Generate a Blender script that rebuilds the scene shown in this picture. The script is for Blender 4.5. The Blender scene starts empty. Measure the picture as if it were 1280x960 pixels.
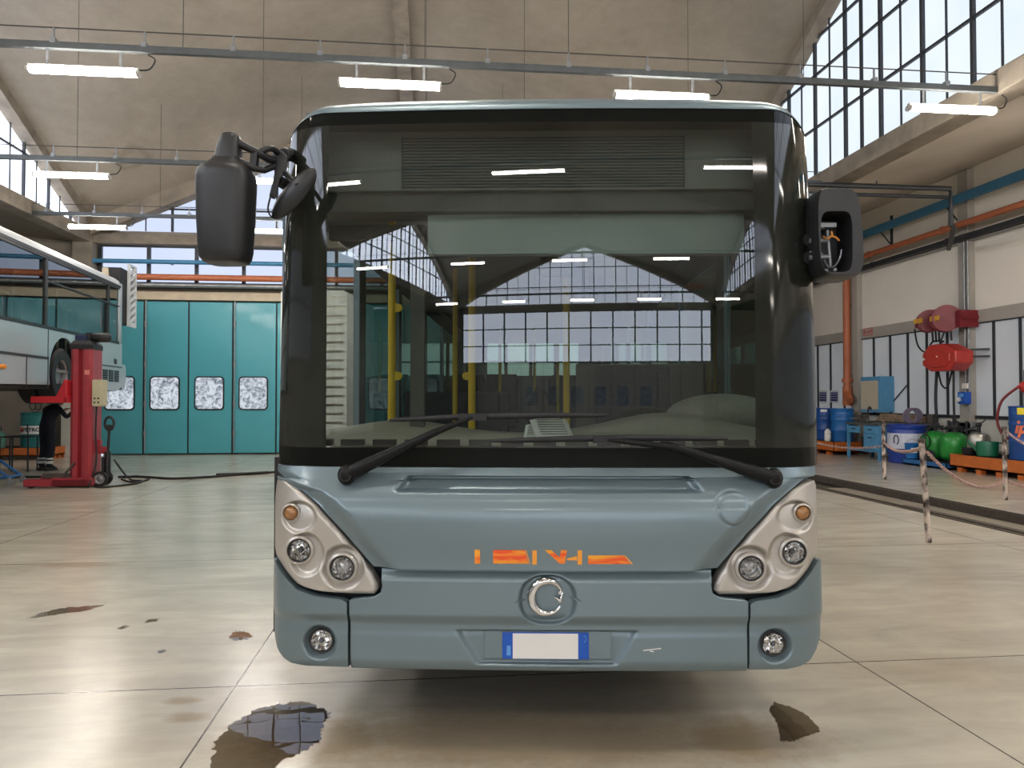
EXPOSURE = 1.38
import bpy, bmesh, math, random
from mathutils import Vector, Matrix, Euler
random.seed(7)
PI = math.pi
S = bpy.context.scene
COL = S.collection
R = math.radians

# ------------------------------------------------------------------ camera model
FOC, CX, CY = 960.0, 640.0, 480.0
TH = math.atan(105 / FOC)          # camera looks a little to the right of the hall axis
PITCH = math.atan(20 / FOC)
EYE = Vector((0, 0, 1.5))
CAM_ROT = Euler((PI / 2 + PITCH, 0, -TH)).to_matrix()

def ray(px, py):
    return CAM_ROT @ Vector(((px - CX) / FOC, (CY - py) / FOC, -1.0))

def P(px, py, x=None, y=None, z=None, d=None):
    """the point of the place seen at a pixel of the photograph, on the plane given"""
    r = ray(px, py)
    if x is not None: t = (x - EYE.x) / r.x
    elif y is not None: t = (y - EYE.y) / r.y
    elif z is not None: t = (z - EYE.z) / r.z
    else: t = d
    return EYE + r * t

# ------------------------------------------------------------------ materials
def nodes(name):
    m = bpy.data.materials.new(name); m.use_nodes = True
    nt = m.node_tree; nt.nodes.clear()
    out = nt.nodes.new('ShaderNodeOutputMaterial')
    return m, nt, out

def N(nt, t, **kw):
    n = nt.nodes.new(t)
    for k, v in kw.items():
        if k in n.inputs.keys(): n.inputs[k].default_value = v
        else: setattr(n, k, v)
    return n

def rgb(c): return (c[0], c[1], c[2], 1.0)

def mat(name, col, rough=0.5, metal=0.0, var=0.08, scale=6.0, coat=0.0, spec=0.5, bump=0.0, col2=None, rvar=0.05, coat_rough=0.08, detail=4.0, stretch=None, contrast=None):
    """a painted / plastic / metal surface with a little uneven colour and gloss"""
    m, nt, out = nodes(name)
    b = N(nt, 'ShaderNodeBsdfPrincipled')
    b.inputs['Metallic'].default_value = metal
    b.inputs['Specular IOR Level'].default_value = spec
    b.inputs['Coat Weight'].default_value = coat
    b.inputs['Coat Roughness'].default_value = coat_rough
    tc = N(nt, 'ShaderNodeTexCoord')
    src = tc.outputs['Object']
    if stretch:
        mp = N(nt, 'ShaderNodeMapping'); mp.inputs['Scale'].default_value = stretch
        nt.links.new(src, mp.inputs['Vector']); src = mp.outputs['Vector']
    nz = N(nt, 'ShaderNodeTexNoise', Scale=scale, Detail=detail)
    nt.links.new(src, nz.inputs['Vector'])
    fac = nz.outputs['Fac']
    if contrast:
        cm = N(nt, 'ShaderNodeMapRange'); cm.inputs['From Min'].default_value = contrast[0]; cm.inputs['From Max'].default_value = contrast[1]
        nt.links.new(fac, cm.inputs['Value']); fac = cm.outputs['Result']
    mx = N(nt, 'ShaderNodeMix', data_type='RGBA')
    a = col; c2 = col2 if col2 else tuple(max(0, c * (1 - 2 * var)) for c in col)
    if not col2: a = tuple(min(1, c * (1 + var)) for c in col)
    mx.inputs[6].default_value = rgb(a); mx.inputs[7].default_value = rgb(c2)
    nt.links.new(fac, mx.inputs[0])
    nt.links.new(mx.outputs[2], b.inputs['Base Color'])
    mr = N(nt, 'ShaderNodeMapRange')
    mr.inputs['To Min'].default_value = max(0.02, rough - rvar); mr.inputs['To Max'].default_value = min(1, rough + rvar)
    nt.links.new(nz.outputs['Fac'], mr.inputs['Value'])
    nt.links.new(mr.outputs['Result'], b.inputs['Roughness'])
    if bump:
        bp = N(nt, 'ShaderNodeBump', Strength=bump, Distance=0.01)
        nt.links.new(nz.outputs['Fac'], bp.inputs['Height'])
        nt.links.new(bp.outputs['Normal'], b.inputs['Normal'])
    nt.links.new(b.outputs['BSDF'], out.inputs['Surface'])
    return m

def glass(name, tint, ior=1.6, rough=0.0):
    """thin sheet of glass: sees through with a tint, mirrors by Fresnel"""
    m, nt, out = nodes(name)
    t = N(nt, 'ShaderNodeBsdfTransparent'); t.inputs['Color'].default_value = rgb(tint)
    g = N(nt, 'ShaderNodeBsdfGlossy'); g.inputs['Roughness'].default_value = rough
    f = N(nt, 'ShaderNodeFresnel', IOR=ior)
    gb = N(nt, 'ShaderNodeNewGeometry'); ma = N(nt, 'ShaderNodeMath', operation='MULTIPLY_ADD')      # the same mirror from both faces of the sheet
    nt.links.new(gb.outputs['Backfacing'], ma.inputs[0]); ma.inputs[1].default_value = 1 / ior - ior; ma.inputs[2].default_value = ior
    nt.links.new(ma.outputs[0], f.inputs['IOR'])
    nz = N(nt, 'ShaderNodeTexNoise', Scale=3.0)
    tc = N(nt, 'ShaderNodeTexCoord'); nt.links.new(tc.outputs['Object'], nz.inputs['Vector'])
    mc = N(nt, 'ShaderNodeMix', data_type='RGBA'); mc.inputs[6].default_value = (1, 1, 1, 1); mc.inputs[7].default_value = (0.92, 0.94, 0.95, 1)
    nt.links.new(nz.outputs['Fac'], mc.inputs[0]); nt.links.new(mc.outputs[2], g.inputs['Color'])
    mx = N(nt, 'ShaderNodeMixShader')
    nt.links.new(f.outputs['Fac'], mx.inputs[0]); nt.links.new(t.outputs[0], mx.inputs[1]); nt.links.new(g.outputs[0], mx.inputs[2])
    nt.links.new(mx.outputs[0], out.inputs['Surface'])
    return m

def emit(name, col, strength, col2=None, scale=1.5, gloss=0.0):
    m, nt, out = nodes(name)
    e = N(nt, 'ShaderNodeEmission', Strength=strength)
    tc = N(nt, 'ShaderNodeTexCoord')
    nz = N(nt, 'ShaderNodeTexNoise', Scale=scale, Detail=5.0)
    nt.links.new(tc.outputs['Object'], nz.inputs['Vector'])
    mx = N(nt, 'ShaderNodeMix', data_type='RGBA')
    mx.inputs[6].default_value = rgb(col); mx.inputs[7].default_value = rgb(col2 or col)
    nt.links.new(nz.outputs['Fac'], mx.inputs[0]); nt.links.new(mx.outputs[2], e.inputs['Color'])
    nt.links.new(e.outputs[0], out.inputs['Surface'])
    return m

# ------------------------------------------------------------------ mesh builder
class MB:
    def __init__(s): s.v = []; s.f = []; s.m = []
    def add(s, vs, fs, mi=0):
        b = len(s.v); s.v.extend(Vector(v) for v in vs)
        for f in fs: s.f.append([b + i for i in f]); s.m.append(mi)
        return s
    def box(s, c, size, rot=None, mi=0, taper=None):
        hx, hy, hz = size[0] / 2, size[1] / 2, size[2] / 2
        vs = []
        for k in (-1, 1):
            t = 1.0 if (k < 0 or taper is None) else taper
            for (i, j) in ((-1, -1), (1, -1), (1, 1), (-1, 1)):
                vs.append(Vector((i * hx * t, j * hy * t, k * hz)))
        if rot is not None:
            M = rot if isinstance(rot, Matrix) else Euler(rot).to_matrix()
            vs = [M @ v for v in vs]
        c = Vector(c)
        return s.add([v + c for v in vs], [(0, 3, 2, 1), (4, 5, 6, 7), (0, 1, 5, 4), (1, 2, 6, 5), (2, 3, 7, 6), (3, 0, 4, 7)], mi)
    def bb(s, x0, x1, y0, y1, z0, z1, mi=0):
        return s.box(((x0 + x1) / 2, (y0 + y1) / 2, (z0 + z1) / 2), (abs(x1 - x0), abs(y1 - y0), abs(z1 - z0)), mi=mi)
    def bar(s, p0, p1, w, h=None, mi=0, up=(0, 0, 1)):
        p0, p1 = Vector(p0), Vector(p1); h = h or w
        d = p1 - p0; L = d.length
        if L < 1e-6: return s
        d.normalize(); u = Vector(up)
        if abs(d.dot(u)) > 0.95: u = Vector((0, 1, 0)) if abs(d.y) < 0.9 else Vector((1, 0, 0))
        r = d.cross(u).normalized(); u = r.cross(d)
        vs = []
        for p in (p0, p1):
            for (i, j) in ((-1, -1), (1, -1), (1, 1), (-1, 1)): vs.append(p + r * (i * w / 2) + u * (j * h / 2))
        return s.add(vs, [(0, 1, 2, 3), (4, 7, 6, 5), (0, 4, 5, 1), (1, 5, 6, 2), (2, 6, 7, 3), (3, 7, 4, 0)], mi)
    def cyl(s, p0, p1, r0, r1=None, seg=20, mi=0, caps=True):
        p0, p1 = Vector(p0), Vector(p1); r1 = r0 if r1 is None else r1
        d = (p1 - p0).normalized()
        u = Vector((0, 0, 1)) if abs(d.z) < 0.9 else Vector((1, 0, 0))
        a = d.cross(u).normalized(); b = d.cross(a)
        vs = []
        for p, r in ((p0, r0), (p1, r1)):
            for k in range(seg):
                t = 2 * PI * k / seg; vs.append(p + a * (math.cos(t) * r) + b * (math.sin(t) * r))
        fs = [(k, (k + 1) % seg, seg + (k + 1) % seg, seg + k) for k in range(seg)]
        if caps: fs += [tuple(range(seg - 1, -1, -1)), tuple(range(seg, 2 * seg))]
        return s.add(vs, fs, mi)
    def lathe(s, prof, origin=(0, 0, 0), axis=(0, 0, 1), seg=32, mi=0, sx=1.0, xdir=None, caps=False):
        """prof: (radius, height along the axis)"""
        o = Vector(origin); d = Vector(axis).normalized()
        if xdir is not None: a = Vector(xdir).normalized()
        else:
            u = Vector((0, 0, 1)) if abs(d.z) < 0.9 else Vector((1, 0, 0))
            a = u.cross(d).normalized()
        b = d.cross(a); vs = []; n = len(prof)
        for (r, h) in prof:
            for k in range(seg):
                t = 2 * PI * k / seg; vs.append(o + d * h + a * (math.cos(t) * r * sx) + b * (math.sin(t) * r))
        fs = []
        for i in range(n - 1):
            for k in range(seg):
                k2 = (k + 1) % seg
                fs.append((i * seg + k, i * seg + k2, (i + 1) * seg + k2, (i + 1) * seg + k))
        if caps and prof[0][0] > 1e-5: fs.append(tuple(range(seg - 1, -1, -1)))
        if caps and prof[-1][0] > 1e-5: fs.append(tuple((n - 1) * seg + k for k in range(seg)))
        return s.add(vs, fs, mi)
    def tube(s, pts, r, seg=10, mi=0, closed=False):
        pts = [Vector(p) for p in pts]; n = len(pts)
        rs = r if isinstance(r, (list, tuple)) else [r] * n
        prev = None; vs = []
        for i, p in enumerate(pts):
            q0 = pts[i - 1] if (i > 0 or closed) else p
            q1 = pts[(i + 1) % n] if (i < n - 1 or closed) else p
            d = (q1 - q0)
            d = d.normalized() if d.length > 1e-9 else Vector((0, 0, 1))
            if prev is None:
                u = Vector((0, 0, 1)) if abs(d.z) < 0.9 else Vector((1, 0, 0))
                a = d.cross(u).normalized()
            else:
                a = prev - d * prev.dot(d)
                a = a.normalized() if a.length > 1e-6 else prev
            prev = a; b = d.cross(a)
            for k in range(seg):
                t = 2 * PI * k / seg; vs.append(p + (a * math.cos(t) + b * math.sin(t)) * rs[i])
        fs = []
        for i in range(n if closed else n - 1):
            j = (i + 1) % n
            for k in range(seg):
                k2 = (k + 1) % seg
                fs.append((i * seg + k, i * seg + k2, j * seg + k2, j * seg + k))
        if not closed: fs += [tuple(range(seg - 1, -1, -1)), tuple((n - 1) * seg + k for k in range(seg))]
        return s.add(vs, fs, mi)
    def prism(s, outline, f0, f1, mi=0):
        """outline: 2-D points; f0, f1 map a 2-D point to the two faces"""
        n = len(outline); vs = [f0(*p) for p in outline] + [f1(*p) for p in outline]
        fs = [tuple(range(n)), tuple(range(2 * n - 1, n - 1, -1))] + [(k, n + k, n + (k + 1) % n, (k + 1) % n) for k in range(n)]
        return s.add(vs, fs, mi)
    def grid(s, rows, mi=0, flip=False):
        nr, nc = len(rows), len(rows[0]); vs = [v for r in rows for v in r]; fs = []
        for i in range(nr - 1):
            for j in range(nc - 1):
                q = (i * nc + j, i * nc + j + 1, (i + 1) * nc + j + 1, (i + 1) * nc + j)
                fs.append(q[::-1] if flip else q)
        return s.add(vs, fs, mi)
    def ell(s, c, r, seg=20, rings=12, mi=0, rot=None):
        c = Vector(c); vs = []; M = Euler(rot).to_matrix() if rot else Matrix.Identity(3)
        for i in range(rings + 1):
            f = PI * i / rings
            for k in range(seg):
                t = 2 * PI * k / seg
                vs.append(c + M @ Vector((r[0] * math.sin(f) * math.cos(t), r[1] * math.sin(f) * math.sin(t), -r[2] * math.cos(f))))
        fs = [(i * seg + k, i * seg + (k + 1) % seg, (i + 1) * seg + (k + 1) % seg, (i + 1) * seg + k) for i in range(rings) for k in range(seg)]
        return s.add(vs, fs, mi)
    def build(s, name, mats, parent=None, smooth=None, bevel=0.0, bseg=2, solid=0.0, merge=False, sub=0, loc=None):
        me = bpy.data.meshes.new(name)
        me.from_pydata([tuple(v) for v in s.v], [], s.f)
        if not isinstance(mats, (list, tuple)): mats = [mats]
        for m in mats: me.materials.append(m)
        for p, mi in zip(me.polygons, s.m): p.material_index = mi
        bm = bmesh.new(); bm.from_mesh(me)
        if merge: bmesh.ops.remove_doubles(bm, verts=bm.verts, dist=1e-5)
        bmesh.ops.dissolve_degenerate(bm, dist=1e-7, edges=bm.edges)
        if merge != 'keep': bmesh.ops.recalc_face_normals(bm, faces=bm.faces)
        bm.to_mesh(me); bm.free()
        if smooth is not None:
            for p in me.polygons: p.use_smooth = True
            me.set_sharp_from_angle(angle=R(smooth))
        me.update()
        o = bpy.data.objects.new(name, me); COL.objects.link(o)
        if parent is not None: o.parent = parent
        if loc is not None: o.location = loc
        if solid:
            md = o.modifiers.new('thickness', 'SOLIDIFY'); md.thickness = solid; md.offset = -1
        if bevel:
            md = o.modifiers.new('rounded edges', 'BEVEL'); md.width = bevel; md.segments = bseg; md.limit_method = 'ANGLE'; md.angle_limit = R(35); md.use_clamp_overlap = True
        if sub:
            md = o.modifiers.new('smooth surface', 'SUBSURF'); md.levels = sub; md.render_levels = sub
        return o

def thing(name, label, cat, loc=(0, 0, 0), rotz=0.0, group=None):
    o = bpy.data.objects.new(name, None); COL.objects.link(o)
    o.location = loc; o.rotation_euler = (0, 0, rotz); o.empty_display_size = 0.2
    return tag(o, label, cat, group)

def tag(o, label, cat, group=None):
    o['label'] = label; o['category'] = cat
    if group: o['group'] = group
    return o

def struct(o, label=None, cat='building'):
    o['kind'] = 'structure'
    if label: o['label'] = label
    o['category'] = cat
    return o

def dup(root, loc, rotz=None, label=None, group=None):
    r = root.copy(); COL.objects.link(r); r.location = loc
    if rotz is not None: r.rotation_euler = (0, 0, rotz)
    if label: r['label'] = label
    if group: r['group'] = group
    for ch in list(root.children):
        c = ch.copy(); COL.objects.link(c); c.parent = r
        for g in list(ch.children):
            d = g.copy(); COL.objects.link(d); d.parent = c
    return r

def text_geo(body, size=1.0, extrude=0.0, shear=0.0, bold=0.0):
    cu = bpy.data.curves.new('lettering', 'FONT'); cu.body = body; cu.size = size; cu.extrude = extrude; cu.shear = shear; cu.offset = bold
    cu.align_x = 'CENTER'; cu.align_y = 'CENTER'; cu.resolution_u = 3
    o = bpy.data.objects.new('lettering', cu); COL.objects.link(o)
    bpy.context.view_layer.update()
    me = bpy.data.meshes.new_from_object(o.evaluated_get(bpy.context.evaluated_depsgraph_get()))
    vs = [v.co.copy() for v in me.vertices]; fs = [list(p.vertices) for p in me.polygons]
    bpy.data.objects.remove(o); bpy.data.curves.remove(cu); bpy.data.meshes.remove(me)
    return vs, fs

def lerp_list(pts, t):
    """piecewise linear: pts (key, value) sorted by key"""
    if t <= pts[0][0]: return pts[0][1]
    for (a, b), (c, d) in zip(pts, pts[1:]):
        if t <= c: return b + (d - b) * (t - a) / (c - a) if c > a else d
    return pts[-1][1]

def smooth01(t):
    t = max(0.0, min(1.0, t)); return t * t * (3 - 2 * t)

def catmull(pts, n=8):
    pts = [Vector(p) for p in pts]; out = []
    for i in range(len(pts) - 1):
        p0 = pts[max(0, i - 1)]; p1 = pts[i]; p2 = pts[i + 1]; p3 = pts[min(len(pts) - 1, i + 2)]
        for k in range(n):
            t = k / n
            out.append(0.5 * ((2 * p1) + (p2 - p0) * t + (2 * p0 - 5 * p1 + 4 * p2 - p3) * t * t + (3 * p1 - p0 - 3 * p2 + p3) * t ** 3))
    out.append(pts[-1]); return out
# ================================================================== materials of the hall
M = {}
M['concrete'] = mat('grey concrete', (0.27, 0.235, 0.19), 0.85, var=0.18, scale=2.2, bump=0.25, detail=8)
M['concrete_dark'] = mat('weathered concrete', (0.27, 0.225, 0.175), 0.9, var=0.3, scale=3.0, bump=0.3, detail=9)
M['cream'] = mat('cream painted wall', (0.88, 0.81, 0.72), 0.8, var=0.05, scale=0.9, detail=6)
M['band'] = mat('greige wall band', (0.40, 0.37, 0.33), 0.8, var=0.08, scale=1.5)
M['whitewall'] = mat('white painted block wall', (0.66, 0.64, 0.58), 0.85, var=0.12, scale=2.5, detail=8, bump=0.2)
M['steel_dark'] = mat('dark painted steel', (0.022, 0.025, 0.03), 0.5, var=0.2)
M['steel'] = mat('galvanised steel', (0.33, 0.34, 0.35), 0.45, metal=0.7, var=0.2, scale=9)
M['rust'] = mat('rusty steel', (0.14, 0.11, 0.09), 0.75, metal=0.2, var=0.5, scale=14, col2=(0.045, 0.04, 0.038), bump=0.3)
M['teal'] = mat('teal door paint', (0.075, 0.37, 0.44), 0.38, var=0.06, scale=0.8, coat=0.2)
def lit_sheet():
    m, nt, out = nodes('daylit translucent sheet')
    L = nt.links.new
    b = N(nt, 'ShaderNodeBsdfPrincipled'); b.inputs['Roughness'].default_value = 0.3
    geo = N(nt, 'ShaderNodeNewGeometry')
    nz = N(nt, 'ShaderNodeTexNoise', Scale=0.8, Detail=5.0); L(geo.outputs['Position'], nz.inputs['Vector'])
    mx = N(nt, 'ShaderNodeMix', data_type='RGBA'); mx.inputs[6].default_value = (0.44, 0.47, 0.51, 1); mx.inputs[7].default_value = (0.64, 0.67, 0.70, 1)
    L(nz.outputs['Fac'], mx.inputs[0]); L(mx.outputs[2], b.inputs['Base Color']); L(mx.outputs[2], b.inputs['Emission Color']); b.inputs['Emission Strength'].default_value = 0.06
    L(b.outputs[0], out.inputs['Surface']); return m
M['teal_dark'] = mat('pale grey door paint', (0.44, 0.43, 0.39), 0.45, var=0.06, scale=0.8)
M['rubber'] = mat('black rubber', (0.012, 0.012, 0.013), 0.6, var=0.3)
M['plastic'] = mat('black plastic', (0.016, 0.016, 0.017), 0.42, var=0.25, scale=12)
M['lintel'] = mat('cream lintel paint', (0.62, 0.52, 0.38), 0.7, var=0.15, scale=4)
M['poly'] = lit_sheet()
M['orange_pipe'] = mat('orange pipe paint', (0.50, 0.15, 0.065), 0.5, var=0.15)
M['blue_pipe'] = mat('blue pipe paint', (0.05, 0.21, 0.38), 0.45, var=0.1)
M['white'] = mat('white paint', (0.78, 0.77, 0.74), 0.5, var=0.05)
M['pane_white'] = emit('overcast sky through glazing', (0.92, 0.97, 1.0), 0.42, (0.68, 0.80, 0.95), 0.9)
M['pane_blue'] = emit('pale sky through frosted panes', (0.62, 0.71, 0.98), 0.40, (0.74, 0.82, 1.0), 0.7)
M['pane_rear'] = emit('bright sky through frosted panes', (0.66, 0.76, 1.0), 1.7, (0.88, 0.93, 1.0), 0.5)
M['pane_fill_glow'] = emit('added sky glow for unseen panes', (0.62, 0.71, 0.90), 0.22, (0.75, 0.82, 0.95), 0.6)  # glow for panes out of view, added to light the aisles
M['pane_left'] = emit('brighter sky through frosted panes', (0.70, 0.79, 1.0), 1.5, (0.85, 0.91, 1.0), 0.6)
M['pane_left_rear'] = emit('brightest sky through frosted panes', (0.70, 0.79, 1.0), 3.4, (0.85, 0.91, 1.0), 0.6)
M['tube'] = emit('fluorescent diffuser', (1.0, 0.94, 0.85), 34.0)

def door_pane_material(st=0.36):
    m, nt, out = nodes('frosted garden view through door pane')
    tc = N(nt, 'ShaderNodeTexCoord')
    nz = N(nt, 'ShaderNodeTexNoise', Scale=6.0, Detail=9.0, Roughness=0.72, Distortion=1.2)
    nt.links.new(tc.outputs['Object'], nz.inputs['Vector'])
    cr = N(nt, 'ShaderNodeValToRGB')
    cr.color_ramp.elements[0].position = 0.38; cr.color_ramp.elements[0].color = (0.12, 0.15, 0.19, 1)
    cr.color_ramp.elements[1].position = 0.56; cr.color_ramp.elements[1].color = (0.72, 0.78, 0.86, 1)
    nt.links.new(nz.outputs['Fac'], cr.inputs['Fac'])
    e = N(nt, 'ShaderNodeEmission', Strength=st)
    nt.links.new(cr.outputs['Color'], e.inputs['Color']); nt.links.new(e.outputs[0], out.inputs['Surface'])
    return m
M['door_pane'] = door_pane_material()
M['door_pane_dim'] = door_pane_material(0.16)

XL, XR, YF, YB, SPR, RISE = -9.2, 8.0, 22.0, -29.6, 6.08, 3.8
XM, HX = (XL + XR) / 2, (XR - XL) / 2
WL, WR = -15.0, 12.2
BAYS = [(4.8, 22.0), (-12.4, 4.8), (-29.6, -12.4)]

# ------------------------------------------------------------------ floor
def floor_material():
    m, nt, out = nodes('polished concrete floor')
    L = nt.links.new
    b = N(nt, 'ShaderNodeBsdfPrincipled')
    geo = N(nt, 'ShaderNodeNewGeometry')
    n1 = N(nt, 'ShaderNodeTexNoise', Scale=0.55, Detail=6.0, Roughness=0.6, Distortion=0.4); L(geo.outputs['Position'], n1.inputs['Vector'])
    mp = N(nt, 'ShaderNodeMapping'); mp.inputs['Scale'].default_value = (0.7, 2.6, 1); mp.inputs['Rotation'].default_value = (0, 0, 0.5)
    L(geo.outputs['Position'], mp.inputs['Vector'])
    n2 = N(nt, 'ShaderNodeTexNoise', Scale=1.6, Detail=8.0, Roughness=0.65, Distortion=0.8); L(mp.outputs['Vector'], n2.inputs['Vector'])
    n3 = N(nt, 'ShaderNodeTexNoise', Scale=14.0, Detail=6.0, Roughness=0.7); L(geo.outputs['Position'], n3.inputs['Vector'])
    c1 = N(nt, 'ShaderNodeValToRGB')
    c1.color_ramp.elements[0].position = 0.3; c1.color_ramp.elements[0].color = (0.43, 0.395, 0.33, 1)
    c1.color_ramp.elements[1].position = 0.72; c1.color_ramp.elements[1].color = (0.62, 0.565, 0.47, 1)
    L(n1.outputs['Fac'], c1.inputs['Fac'])
    c2 = N(nt, 'ShaderNodeValToRGB')
    c2.color_ramp.elements[0].position = 0.32; c2.color_ramp.elements[0].color = (0.84, 0.83, 0.81, 1)
    c2.color_ramp.elements[1].position = 0.62; c2.color_ramp.elements[1].color = (1.04, 1.03, 1.0, 1)
    L(n2.outputs['Fac'], c2.inputs['Fac'])
    mu = N(nt, 'ShaderNodeMix', data_type='RGBA', blend_type='MULTIPLY'); mu.inputs[0].default_value = 0.85
    L(c1.outputs['Color'], mu.inputs[6]); L(c2.outputs['Color'], mu.inputs[7])
    # sawn joints
    sep = N(nt, 'ShaderNodeSeparateXYZ'); L(geo.outputs['Position'], sep.inputs['Vector'])
    def joint(axis, off, pitch, half):
        a = N(nt, 'ShaderNodeMath', operation='SUBTRACT'); L(sep.outputs[axis], a.inputs[0]); a.inputs[1].default_value = off - pitch / 2
        w = N(nt, 'ShaderNodeMath', operation='WRAP'); L(a.outputs[0], w.inputs[0]); w.inputs[1].default_value = pitch / 2; w.inputs[2].default_value = -pitch / 2
        s_ = N(nt, 'ShaderNodeMath', operation='ABSOLUTE'); L(w.outputs[0], s_.inputs[0])
        d = N(nt, 'ShaderNodeMath', operation='SUBTRACT'); d.inputs[0].default_value = pitch / 2; L(s_.outputs[0], d.inputs[1])
        l = N(nt, 'ShaderNodeMath', operation='LESS_THAN'); L(d.outputs[0], l.inputs[0]); l.inputs[1].default_value = half
        return l
    jx = joint('X', -1.0, 3.44, 0.0045); jy = joint('Y', 4.19, 3.3, 0.0055)
    jm = N(nt, 'ShaderNodeMath', operation='MAXIMUM'); L(jx.outputs[0], jm.inputs[0]); L(jy.outputs[0], jm.inputs[1])
    mj = N(nt, 'ShaderNodeMix', data_type='RGBA'); L(jm.outputs[0], mj.inputs[0]); L(mu.outputs[2], mj.inputs[6]); mj.inputs[7].default_value = (0.07, 0.06, 0.05, 1)
    # damp and trodden places darker; broad one also paints the bus's dark reflection
    last = mj.outputs[2]; wet = None
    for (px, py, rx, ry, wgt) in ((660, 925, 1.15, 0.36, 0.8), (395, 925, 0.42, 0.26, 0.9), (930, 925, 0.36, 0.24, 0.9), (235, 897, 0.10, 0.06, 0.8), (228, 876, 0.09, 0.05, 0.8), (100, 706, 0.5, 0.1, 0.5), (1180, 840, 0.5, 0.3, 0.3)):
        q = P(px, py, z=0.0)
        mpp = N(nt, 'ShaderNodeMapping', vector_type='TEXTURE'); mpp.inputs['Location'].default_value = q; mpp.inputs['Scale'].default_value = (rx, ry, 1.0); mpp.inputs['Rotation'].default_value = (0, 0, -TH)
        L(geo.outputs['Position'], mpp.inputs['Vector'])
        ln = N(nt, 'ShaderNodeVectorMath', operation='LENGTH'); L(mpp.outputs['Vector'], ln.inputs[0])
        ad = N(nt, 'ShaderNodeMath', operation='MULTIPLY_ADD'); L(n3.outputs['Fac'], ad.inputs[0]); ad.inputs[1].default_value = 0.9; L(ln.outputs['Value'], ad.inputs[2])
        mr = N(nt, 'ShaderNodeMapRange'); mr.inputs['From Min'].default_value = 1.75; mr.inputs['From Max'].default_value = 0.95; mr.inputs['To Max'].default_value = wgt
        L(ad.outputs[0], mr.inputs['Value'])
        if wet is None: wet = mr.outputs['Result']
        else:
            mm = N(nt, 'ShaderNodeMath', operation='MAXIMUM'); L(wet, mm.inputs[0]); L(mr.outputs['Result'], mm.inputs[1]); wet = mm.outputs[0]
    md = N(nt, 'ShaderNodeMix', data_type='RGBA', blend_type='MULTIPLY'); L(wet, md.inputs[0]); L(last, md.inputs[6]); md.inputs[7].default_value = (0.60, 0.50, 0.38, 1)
    L(md.outputs[2], b.inputs['Base Color'])
    rr = N(nt, 'ShaderNodeMapRange'); rr.inputs['From Min'].default_value = 0.3; rr.inputs['From Max'].default_value = 0.7
    rr.inputs['To Min'].default_value = 0.19; rr.inputs['To Max'].default_value = 0.27
    L(n2.outputs['Fac'], rr.inputs['Value']); L(rr.outputs['Result'], b.inputs['Roughness'])
    b.inputs['Specular IOR Level'].default_value = 0.75
    bp = N(nt, 'ShaderNodeBump', Strength=0.03, Distance=0.02)
    L(n3.outputs['Fac'], bp.inputs['Height']); L(bp.outputs['Normal'], b.inputs['Normal'])
    L(b.outputs['BSDF'], out.inputs['Surface'])
    return m
M['floor'] = floor_material()
PX0, PX1, PY0, PY1 = 6.58, 7.62, -6.0, 16.5      # inspection pit
fb = MB()
YA = 26.0      # the tool aisle runs on past the end wall
for (x0, x1, y0, y1) in ((WL, PX0, YB, YF + 0.4), (PX1, WR, YB, YA), (PX0, PX1, YB, PY0), (PX0, PX1, PY1, YF + 0.4)):
    fb.add([(x0, y0, 0), (x1, y0, 0), (x1, y1, 0), (x0, y1, 0)], [(0, 1, 2, 3)])
struct(fb.build('floor', M['floor'], merge='keep'), 'polished beige concrete floor with sawn joints')
pb = MB()
YD = P(1060, 607, x=PX1).y
dz = -1.4
pb.add([(PX0, PY0, 0), (PX0, PY1, 0), (PX0, PY1, dz), (PX0, PY0, dz)], [(0, 1, 2, 3)])
pb.add([(PX1, PY0, 0), (PX1, PY0, dz), (PX1, PY1, dz), (PX1, PY1, 0)], [(0, 1, 2, 3)])
pb.add([(PX0, PY1, 0), (PX1, PY1, 0), (PX1, PY1, dz), (PX0, PY1, dz)], [(0, 1, 2, 3)])
pb.add([(PX0, PY0, 0), (PX0, PY0, dz), (PX1, PY0, dz), (PX1, PY0, 0)], [(0, 1, 2, 3)])
pb.add([(PX0, PY0, dz), (PX0, PY1, dz), (PX1, PY1, dz), (PX1, PY0, dz)], [(0, 1, 2, 3)])
pit = struct(pb.build('floor_pit', M['concrete_dark']), 'open inspection pit sunk in the floor')
cb = MB(); cb.bb(PX0 + 0.02, PX1 - 0.02, PY0, YD, -0.16, -0.10)
struct(cb.build('floor_pit_cover', M['concrete']), 'dusty grey cover boards laid in the inspection pit')
for nm, x0, x1, lab in (('trim_1', PX0 - 0.05, PX0 + 0.03, 'near worn steel edge rail of the pit'), ('trim_2', PX1 - 0.05, PX1 + 0.07, 'far worn steel edge rail of the pit')):
    t = MB(); t.bb(x0, x1, PY0, PY1, -0.1, 0.012); t.bb(x0 + 0.02 if nm == 'trim_2' else x1 - 0.03, x0 + 0.05 if nm == 'trim_2' else x1, PY0, PY1, 0.01, 0.03)
    struct(t.build(nm, M['rust'], bevel=0.004), lab)
a = P(1130, 637, z=0.0); bq = P(1280, 682, z=0.0)
t = MB(); t.bb(PX0 + 0.12, PX0 + 0.22, 3.0, P(1128, 637, x=PX0 + 0.15).y, -0.1, 0.005)
struct(t.build('trim_3', M['rust'], bevel=0.004), 'short steel rail lying inside the pit edge')

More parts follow.
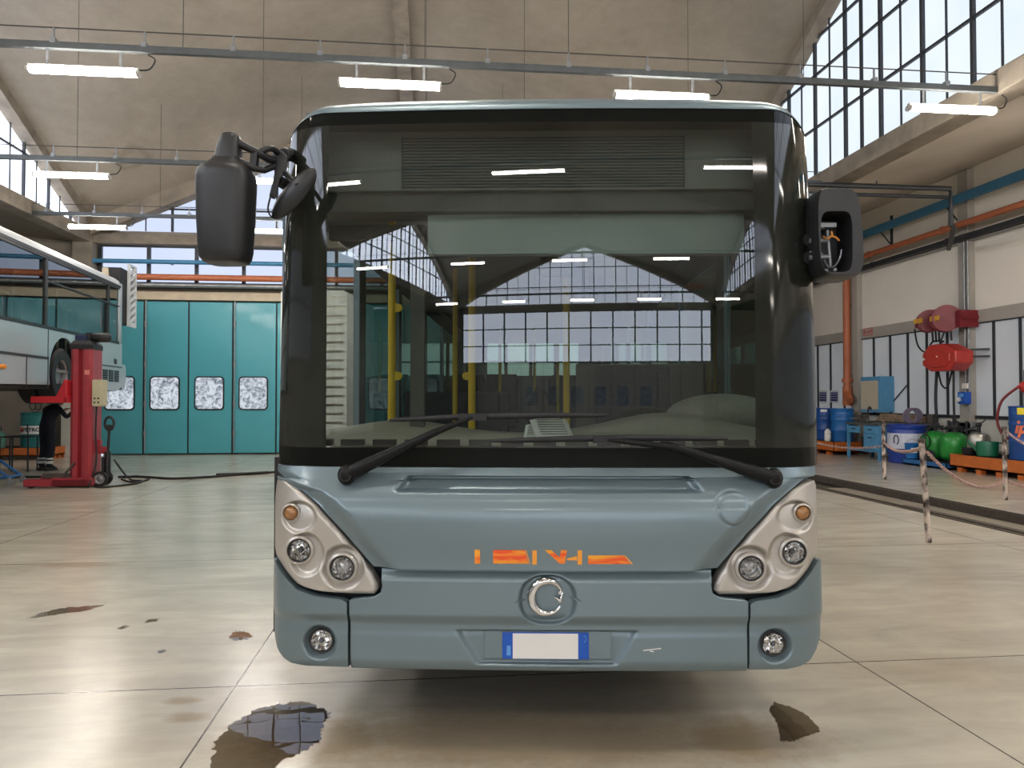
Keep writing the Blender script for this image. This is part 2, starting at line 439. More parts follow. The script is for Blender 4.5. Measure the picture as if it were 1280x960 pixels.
# ------------------------------------------------------------------ ceiling: a hypar shell over every bay
def ceiling_material():
    m, nt, out = nodes('old distempered concrete shell')
    L = nt.links.new
    b = N(nt, 'ShaderNodeBsdfPrincipled'); b.inputs['Roughness'].default_value = 0.9; b.inputs['Specular IOR Level'].default_value = 0.2
    geo = N(nt, 'ShaderNodeNewGeometry')
    n1 = N(nt, 'ShaderNodeTexNoise', Scale=0.35, Detail=8.0, Roughness=0.62, Distortion=0.5); L(geo.outputs['Position'], n1.inputs['Vector'])
    n2 = N(nt, 'ShaderNodeTexNoise', Scale=3.0, Detail=6.0, Roughness=0.7); L(geo.outputs['Position'], n2.inputs['Vector'])
    c1 = N(nt, 'ShaderNodeValToRGB')
    c1.color_ramp.elements[0].position = 0.3; c1.color_ramp.elements[0].color = (0.245, 0.210, 0.172, 1)
    c1.color_ramp.elements[1].position = 0.7; c1.color_ramp.elements[1].color = (0.345, 0.30, 0.25, 1)
    L(n1.outputs['Fac'], c1.inputs['Fac'])
    c2 = N(nt, 'ShaderNodeValToRGB')
    c2.color_ramp.elements[0].position = 0.25; c2.color_ramp.elements[0].color = (0.86, 0.85, 0.83, 1)
    c2.color_ramp.elements[1].position = 0.75; c2.color_ramp.elements[1].color = (1.05, 1.04, 1.03, 1)
    L(n2.outputs['Fac'], c2.inputs['Fac'])
    mu = N(nt, 'ShaderNodeMix', data_type='RGBA', blend_type='MULTIPLY'); mu.inputs[0].default_value = 1.0
    L(c1.outputs['Color'], mu.inputs[6]); L(c2.outputs['Color'], mu.inputs[7])
    last = mu.outputs[2]
    # old water stains, ring-shaped
    for (px, py, rad) in ((166, 196, 0.42), (105, 257, 0.38)):
        q = ceil_hit(px, py)
        d = N(nt, 'ShaderNodeVectorMath', operation='DISTANCE'); d.inputs[1].default_value = q
        wob = N(nt, 'ShaderNodeTexNoise', Scale=2.5, Detail=5.0); L(geo.outputs['Position'], wob.inputs['Vector'])
        L(geo.outputs['Position'], d.inputs[0])
        s_ = N(nt, 'ShaderNodeMath', operation='MULTIPLY_ADD'); L(wob.outputs['Fac'], s_.inputs[0]); s_.inputs[1].default_value = 0.7; L(d.outputs['Value'], s_.inputs[2])
        cr = N(nt, 'ShaderNodeValToRGB'); e = cr.color_ramp.elements
        e[0].position = rad + 0.05; e[0].color = (0, 0, 0, 1); e[1].position = rad + 0.42; e[1].color = (0, 0, 0, 1)
        k = e.new(rad + 0.24); k.color = (0.75, 0.75, 0.75, 1)
        L(s_.outputs[0], cr.inputs['Fac'])
        mx = N(nt, 'ShaderNodeMix', data_type='RGBA'); L(cr.outputs['Color'], mx.inputs[0]); L(last, mx.inputs[6]); mx.inputs[7].default_value = (0.20, 0.16, 0.12, 1)
        last = mx.outputs[2]
    L(last, b.inputs['Base Color']); L(b.outputs['BSDF'], out.inputs['Surface'])
    return m
def ceil_z(x, y):
    for (y0, y1) in BAYS:
        if y0 <= y <= y1:
            u = abs(x - XM) / HX; v = abs(y - (y0 + y1) / 2) / ((y1 - y0) / 2)
            return SPR + RISE * (1 - u * v)
    return SPR
def ceil_hit(px, py):
    r = ray(px, py); t = 5.0
    while t < 40:
        q = EYE + r * t
        if q.z >= ceil_z(q.x, q.y): return q
        t += 0.02
    return EYE + r * 40
M['ceiling'] = ceiling_material()
cb = MB()
for (y0, y1) in BAYS:
    nn = 32
    rows = [[Vector((XL + (XR - XL) * i / nn, y0 + (y1 - y0) * j / nn, ceil_z(XL + (XR - XL) * i / nn, min(y1, max(y0, y0 + (y1 - y0) * j / nn))))) for i in range(nn + 1)] for j in range(nn + 1)]
    for row, j in zip(rows, range(nn + 1)):
        v = abs(2 * j / nn - 1)
        for p in row: p.z = SPR + RISE * (1 - abs(p.x - XM) / HX * v)
    cb.grid(rows, flip=True)
struct(cb.build('ceiling', M['ceiling'], smooth=30), 'stained beige concrete shell ceiling')
ab = MB()
ab.add([(XR, YB, 5.78), (WR, YB, 6.75), (WR, YA, 6.75), (XR, YA, 5.78)], [(0, 3, 2, 1)])
M['soffit'] = mat('pale distempered soffit', (0.62, 0.545, 0.46), 0.9, var=0.08, scale=0.8, detail=6)
struct(ab.build('ceiling_aisle', M['soffit'], merge='keep'), 'low sloping beige soffit over the tool wall aisle')
ab = MB(); ab.add([(WL, YB, 6.3), (XL, YB, 5.78), (XL, YF, 5.78), (WL, YF, 6.3)], [(0, 3, 2, 1)])
struct(ab.build('ceiling_aisle', M['ceiling'], merge='keep'), 'low beige soffit over the lift aisle')

# ribs, edge beams, tie beams
def trim(n, mb, lab, m='concrete_dark', bevel=0.0):
    return struct(mb.build('trim_%d' % n, M[m], bevel=bevel), lab)
tn = 4
for k, (y0, y1) in enumerate(BAYS):
    ym = (y0 + y1) / 2
    t = MB(); t.bar((XM, y0 + 0.2, SPR + RISE - 0.1), (XM, y1 - 0.2, SPR + RISE - 0.1), 0.34, 0.26); t.bar((XL, ym, SPR + RISE - 0.1), (XR, ym, SPR + RISE - 0.1), 0.34, 0.26)
    trim(tn, t, ['ridge ribs crossing under the ceiling ahead', 'ridge ribs over the bus nose bay', 'ridge ribs of the rearmost bay'][k]); tn += 1
    for (xx, sd) in ((XL, 'lift side'), (XR, 'tool wall side')):
        t = MB()
        for (ya, yb2) in ((y0, ym), (y1, ym)):
            t.bar((xx, ya, SPR - 0.02), (xx, yb2, SPR + RISE - 0.02), 0.5, 0.36, up=(0, 0, 1))
        trim(tn, t, 'sloping concrete edge beams above the %s glazing' % sd); tn += 1
        t = MB(); t.bar((xx, y0, 5.90), (xx, y1, 5.90), 0.42, 0.34)
        trim(tn, t, 'concrete tie beam under the %s glazing' % sd, m='concrete_dark', bevel=0.02); tn += 1
for yy in (22.0, 4.8, -12.4, -29.6):
    t = MB(); yo = {22.0: -0.2, -29.6: 0.2}.get(yy, 0)
    t.bar((XL, yy + yo, SPR - 0.05), (XM, yy + yo, SPR + RISE - 0.05), 0.55, 0.4); t.bar((XR, yy + yo, SPR - 0.05), (XM, yy + yo, SPR + RISE - 0.05), 0.55, 0.4)
    trim(tn, t, 'sloping concrete gable beams'); tn += 1
    for (xx, sd) in ((XL, -1), (XR, 1)):
        if yy in (4.8, -12.4) or True:
            t = MB(); t.bb(xx - 0.25, xx + 0.25, yy + yo * 1.1 - 0.22, yy + yo * 1.1 + 0.22, 0 if abs(yy) > 20 or xx > 0 else 0, 6.05)
            if xx > 0 and yy > -20 and yy < 20: continue
            if xx < 0 and yy == 4.8: continue
            trim(tn, t, 'square concrete corner post', m='concrete', bevel=0.02); tn += 1

# ------------------------------------------------------------------ glazed gables
def gable_window(n, f, u0, u1, base, pane_m, step, half, transoms, lab, rise=RISE, mull=0.06, fz=0.05):
    """f(u, w, d): a point of the wall plane, d towards the hall"""
    um = (u0 + u1) / 2; hw = (u1 - u0) / 2
    top = lambda u: SPR - 0.05 + rise * (1 - abs(u - um) / hw)
    us = [u0 + 0.25]
    k = math.ceil((u0 + 0.3) / (step / 2))
    while k * step / 2 < u1 - 0.3: us.append(k * step / 2); k += 1
    us.append(u1 - 0.25)
    if um not in us: us.append(um)
    us.sort()
    g = MB()
    for a, b in zip(us, us[1:]):
        if min(top(a), top(b)) <= base and max(top(a), top(b)) <= base: continue
        g.add([f(a, base, 0), f(b, base, 0), f(b, max(base, top(b)), 0), f(a, max(base, top(a)), 0)], [(0, 1, 2, 3)])
    w = struct(g.build('window_%d' % n, pane_m, merge='keep'), lab)
    fr = MB()
    for i, u in enumerate(us):
        if top(u) - base < 0.15: continue
        heavy = abs((u / step) - round(u / step)) < 0.01
        ww = mull if heavy else mull * 0.45
        fr.bar(f(u, base, fz), f(u, top(u), fz), ww, ww)
    for tz in transoms:
        r = hw * (1 - (tz - SPR + 0.05) / rise)
        if r > 0.3: fr.bar(f(um - r, tz, fz), f(um + r, tz, fz), 0.045, 0.045)
    fr.build('window_frame', M['steel_dark'], w)
    return w
wn = 1
gable_window(wn, lambda u, w, d: Vector((u, YF - 0.02 - d, w)), XL, XR, 6.13, M['pane_blue'], 1.4, True, (6.75, 8.0), 'glazed end gable above the teal doors'); wn += 1
for k, (y0, y1) in enumerate(BAYS):
    gable_window(wn, lambda u, w, d: Vector((XR + 0.05 - d, u, w)), y0, y1, 6.07, M['pane_white' if k == 0 else 'pane_rear'], 1.16, True, (7.15, 8.25, 9.0), ['tall glazed side gable above the tool wall aisle', 'glazed side gable beside the camera', 'glazed side gable of the rear bay'][k]); wn += 1
    gable_window(wn, lambda u, w, d: Vector((XL - 0.05 + d, u, w)), y0, y1, 6.07, M['pane_left' if k == 0 else 'pane_left_rear'], 1.16, True, (7.15, 8.25, 9.0), ['glazed side gable above the lifted bus', 'glazed side gable beside the camera, lift side', 'glazed side gable of the rear bay, lift side'][k]); wn += 1
gable_window(wn, lambda u, w, d: Vector((u, YB + 0.02 + d, w)), XL, XR, 6.13, M['pane_rear'], 1.4, True, (7.0, 8.2), 'glazed end gable behind the camera, mirrored in the windscreen'); wn += 1

def band_window(n, yy, sgn, x0, x1, z0, z1, pane_m, rails, lab, step=1.4):
    g = MB(); xs = [x0 + i * step for i in range(int((x1 - x0) / step) + 1)] + [x1]
    for a, b in zip(xs, xs[1:]):
        if b - a > 0.02: g.add([(a, yy, z0), (b, yy, z0), (b, yy, z1), (a, yy, z1)], [(0, 1, 2, 3)])
    w = struct(g.build('window_%d' % n, pane_m, merge='keep'), lab)
    fr = MB()
    for x in xs: fr.bar((x, yy + sgn * 0.05, z0), (x, yy + sgn * 0.05, z1), 0.09, 0.09)
    for z in (z0, z1) + tuple(rails): fr.bar((x0, yy + sgn * 0.05, z), (x1, yy + sgn * 0.05, z), 0.05, 0.05)
    fr.build('window_frame', M['steel_dark'], w)
x0b = P(127, 330, y=YF).x; x1b = 7.6
zb = lambda py: P(240, py, y=YF).z
band_window(wn, YF - 0.02, -1, x0b, x1b, zb(355), zb(310), M['pane_blue'], (zb(328),), 'long glazed band above the teal doors', step=P(291, 330, y=YF).x - P(232, 330, y=YF).x); wn += 1
band_window(wn, YB + 0.02, 1, -8.6, 7.4, 3.35, 5.75, M['pane_rear'], (4.15, 4.95), 'long glazed band behind the camera', step=1.4); wn += 1

def frosted():
    return emit('added pale green glowing pane', (0.72, 0.86, 0.78), 0.42, (0.82, 0.93, 0.88), 0.8)
M['pane_green_added'] = frosted()
band_window(wn, YF - 0.03, -1, 1.5, 4.4, 2.05, 3.4, M['pane_green_added'], (2.6,), 'pale glowing window added on the end wall to brighten the bus rear window', step=0.72); wn += 1  # glowing pane added so the bus rear window looks bright
# ------------------------------------------------------------------ walls
def quadwall(name, pts, m, lab):
    w = MB()
    for q in pts: w.add(q, [(0, 1, 2, 3)])
    return struct(w.build(name, M[m], merge='keep'), lab)
rect_y = lambda y, x0, x1, z0, z1: [(x0, y, z0), (x1, y, z0), (x1, y, z1), (x0, y, z1)]
rect_x = lambda x, y0, y1, z0, z1: [(x, y0, z0), (x, y1, z0), (x, y1, z1), (x, y0, z1)]
quadwall('wall_far', [rect_y(YF, WL, x0b, 0, 6.2), rect_y(YF, x0b, XR, zb(355), zb(358)), rect_y(YF, x0b, XR, zb(310), 6.2), rect_y(YF, x1b, XR, 0, 6.8), rect_x(XR, YF, YA, 0, 6.2), rect_y(YA, XR, WR, 0, 6.9), rect_y(YF + 0.3, XL, XR, 6.0, 10.2), rect_y(YF + 0.25, x0b, x1b, 0, 6.0)], 'concrete', 'end wall around the teal doors')
t = MB(); t.bb(XL, XR, YF - 0.35, YF, zb(309), zb(297)); trim(tn, t, 'concrete tie beam above the long glazed band', bevel=0.02); tn += 1
t = MB(); t.bb(x0b, x1b, YF - 0.22, YF, zb(365), zb(358)); trim(tn, t, 'dark steel track box over the doors', m='rust', bevel=0.02); tn += 1
t = MB(); t.bb(x0b, x1b, YF - 0.16, YF, zb(376), zb(365.2)); trim(tn, t, 'cream lintel over the doors', m='lintel', bevel=0.01); tn += 1
quadwall('wall_rear', [rect_y(YB, WL, WR, 0, 3.35), rect_y(YB, WL, -8.6, 3.35, 6.2), rect_y(YB, 7.4, WR, 3.35, 6.8), rect_y(YB, WL, WR, 5.75, 6.13), rect_y(YB - 0.3, XL, XR, 6.0, 10.2)], 'concrete', 'end wall behind the camera')
quadwall('wall_left', [rect_x(WL, YB, YF, 0, 6.4), rect_x(XL - 0.4, YB, YF, 6.0, 10.2)], 'whitewall', 'white side wall behind the lifted bus')
ZG0, ZG1, ZB1 = 1.12, 3.22, 3.50
quadwall('wall_right', [rect_x(WR, YB, YA, 0, ZG0), rect_x(XR + 0.4, YB, YF, 6.0, 10.2)], 'whitewall', 'white dado of the tool wall')
quadwall('wall_right_upper', [rect_x(WR, YB, YA, ZB1, 6.9)], 'cream', 'cream upper part of the tool wall')
t = MB(); t.bb(WR - 0.06, WR + 0.1, YB, YA, ZG1, ZB1); trim(tn, t, 'greige band between glazing and cream wall', m='band'); tn += 1
# translucent strip glazing of the tool wall
ypil = [P(1203, 450, x=WR - 0.2).y, P(1066, 450, x=WR - 0.2).y]
dp = ypil[1] - ypil[0]
pil = sorted(ypil + [ypil[0] - dp * k for k in (1, 2, 3, 4)])
edges = [YB] + pil + [YA]
nwin = 0
for a, b in zip(edges, edges[1:]):
    g = MB(); g.add([(WR, a, ZG0), (WR, b, ZG0), (WR, b, ZG1), (WR, a, ZG1)], [(0, 1, 2, 3)])
    w = struct(g.build('window_%d' % wn, M['pane_fill_glow'] if b < 8.5 else M['poly'], merge='keep'), 'grey translucent strip glazing of the tool wall'); wn += 1  # panes out of view get a stronger glow to light the tool aisle
    fr = MB(); n = max(2, round((b - a) / 0.72))
    for k in range(n + 1):
        fr.bar((WR - 0.02, a + (b - a) * k / n, ZG0), (WR - 0.02, a + (b - a) * k / n, ZG1), 0.045, 0.045)
    fr.bar((WR - 0.02, a, ZG0), (WR - 0.02, b, ZG0), 0.05, 0.07); fr.bar((WR - 0.02, a, ZG1), (WR - 0.02, b, ZG1), 0.05, 0.05)
    fr.build('window_frame', M['steel_dark'], w)
for k, y in enumerate(pil):
    t = MB(); t.bb(WR - 0.16, WR + 0.02, y - 0.17, y + 0.17, 0, 6.7)
    trim(tn, t, 'flat greige pilaster of the tool wall', m='band', bevel=0.01); tn += 1

g = MB(); g.add([(WL + 0.02, -8, 2.6), (WL + 0.02, 20, 2.6), (WL + 0.02, 20, 5.4), (WL + 0.02, -8, 5.4)], [(0, 1, 2, 3)])  # glowing window added out of view to light the lift aisle
w = struct(g.build('window_%d' % wn, M['pane_fill_glow'], merge='keep'), 'long glowing window added unseen to light the lift aisle'); wn += 1
fr = MB()
for k in range(21): fr.bar((WL + 0.06, -8 + 1.4 * k, 2.6), (WL + 0.06, -8 + 1.4 * k, 5.4), 0.07, 0.07)
for z in (2.6, 4.0, 5.4): fr.bar((WL + 0.06, -8, z), (WL + 0.06, 20, z), 0.06, 0.06)
fr.build('window_frame', M['steel_dark'], w)
# ------------------------------------------------------------------ teal folding doors
def rrect(w, h, r, n=5):
    out = []
    for (sx, sz, a0) in ((1, 1, 0), (-1, 1, 90), (-1, -1, 180), (1, -1, 270)):
        for k in range(n + 1):
            a = R(a0 + 90 * k / n); out.append((sx * (w / 2 - r) + r * math.cos(a), sz * (h / 2 - r) + r * math.sin(a)))
    return out
lw = (P(291, 560, y=YF).x - P(180, 560, y=YF).x) / 2
xd0 = P(180, 560, y=YF).x - lw
ztop = zb(378)
labs = ['leaf of the teal doors nearest the red lift column', 'teal door leaf second from the lift column', 'teal door leaf third from the lift column', 'teal door leaf beside the bus mirror', 'teal door leaf hidden behind the bus']
for k in range(8):
    xa = xd0 + k * lw
    mb = MB(); mb.bb(xa + 0.02, xa + lw - 0.02, YF - 0.09, YF - 0.04, 0.04, ztop)
    d = struct(mb.build('door_%d' % (k + 1), M['teal'], bevel=0.008), labs[min(k, 4)], 'door')
    xc = xa + lw * 0.48; zc = (zb(472) + zb(511)) / 2; ww = 0.72; hh = zb(472) - zb(511)
    g = MB(); g.prism(rrect(ww + 0.07, hh + 0.07, 0.11), lambda u, w: Vector((xc + u, YF - 0.115, zc + w)), lambda u, w: Vector((xc + u, YF - 0.085, zc + w)))
    gk = g.build('window_gasket', M['rubber'], d)
    g = MB(); g.prism(rrect(ww, hh, 0.085), lambda u, w: Vector((xc + u, YF - 0.120, zc + w)), lambda u, w: Vector((xc + u, YF - 0.113, zc + w)))
    g.build('pane', M['door_pane'], gk)
    s = MB(); s.bb(xa - 0.012, xa + 0.012, YF - 0.085, YF - 0.05, 0.04, ztop); s.build('rubber_edge', M['rubber'], d)
    if k % 2 == 1 or k == 3:
        h = MB(); h.cyl((xa + 0.06, YF - 0.13, 0.1), (xa + 0.06, YF - 0.13, ztop + 0.05), 0.018, seg=8)
        for hz in (0.5, 1.3, 2.4, 3.5): h.cyl((xa + 0.06, YF - 0.13, hz), (xa + 0.06, YF - 0.13, hz + 0.16), 0.035, seg=10)
        h.build('lock_rod', M['steel'], d)
# doors behind the camera (seen mirrored)
for k in range(10):
    xa = -7.6 + k * 1.45
    mb = MB(); mb.bb(xa + 0.02, xa + 1.43, YB + 0.04, YB + 0.09, 0.04, 3.25)
    d = struct(mb.build('door_%d' % (k + 9), M['teal_dark'], bevel=0.008), 'grey door leaf behind the camera, mirrored in the windscreen', 'door')
    if 2 <= k <= 7:
        g = MB(); g.prism(rrect(0.72, 0.9, 0.085), lambda u, w: Vector((xa + 0.72 + u, YB + 0.12, 1.75 + w)), lambda u, w: Vector((xa + 0.72 + u, YB + 0.085, 1.75 + w)))
        g.build('pane', M['door_pane_dim'], d)
# ================================================================== lights on rails
ZLAMP = 5.5
M['rail'] = mat('grey conduit rail', (0.10, 0.11, 0.115), 0.5, metal=0.3, var=0.2)
M['wire'] = mat('thin steel wire', (0.06, 0.055, 0.05), 0.6)
M['lamp_body'] = mat('lamp housing', (0.55, 0.53, 0.48), 0.5)
yr = [P(488, 104, z=ZLAMP).y, P(90, 218, z=ZLAMP).y, P(122, 283, z=ZLAMP).y]
lx = [P(105, 87, y=yr[0]).x, P(488, 104, y=yr[0]).x, P(827, 116, y=yr[0]).x, P(1190, 128, y=yr[0]).x]
rails_y = yr + [yr[0] - 4.15 * k for k in (1, 1.74, 3.1, 5.6, 8)]  # second of the further rails is unseen, kept to add light by the bus
ZR = P(488, 77, y=yr[0]).z
def make_lamp():
    t = thing('fluorescent_light', 'x', 'light', (0, 0, 0))
    b = MB(); b.prism([(-0.03, 0.0), (0.03, 0.0), (0.03, -0.02), (-0.03, -0.02)], lambda u, w: Vector((-0.64, u, w)), lambda u, w: Vector((0.64, u, w)))
    b.build('housing', M['lamp_body'], t, bevel=0.005)
    d = MB(); pr = [(0.065 * math.cos(a), -0.062 - 0.042 * math.sin(a)) for a in [2 * PI * k / 16 for k in range(16)]]
    d.prism(pr, lambda u, w: Vector((-0.615, u, w)), lambda u, w: Vector((0.615, u, w)))
    d.build('diffuser', M['tube'], t, smooth=50)
    for s in (-1, 1):
        e = MB(); e.prism([(p[0] * 1.05, p[1] * 1.02 - 0.0) for p in pr], lambda u, w: Vector((s * 0.615, u, w)), lambda u, w: Vector((s * 0.645, u, w)))
        e.build('end_cap', M['lamp_body'], t)
        h = MB(); h.bar((s * 0.42, 0, 0), (s * 0.42, 0, ZR - ZLAMP - 0.085), 0.03, 0.012)
        h.build('hanger', M['steel'], t)
    c = MB(); c.tube(catmull([(0.64, 0, -0.02), (0.76, 0, 0.0), (0.82, 0.01, 0.12), (0.74, 0, ZR - ZLAMP - 0.10)], 6), 0.009, 6)
    c.build('supply_cord', M['rubber'], t)
    return t
proto = make_lamp(); first = True
rows = ['frontmost ceiling rail', 'second ceiling rail', 'third ceiling rail']
pos = ['end by the lifted bus', 'above the bus mirror', 'above the bus roof', 'end by the tall side glazing', 'added out of view to light the tool aisle', 'added out of view past the lifted bus']
for k, y in enumerate(rails_y):
    if k < 3: rl = 'grey conduit rail carrying the %s fluorescent lights' % ['frontmost row of', 'second row of', 'third row of'][k]
    else: rl = 'grey conduit rail out of view, mirrored in the windscreen or carrying added lamps'
    x0, x1 = -9.0, (11.7 if (k == 0 or k > 2) else 7.7)
    b = MB(); b.box(((x0 + x1) / 2, y, ZR), (x1 - x0, 0.07, 0.085))
    r = tag(b.build('lighting_rail', M['rail'], bevel=0.006), rl, 'lighting rail', 'lighting rails')
    w = MB(); w.cyl((x0, y, ZR + 0.22), (x1, y, ZR + 0.22), 0.008, seg=6)
    w.build('catenary_wire', M['wire'], r)
    if k < 3:
        c = MB(); c.box((0, 0, 0.055), (0.06, 0.08, 0.06)); c.box((0, 0, 0.15), (0.02, 0.02, 0.15))
        br = c.build('rail_bracket', M['steel'], r); br.location = (x0 + 0.3, y, ZR); n = 1
        while x0 + 0.3 + 1.05 * n < x1:
            b2 = br.copy(); COL.objects.link(b2); b2.location = (x0 + 0.3 + 1.05 * n, y, ZR); n += 1
    for xs in (XM - 5.6, XM - 2.4, XM + 0.55, XM + 2.4, XM + 5.6):
        s = MB(); s.cyl((xs, y, ZR + 0.04), (xs, y, ceil_z(xs, y) - 0.01), 0.0045, seg=6); s.build('suspension_rod', M['wire'], r)
    for j, x in enumerate(lx + ([lx[3] + 3.6, lx[0] - 3.75] if (k == 0 or k > 2) else [])):  # outer end lamps added out of view to light the aisles
        xj = x
        if k == 1 and j == 0: xj = P(90, 218, y=y).x
        if k == 2: xj = P(122, 283, y=y).x + j * 3.62
        if k == 1 and j > 0: xj = P(90, 218, y=y).x + j * 3.65
        lab = ('lit fluorescent light on the %s, %s' % (rows[k], pos[j])) if k < 3 else 'lit fluorescent light out of view, mirrored in the windscreen or added for light'
        L_ = proto if first else dup(proto, (0, 0, 0))
        first = False
        L_.location = (xj, y, ZLAMP + 0.04); L_['label'] = lab; L_['group'] = 'fluorescent ceiling lights'

# ================================================================== pipes along the tool wall and the end wall
xp = WR - 0.35
zt = P(1205, 246, x=xp).z
b = MB(); b.bb(xp - 0.05, xp + 0.05, YB + 0.4, YA - 0.3, zt - 0.10, zt + 0.10)
t_ = tag(b.build('cable_tray', M['blue_pipe'], bevel=0.01), 'blue cable duct running high along the tool wall', 'cable duct')
c = MB()
for y in [-20 + 2.6 * k for k in range(16)]:
    c.bar((xp, y, zt), (WR - 0.01, y, zt - 0.0), 0.04, 0.04); c.bar((WR - 0.03, y, zt - 0.55), (WR - 0.03, y, zt + 0.35), 0.05, 0.05); c.bar((xp, y, zt - 0.08), (WR - 0.02, y, zt - 0.45), 0.025, 0.025)
c.build('wall_bracket', M['steel_dark'], t_)
def longpipe(name, x, py, r, m, lab, z=None):
    zz = P(1205, py, x=x).z if z is None else z
    b = MB(); b.cyl((x, YB + 0.3, zz), (x, YA - 0.3, zz), r, seg=14)
    k = YB + 1
    while k < YA - 0.5:
        b.cyl((x, k, zz), (x, k + 0.07, zz), r * 1.25, seg=14); k += 3.0
    return tag(b.build(name, M[m], smooth=40), lab, 'pipe'), zz
longpipe('orange_pipe', WR - 0.42, 279, 0.07, 'orange_pipe', 'orange gas pipe running high along the tool wall below the blue duct')
_, zdk = longpipe('dark_pipe', WR - 0.305, 296, 0.065, 'steel_dark', 'dark pipe running along the tool wall just under the orange pipe')
b = MB(); b.bb(WR - 0.21, WR - 0.02, YB + 0.2, YA - 0.2, zdk - 0.07, zdk + 0.03); tag(b.build('steel_ledge', M['steel']), 'grey steel ledge behind the dark pipe on the tool wall', 'ledge')
# vertical orange downpipe with a forked foot
yv = P(1060, 440, x=WR - 0.25).y; xv = WR - 0.28
zt0 = P(1060, 505, x=xv).z
v = thing('downpipe', 'vertical orange pipe with branched foot against the tool wall', 'pipe', (xv, yv, 0))
b = MB(); b.cyl((0, 0, zt0 + 0.1), (0, 0, zdk - 0.16), 0.10, seg=14); b.build('pipe', M['orange_pipe'], v, smooth=40)
b = MB(); b.cyl((0, 0, zt0 - 0.05), (0, 0, zt0 + 0.5), 0.13, seg=14); b.cyl((0, 0, zt0 + 0.35), (-0.12, -0.35, zt0 + 0.1), 0.10, seg=12); b.cyl((0, 0, zt0 + 0.62), (0, 0, zt0 + 0.72), 0.15, seg=14)
b.build('branch_fitting', M['orange_pipe'], v, smooth=40)
b = MB(); b.bar((0, 0, 2.2), (0.26, 0, 2.2), 0.05, 0.05); b.bar((0, 0, 4.2), (0.26, 0, 4.2), 0.05, 0.05); b.build('clamp', M['steel_dark'], v)
# black pipe pair that drops at the pilaster
yq = 13.9
zq = P(1188, 236, y=yq).z; xq = P(1188, 236, y=yq).x; zlow = P(1190, 281, y=yq).z
b = MB(); b.tube([(3.5, yq, zq), (xq, yq, zq), (xq, yq, zlow), (xq + 0.25, yq + 0.25, zlow), (WR - 0.5, ypil[0], zlow)], 0.05, 10)
b.cyl((3.5, yq, zq - 0.17), (xq - 0.05, yq, zq - 0.17), 0.035, seg=10)
for xx in (6.5, 8.6): b.bar((xx, yq, zq), (xx, yq, 5.74), 0.02)
tag(b.build('black_pipe', M['steel_dark'], smooth=40), 'black pipe crossing the aisle and dropping beside the pilaster', 'pipe')
for (py, r, m, nm, lab) in ((328, 0.06, 'blue_pipe', 'blue_pipe', 'thin blue pipe crossing the glazed band above the teal doors'), (347, 0.085, 'orange_pipe', 'orange_pipe', 'orange pipe crossing the glazed band above the teal doors'), (357, 0.06, 'steel', 'grey_pipe', 'grey pipe just above the door track box')):
    zz = P(240, py, y=YF - 0.45).z
    b = MB(); b.cyl((XL + 0.3, YF - 0.45, zz), (8.0, YF - 0.45, zz), r, seg=12)
    for x in (-7, -4, -1, 2, 5): b.bar((x, YF - 0.45, zz), (x, YF - 0.02, zz), 0.04, 0.04)
    tag(b.build(nm, M[m], smooth=40), lab, 'pipe')
# ================================================================== the blue bus
M['paint'] = mat('blue grey bus paint', (0.175, 0.232, 0.258), 0.38, metal=0.45, var=0.01, scale=3, coat=0.35, coat_rough=0.16, rvar=0.002)
M['paint_dark'] = mat('shadow gap', (0.02, 0.03, 0.035), 0.6)
M['silver'] = mat('silver lamp panel', (0.50, 0.465, 0.415), 0.36, metal=0.45, var=0.04, scale=5, coat=0.3)
M['chrome'] = mat('chrome', (0.75, 0.74, 0.72), 0.12, metal=1.0, var=0.05)
M['lamp_glass'] = mat('lamp bulb glass', (0.55, 0.55, 0.55), 0.08, metal=0.6, var=0.5, scale=60, rvar=0.03)
M['dark_lens'] = mat('smoked lens glass', (0.10, 0.10, 0.11), 0.05, var=0.3, scale=30, coat=1.0, rvar=0.02)
M['wiper'] = mat('matt black wiper metal', (0.008, 0.008, 0.008), 0.45, var=0.2, spec=0.2)
M['amber'] = mat('amber lamp glass', (0.38, 0.17, 0.05), 0.2, var=0.3, scale=40, coat=0.6)
M['frit'] = mat('black glass border', (0.008, 0.009, 0.008), 0.05, var=0.2, spec=0.14, rvar=0.01)
M['frit_olive'] = mat('tinted corner glass', (0.022, 0.024, 0.019), 0.06, var=0.3, spec=0.4, rvar=0.02)
M['windscreen'] = glass('windscreen glass', (0.57, 0.62, 0.59), 1.8)
M['side_glass'] = glass('side window glass', (0.5, 0.58, 0.56), 1.6)
M['door_glass'] = glass('clear door glass', (0.93, 0.95, 0.94), 1.15)
M['interior'] = mat('dark grey cabin lining', (0.13, 0.132, 0.122), 0.7, var=0.1)
M['interior_light'] = mat('pale cabin lining', (0.26, 0.27, 0.25), 0.7, var=0.06)
M['dash'] = mat('olive grey dashboard', (0.34, 0.325, 0.27), 0.6, var=0.1, scale=30)
M['yellow'] = mat('yellow handrail', (0.75, 0.50, 0.02), 0.4, var=0.05)
M['seat'] = mat('dark blue seat cloth', (0.03, 0.045, 0.07), 0.85, var=0.3, scale=40)
M['blind'] = mat('grey green roller blind', (0.36, 0.43, 0.41), 0.75, var=0.05)
M['plate_white'] = mat('white plate', (0.80, 0.78, 0.75), 0.45, var=0.02)
M['plate_blue'] = mat('blue plate end', (0.01, 0.10, 0.52), 0.4, var=0.15, scale=30)
M['plate_blue_light'] = mat('pale blue print', (0.13, 0.36, 0.80), 0.4)
M['orange_print'] = mat('orange to yellow sticker print', (0.88, 0.09, 0.02), 0.45, col2=(0.95, 0.40, 0.03), contrast=(0.38, 0.62), scale=9, detail=2, stretch=(1, 1, 5))
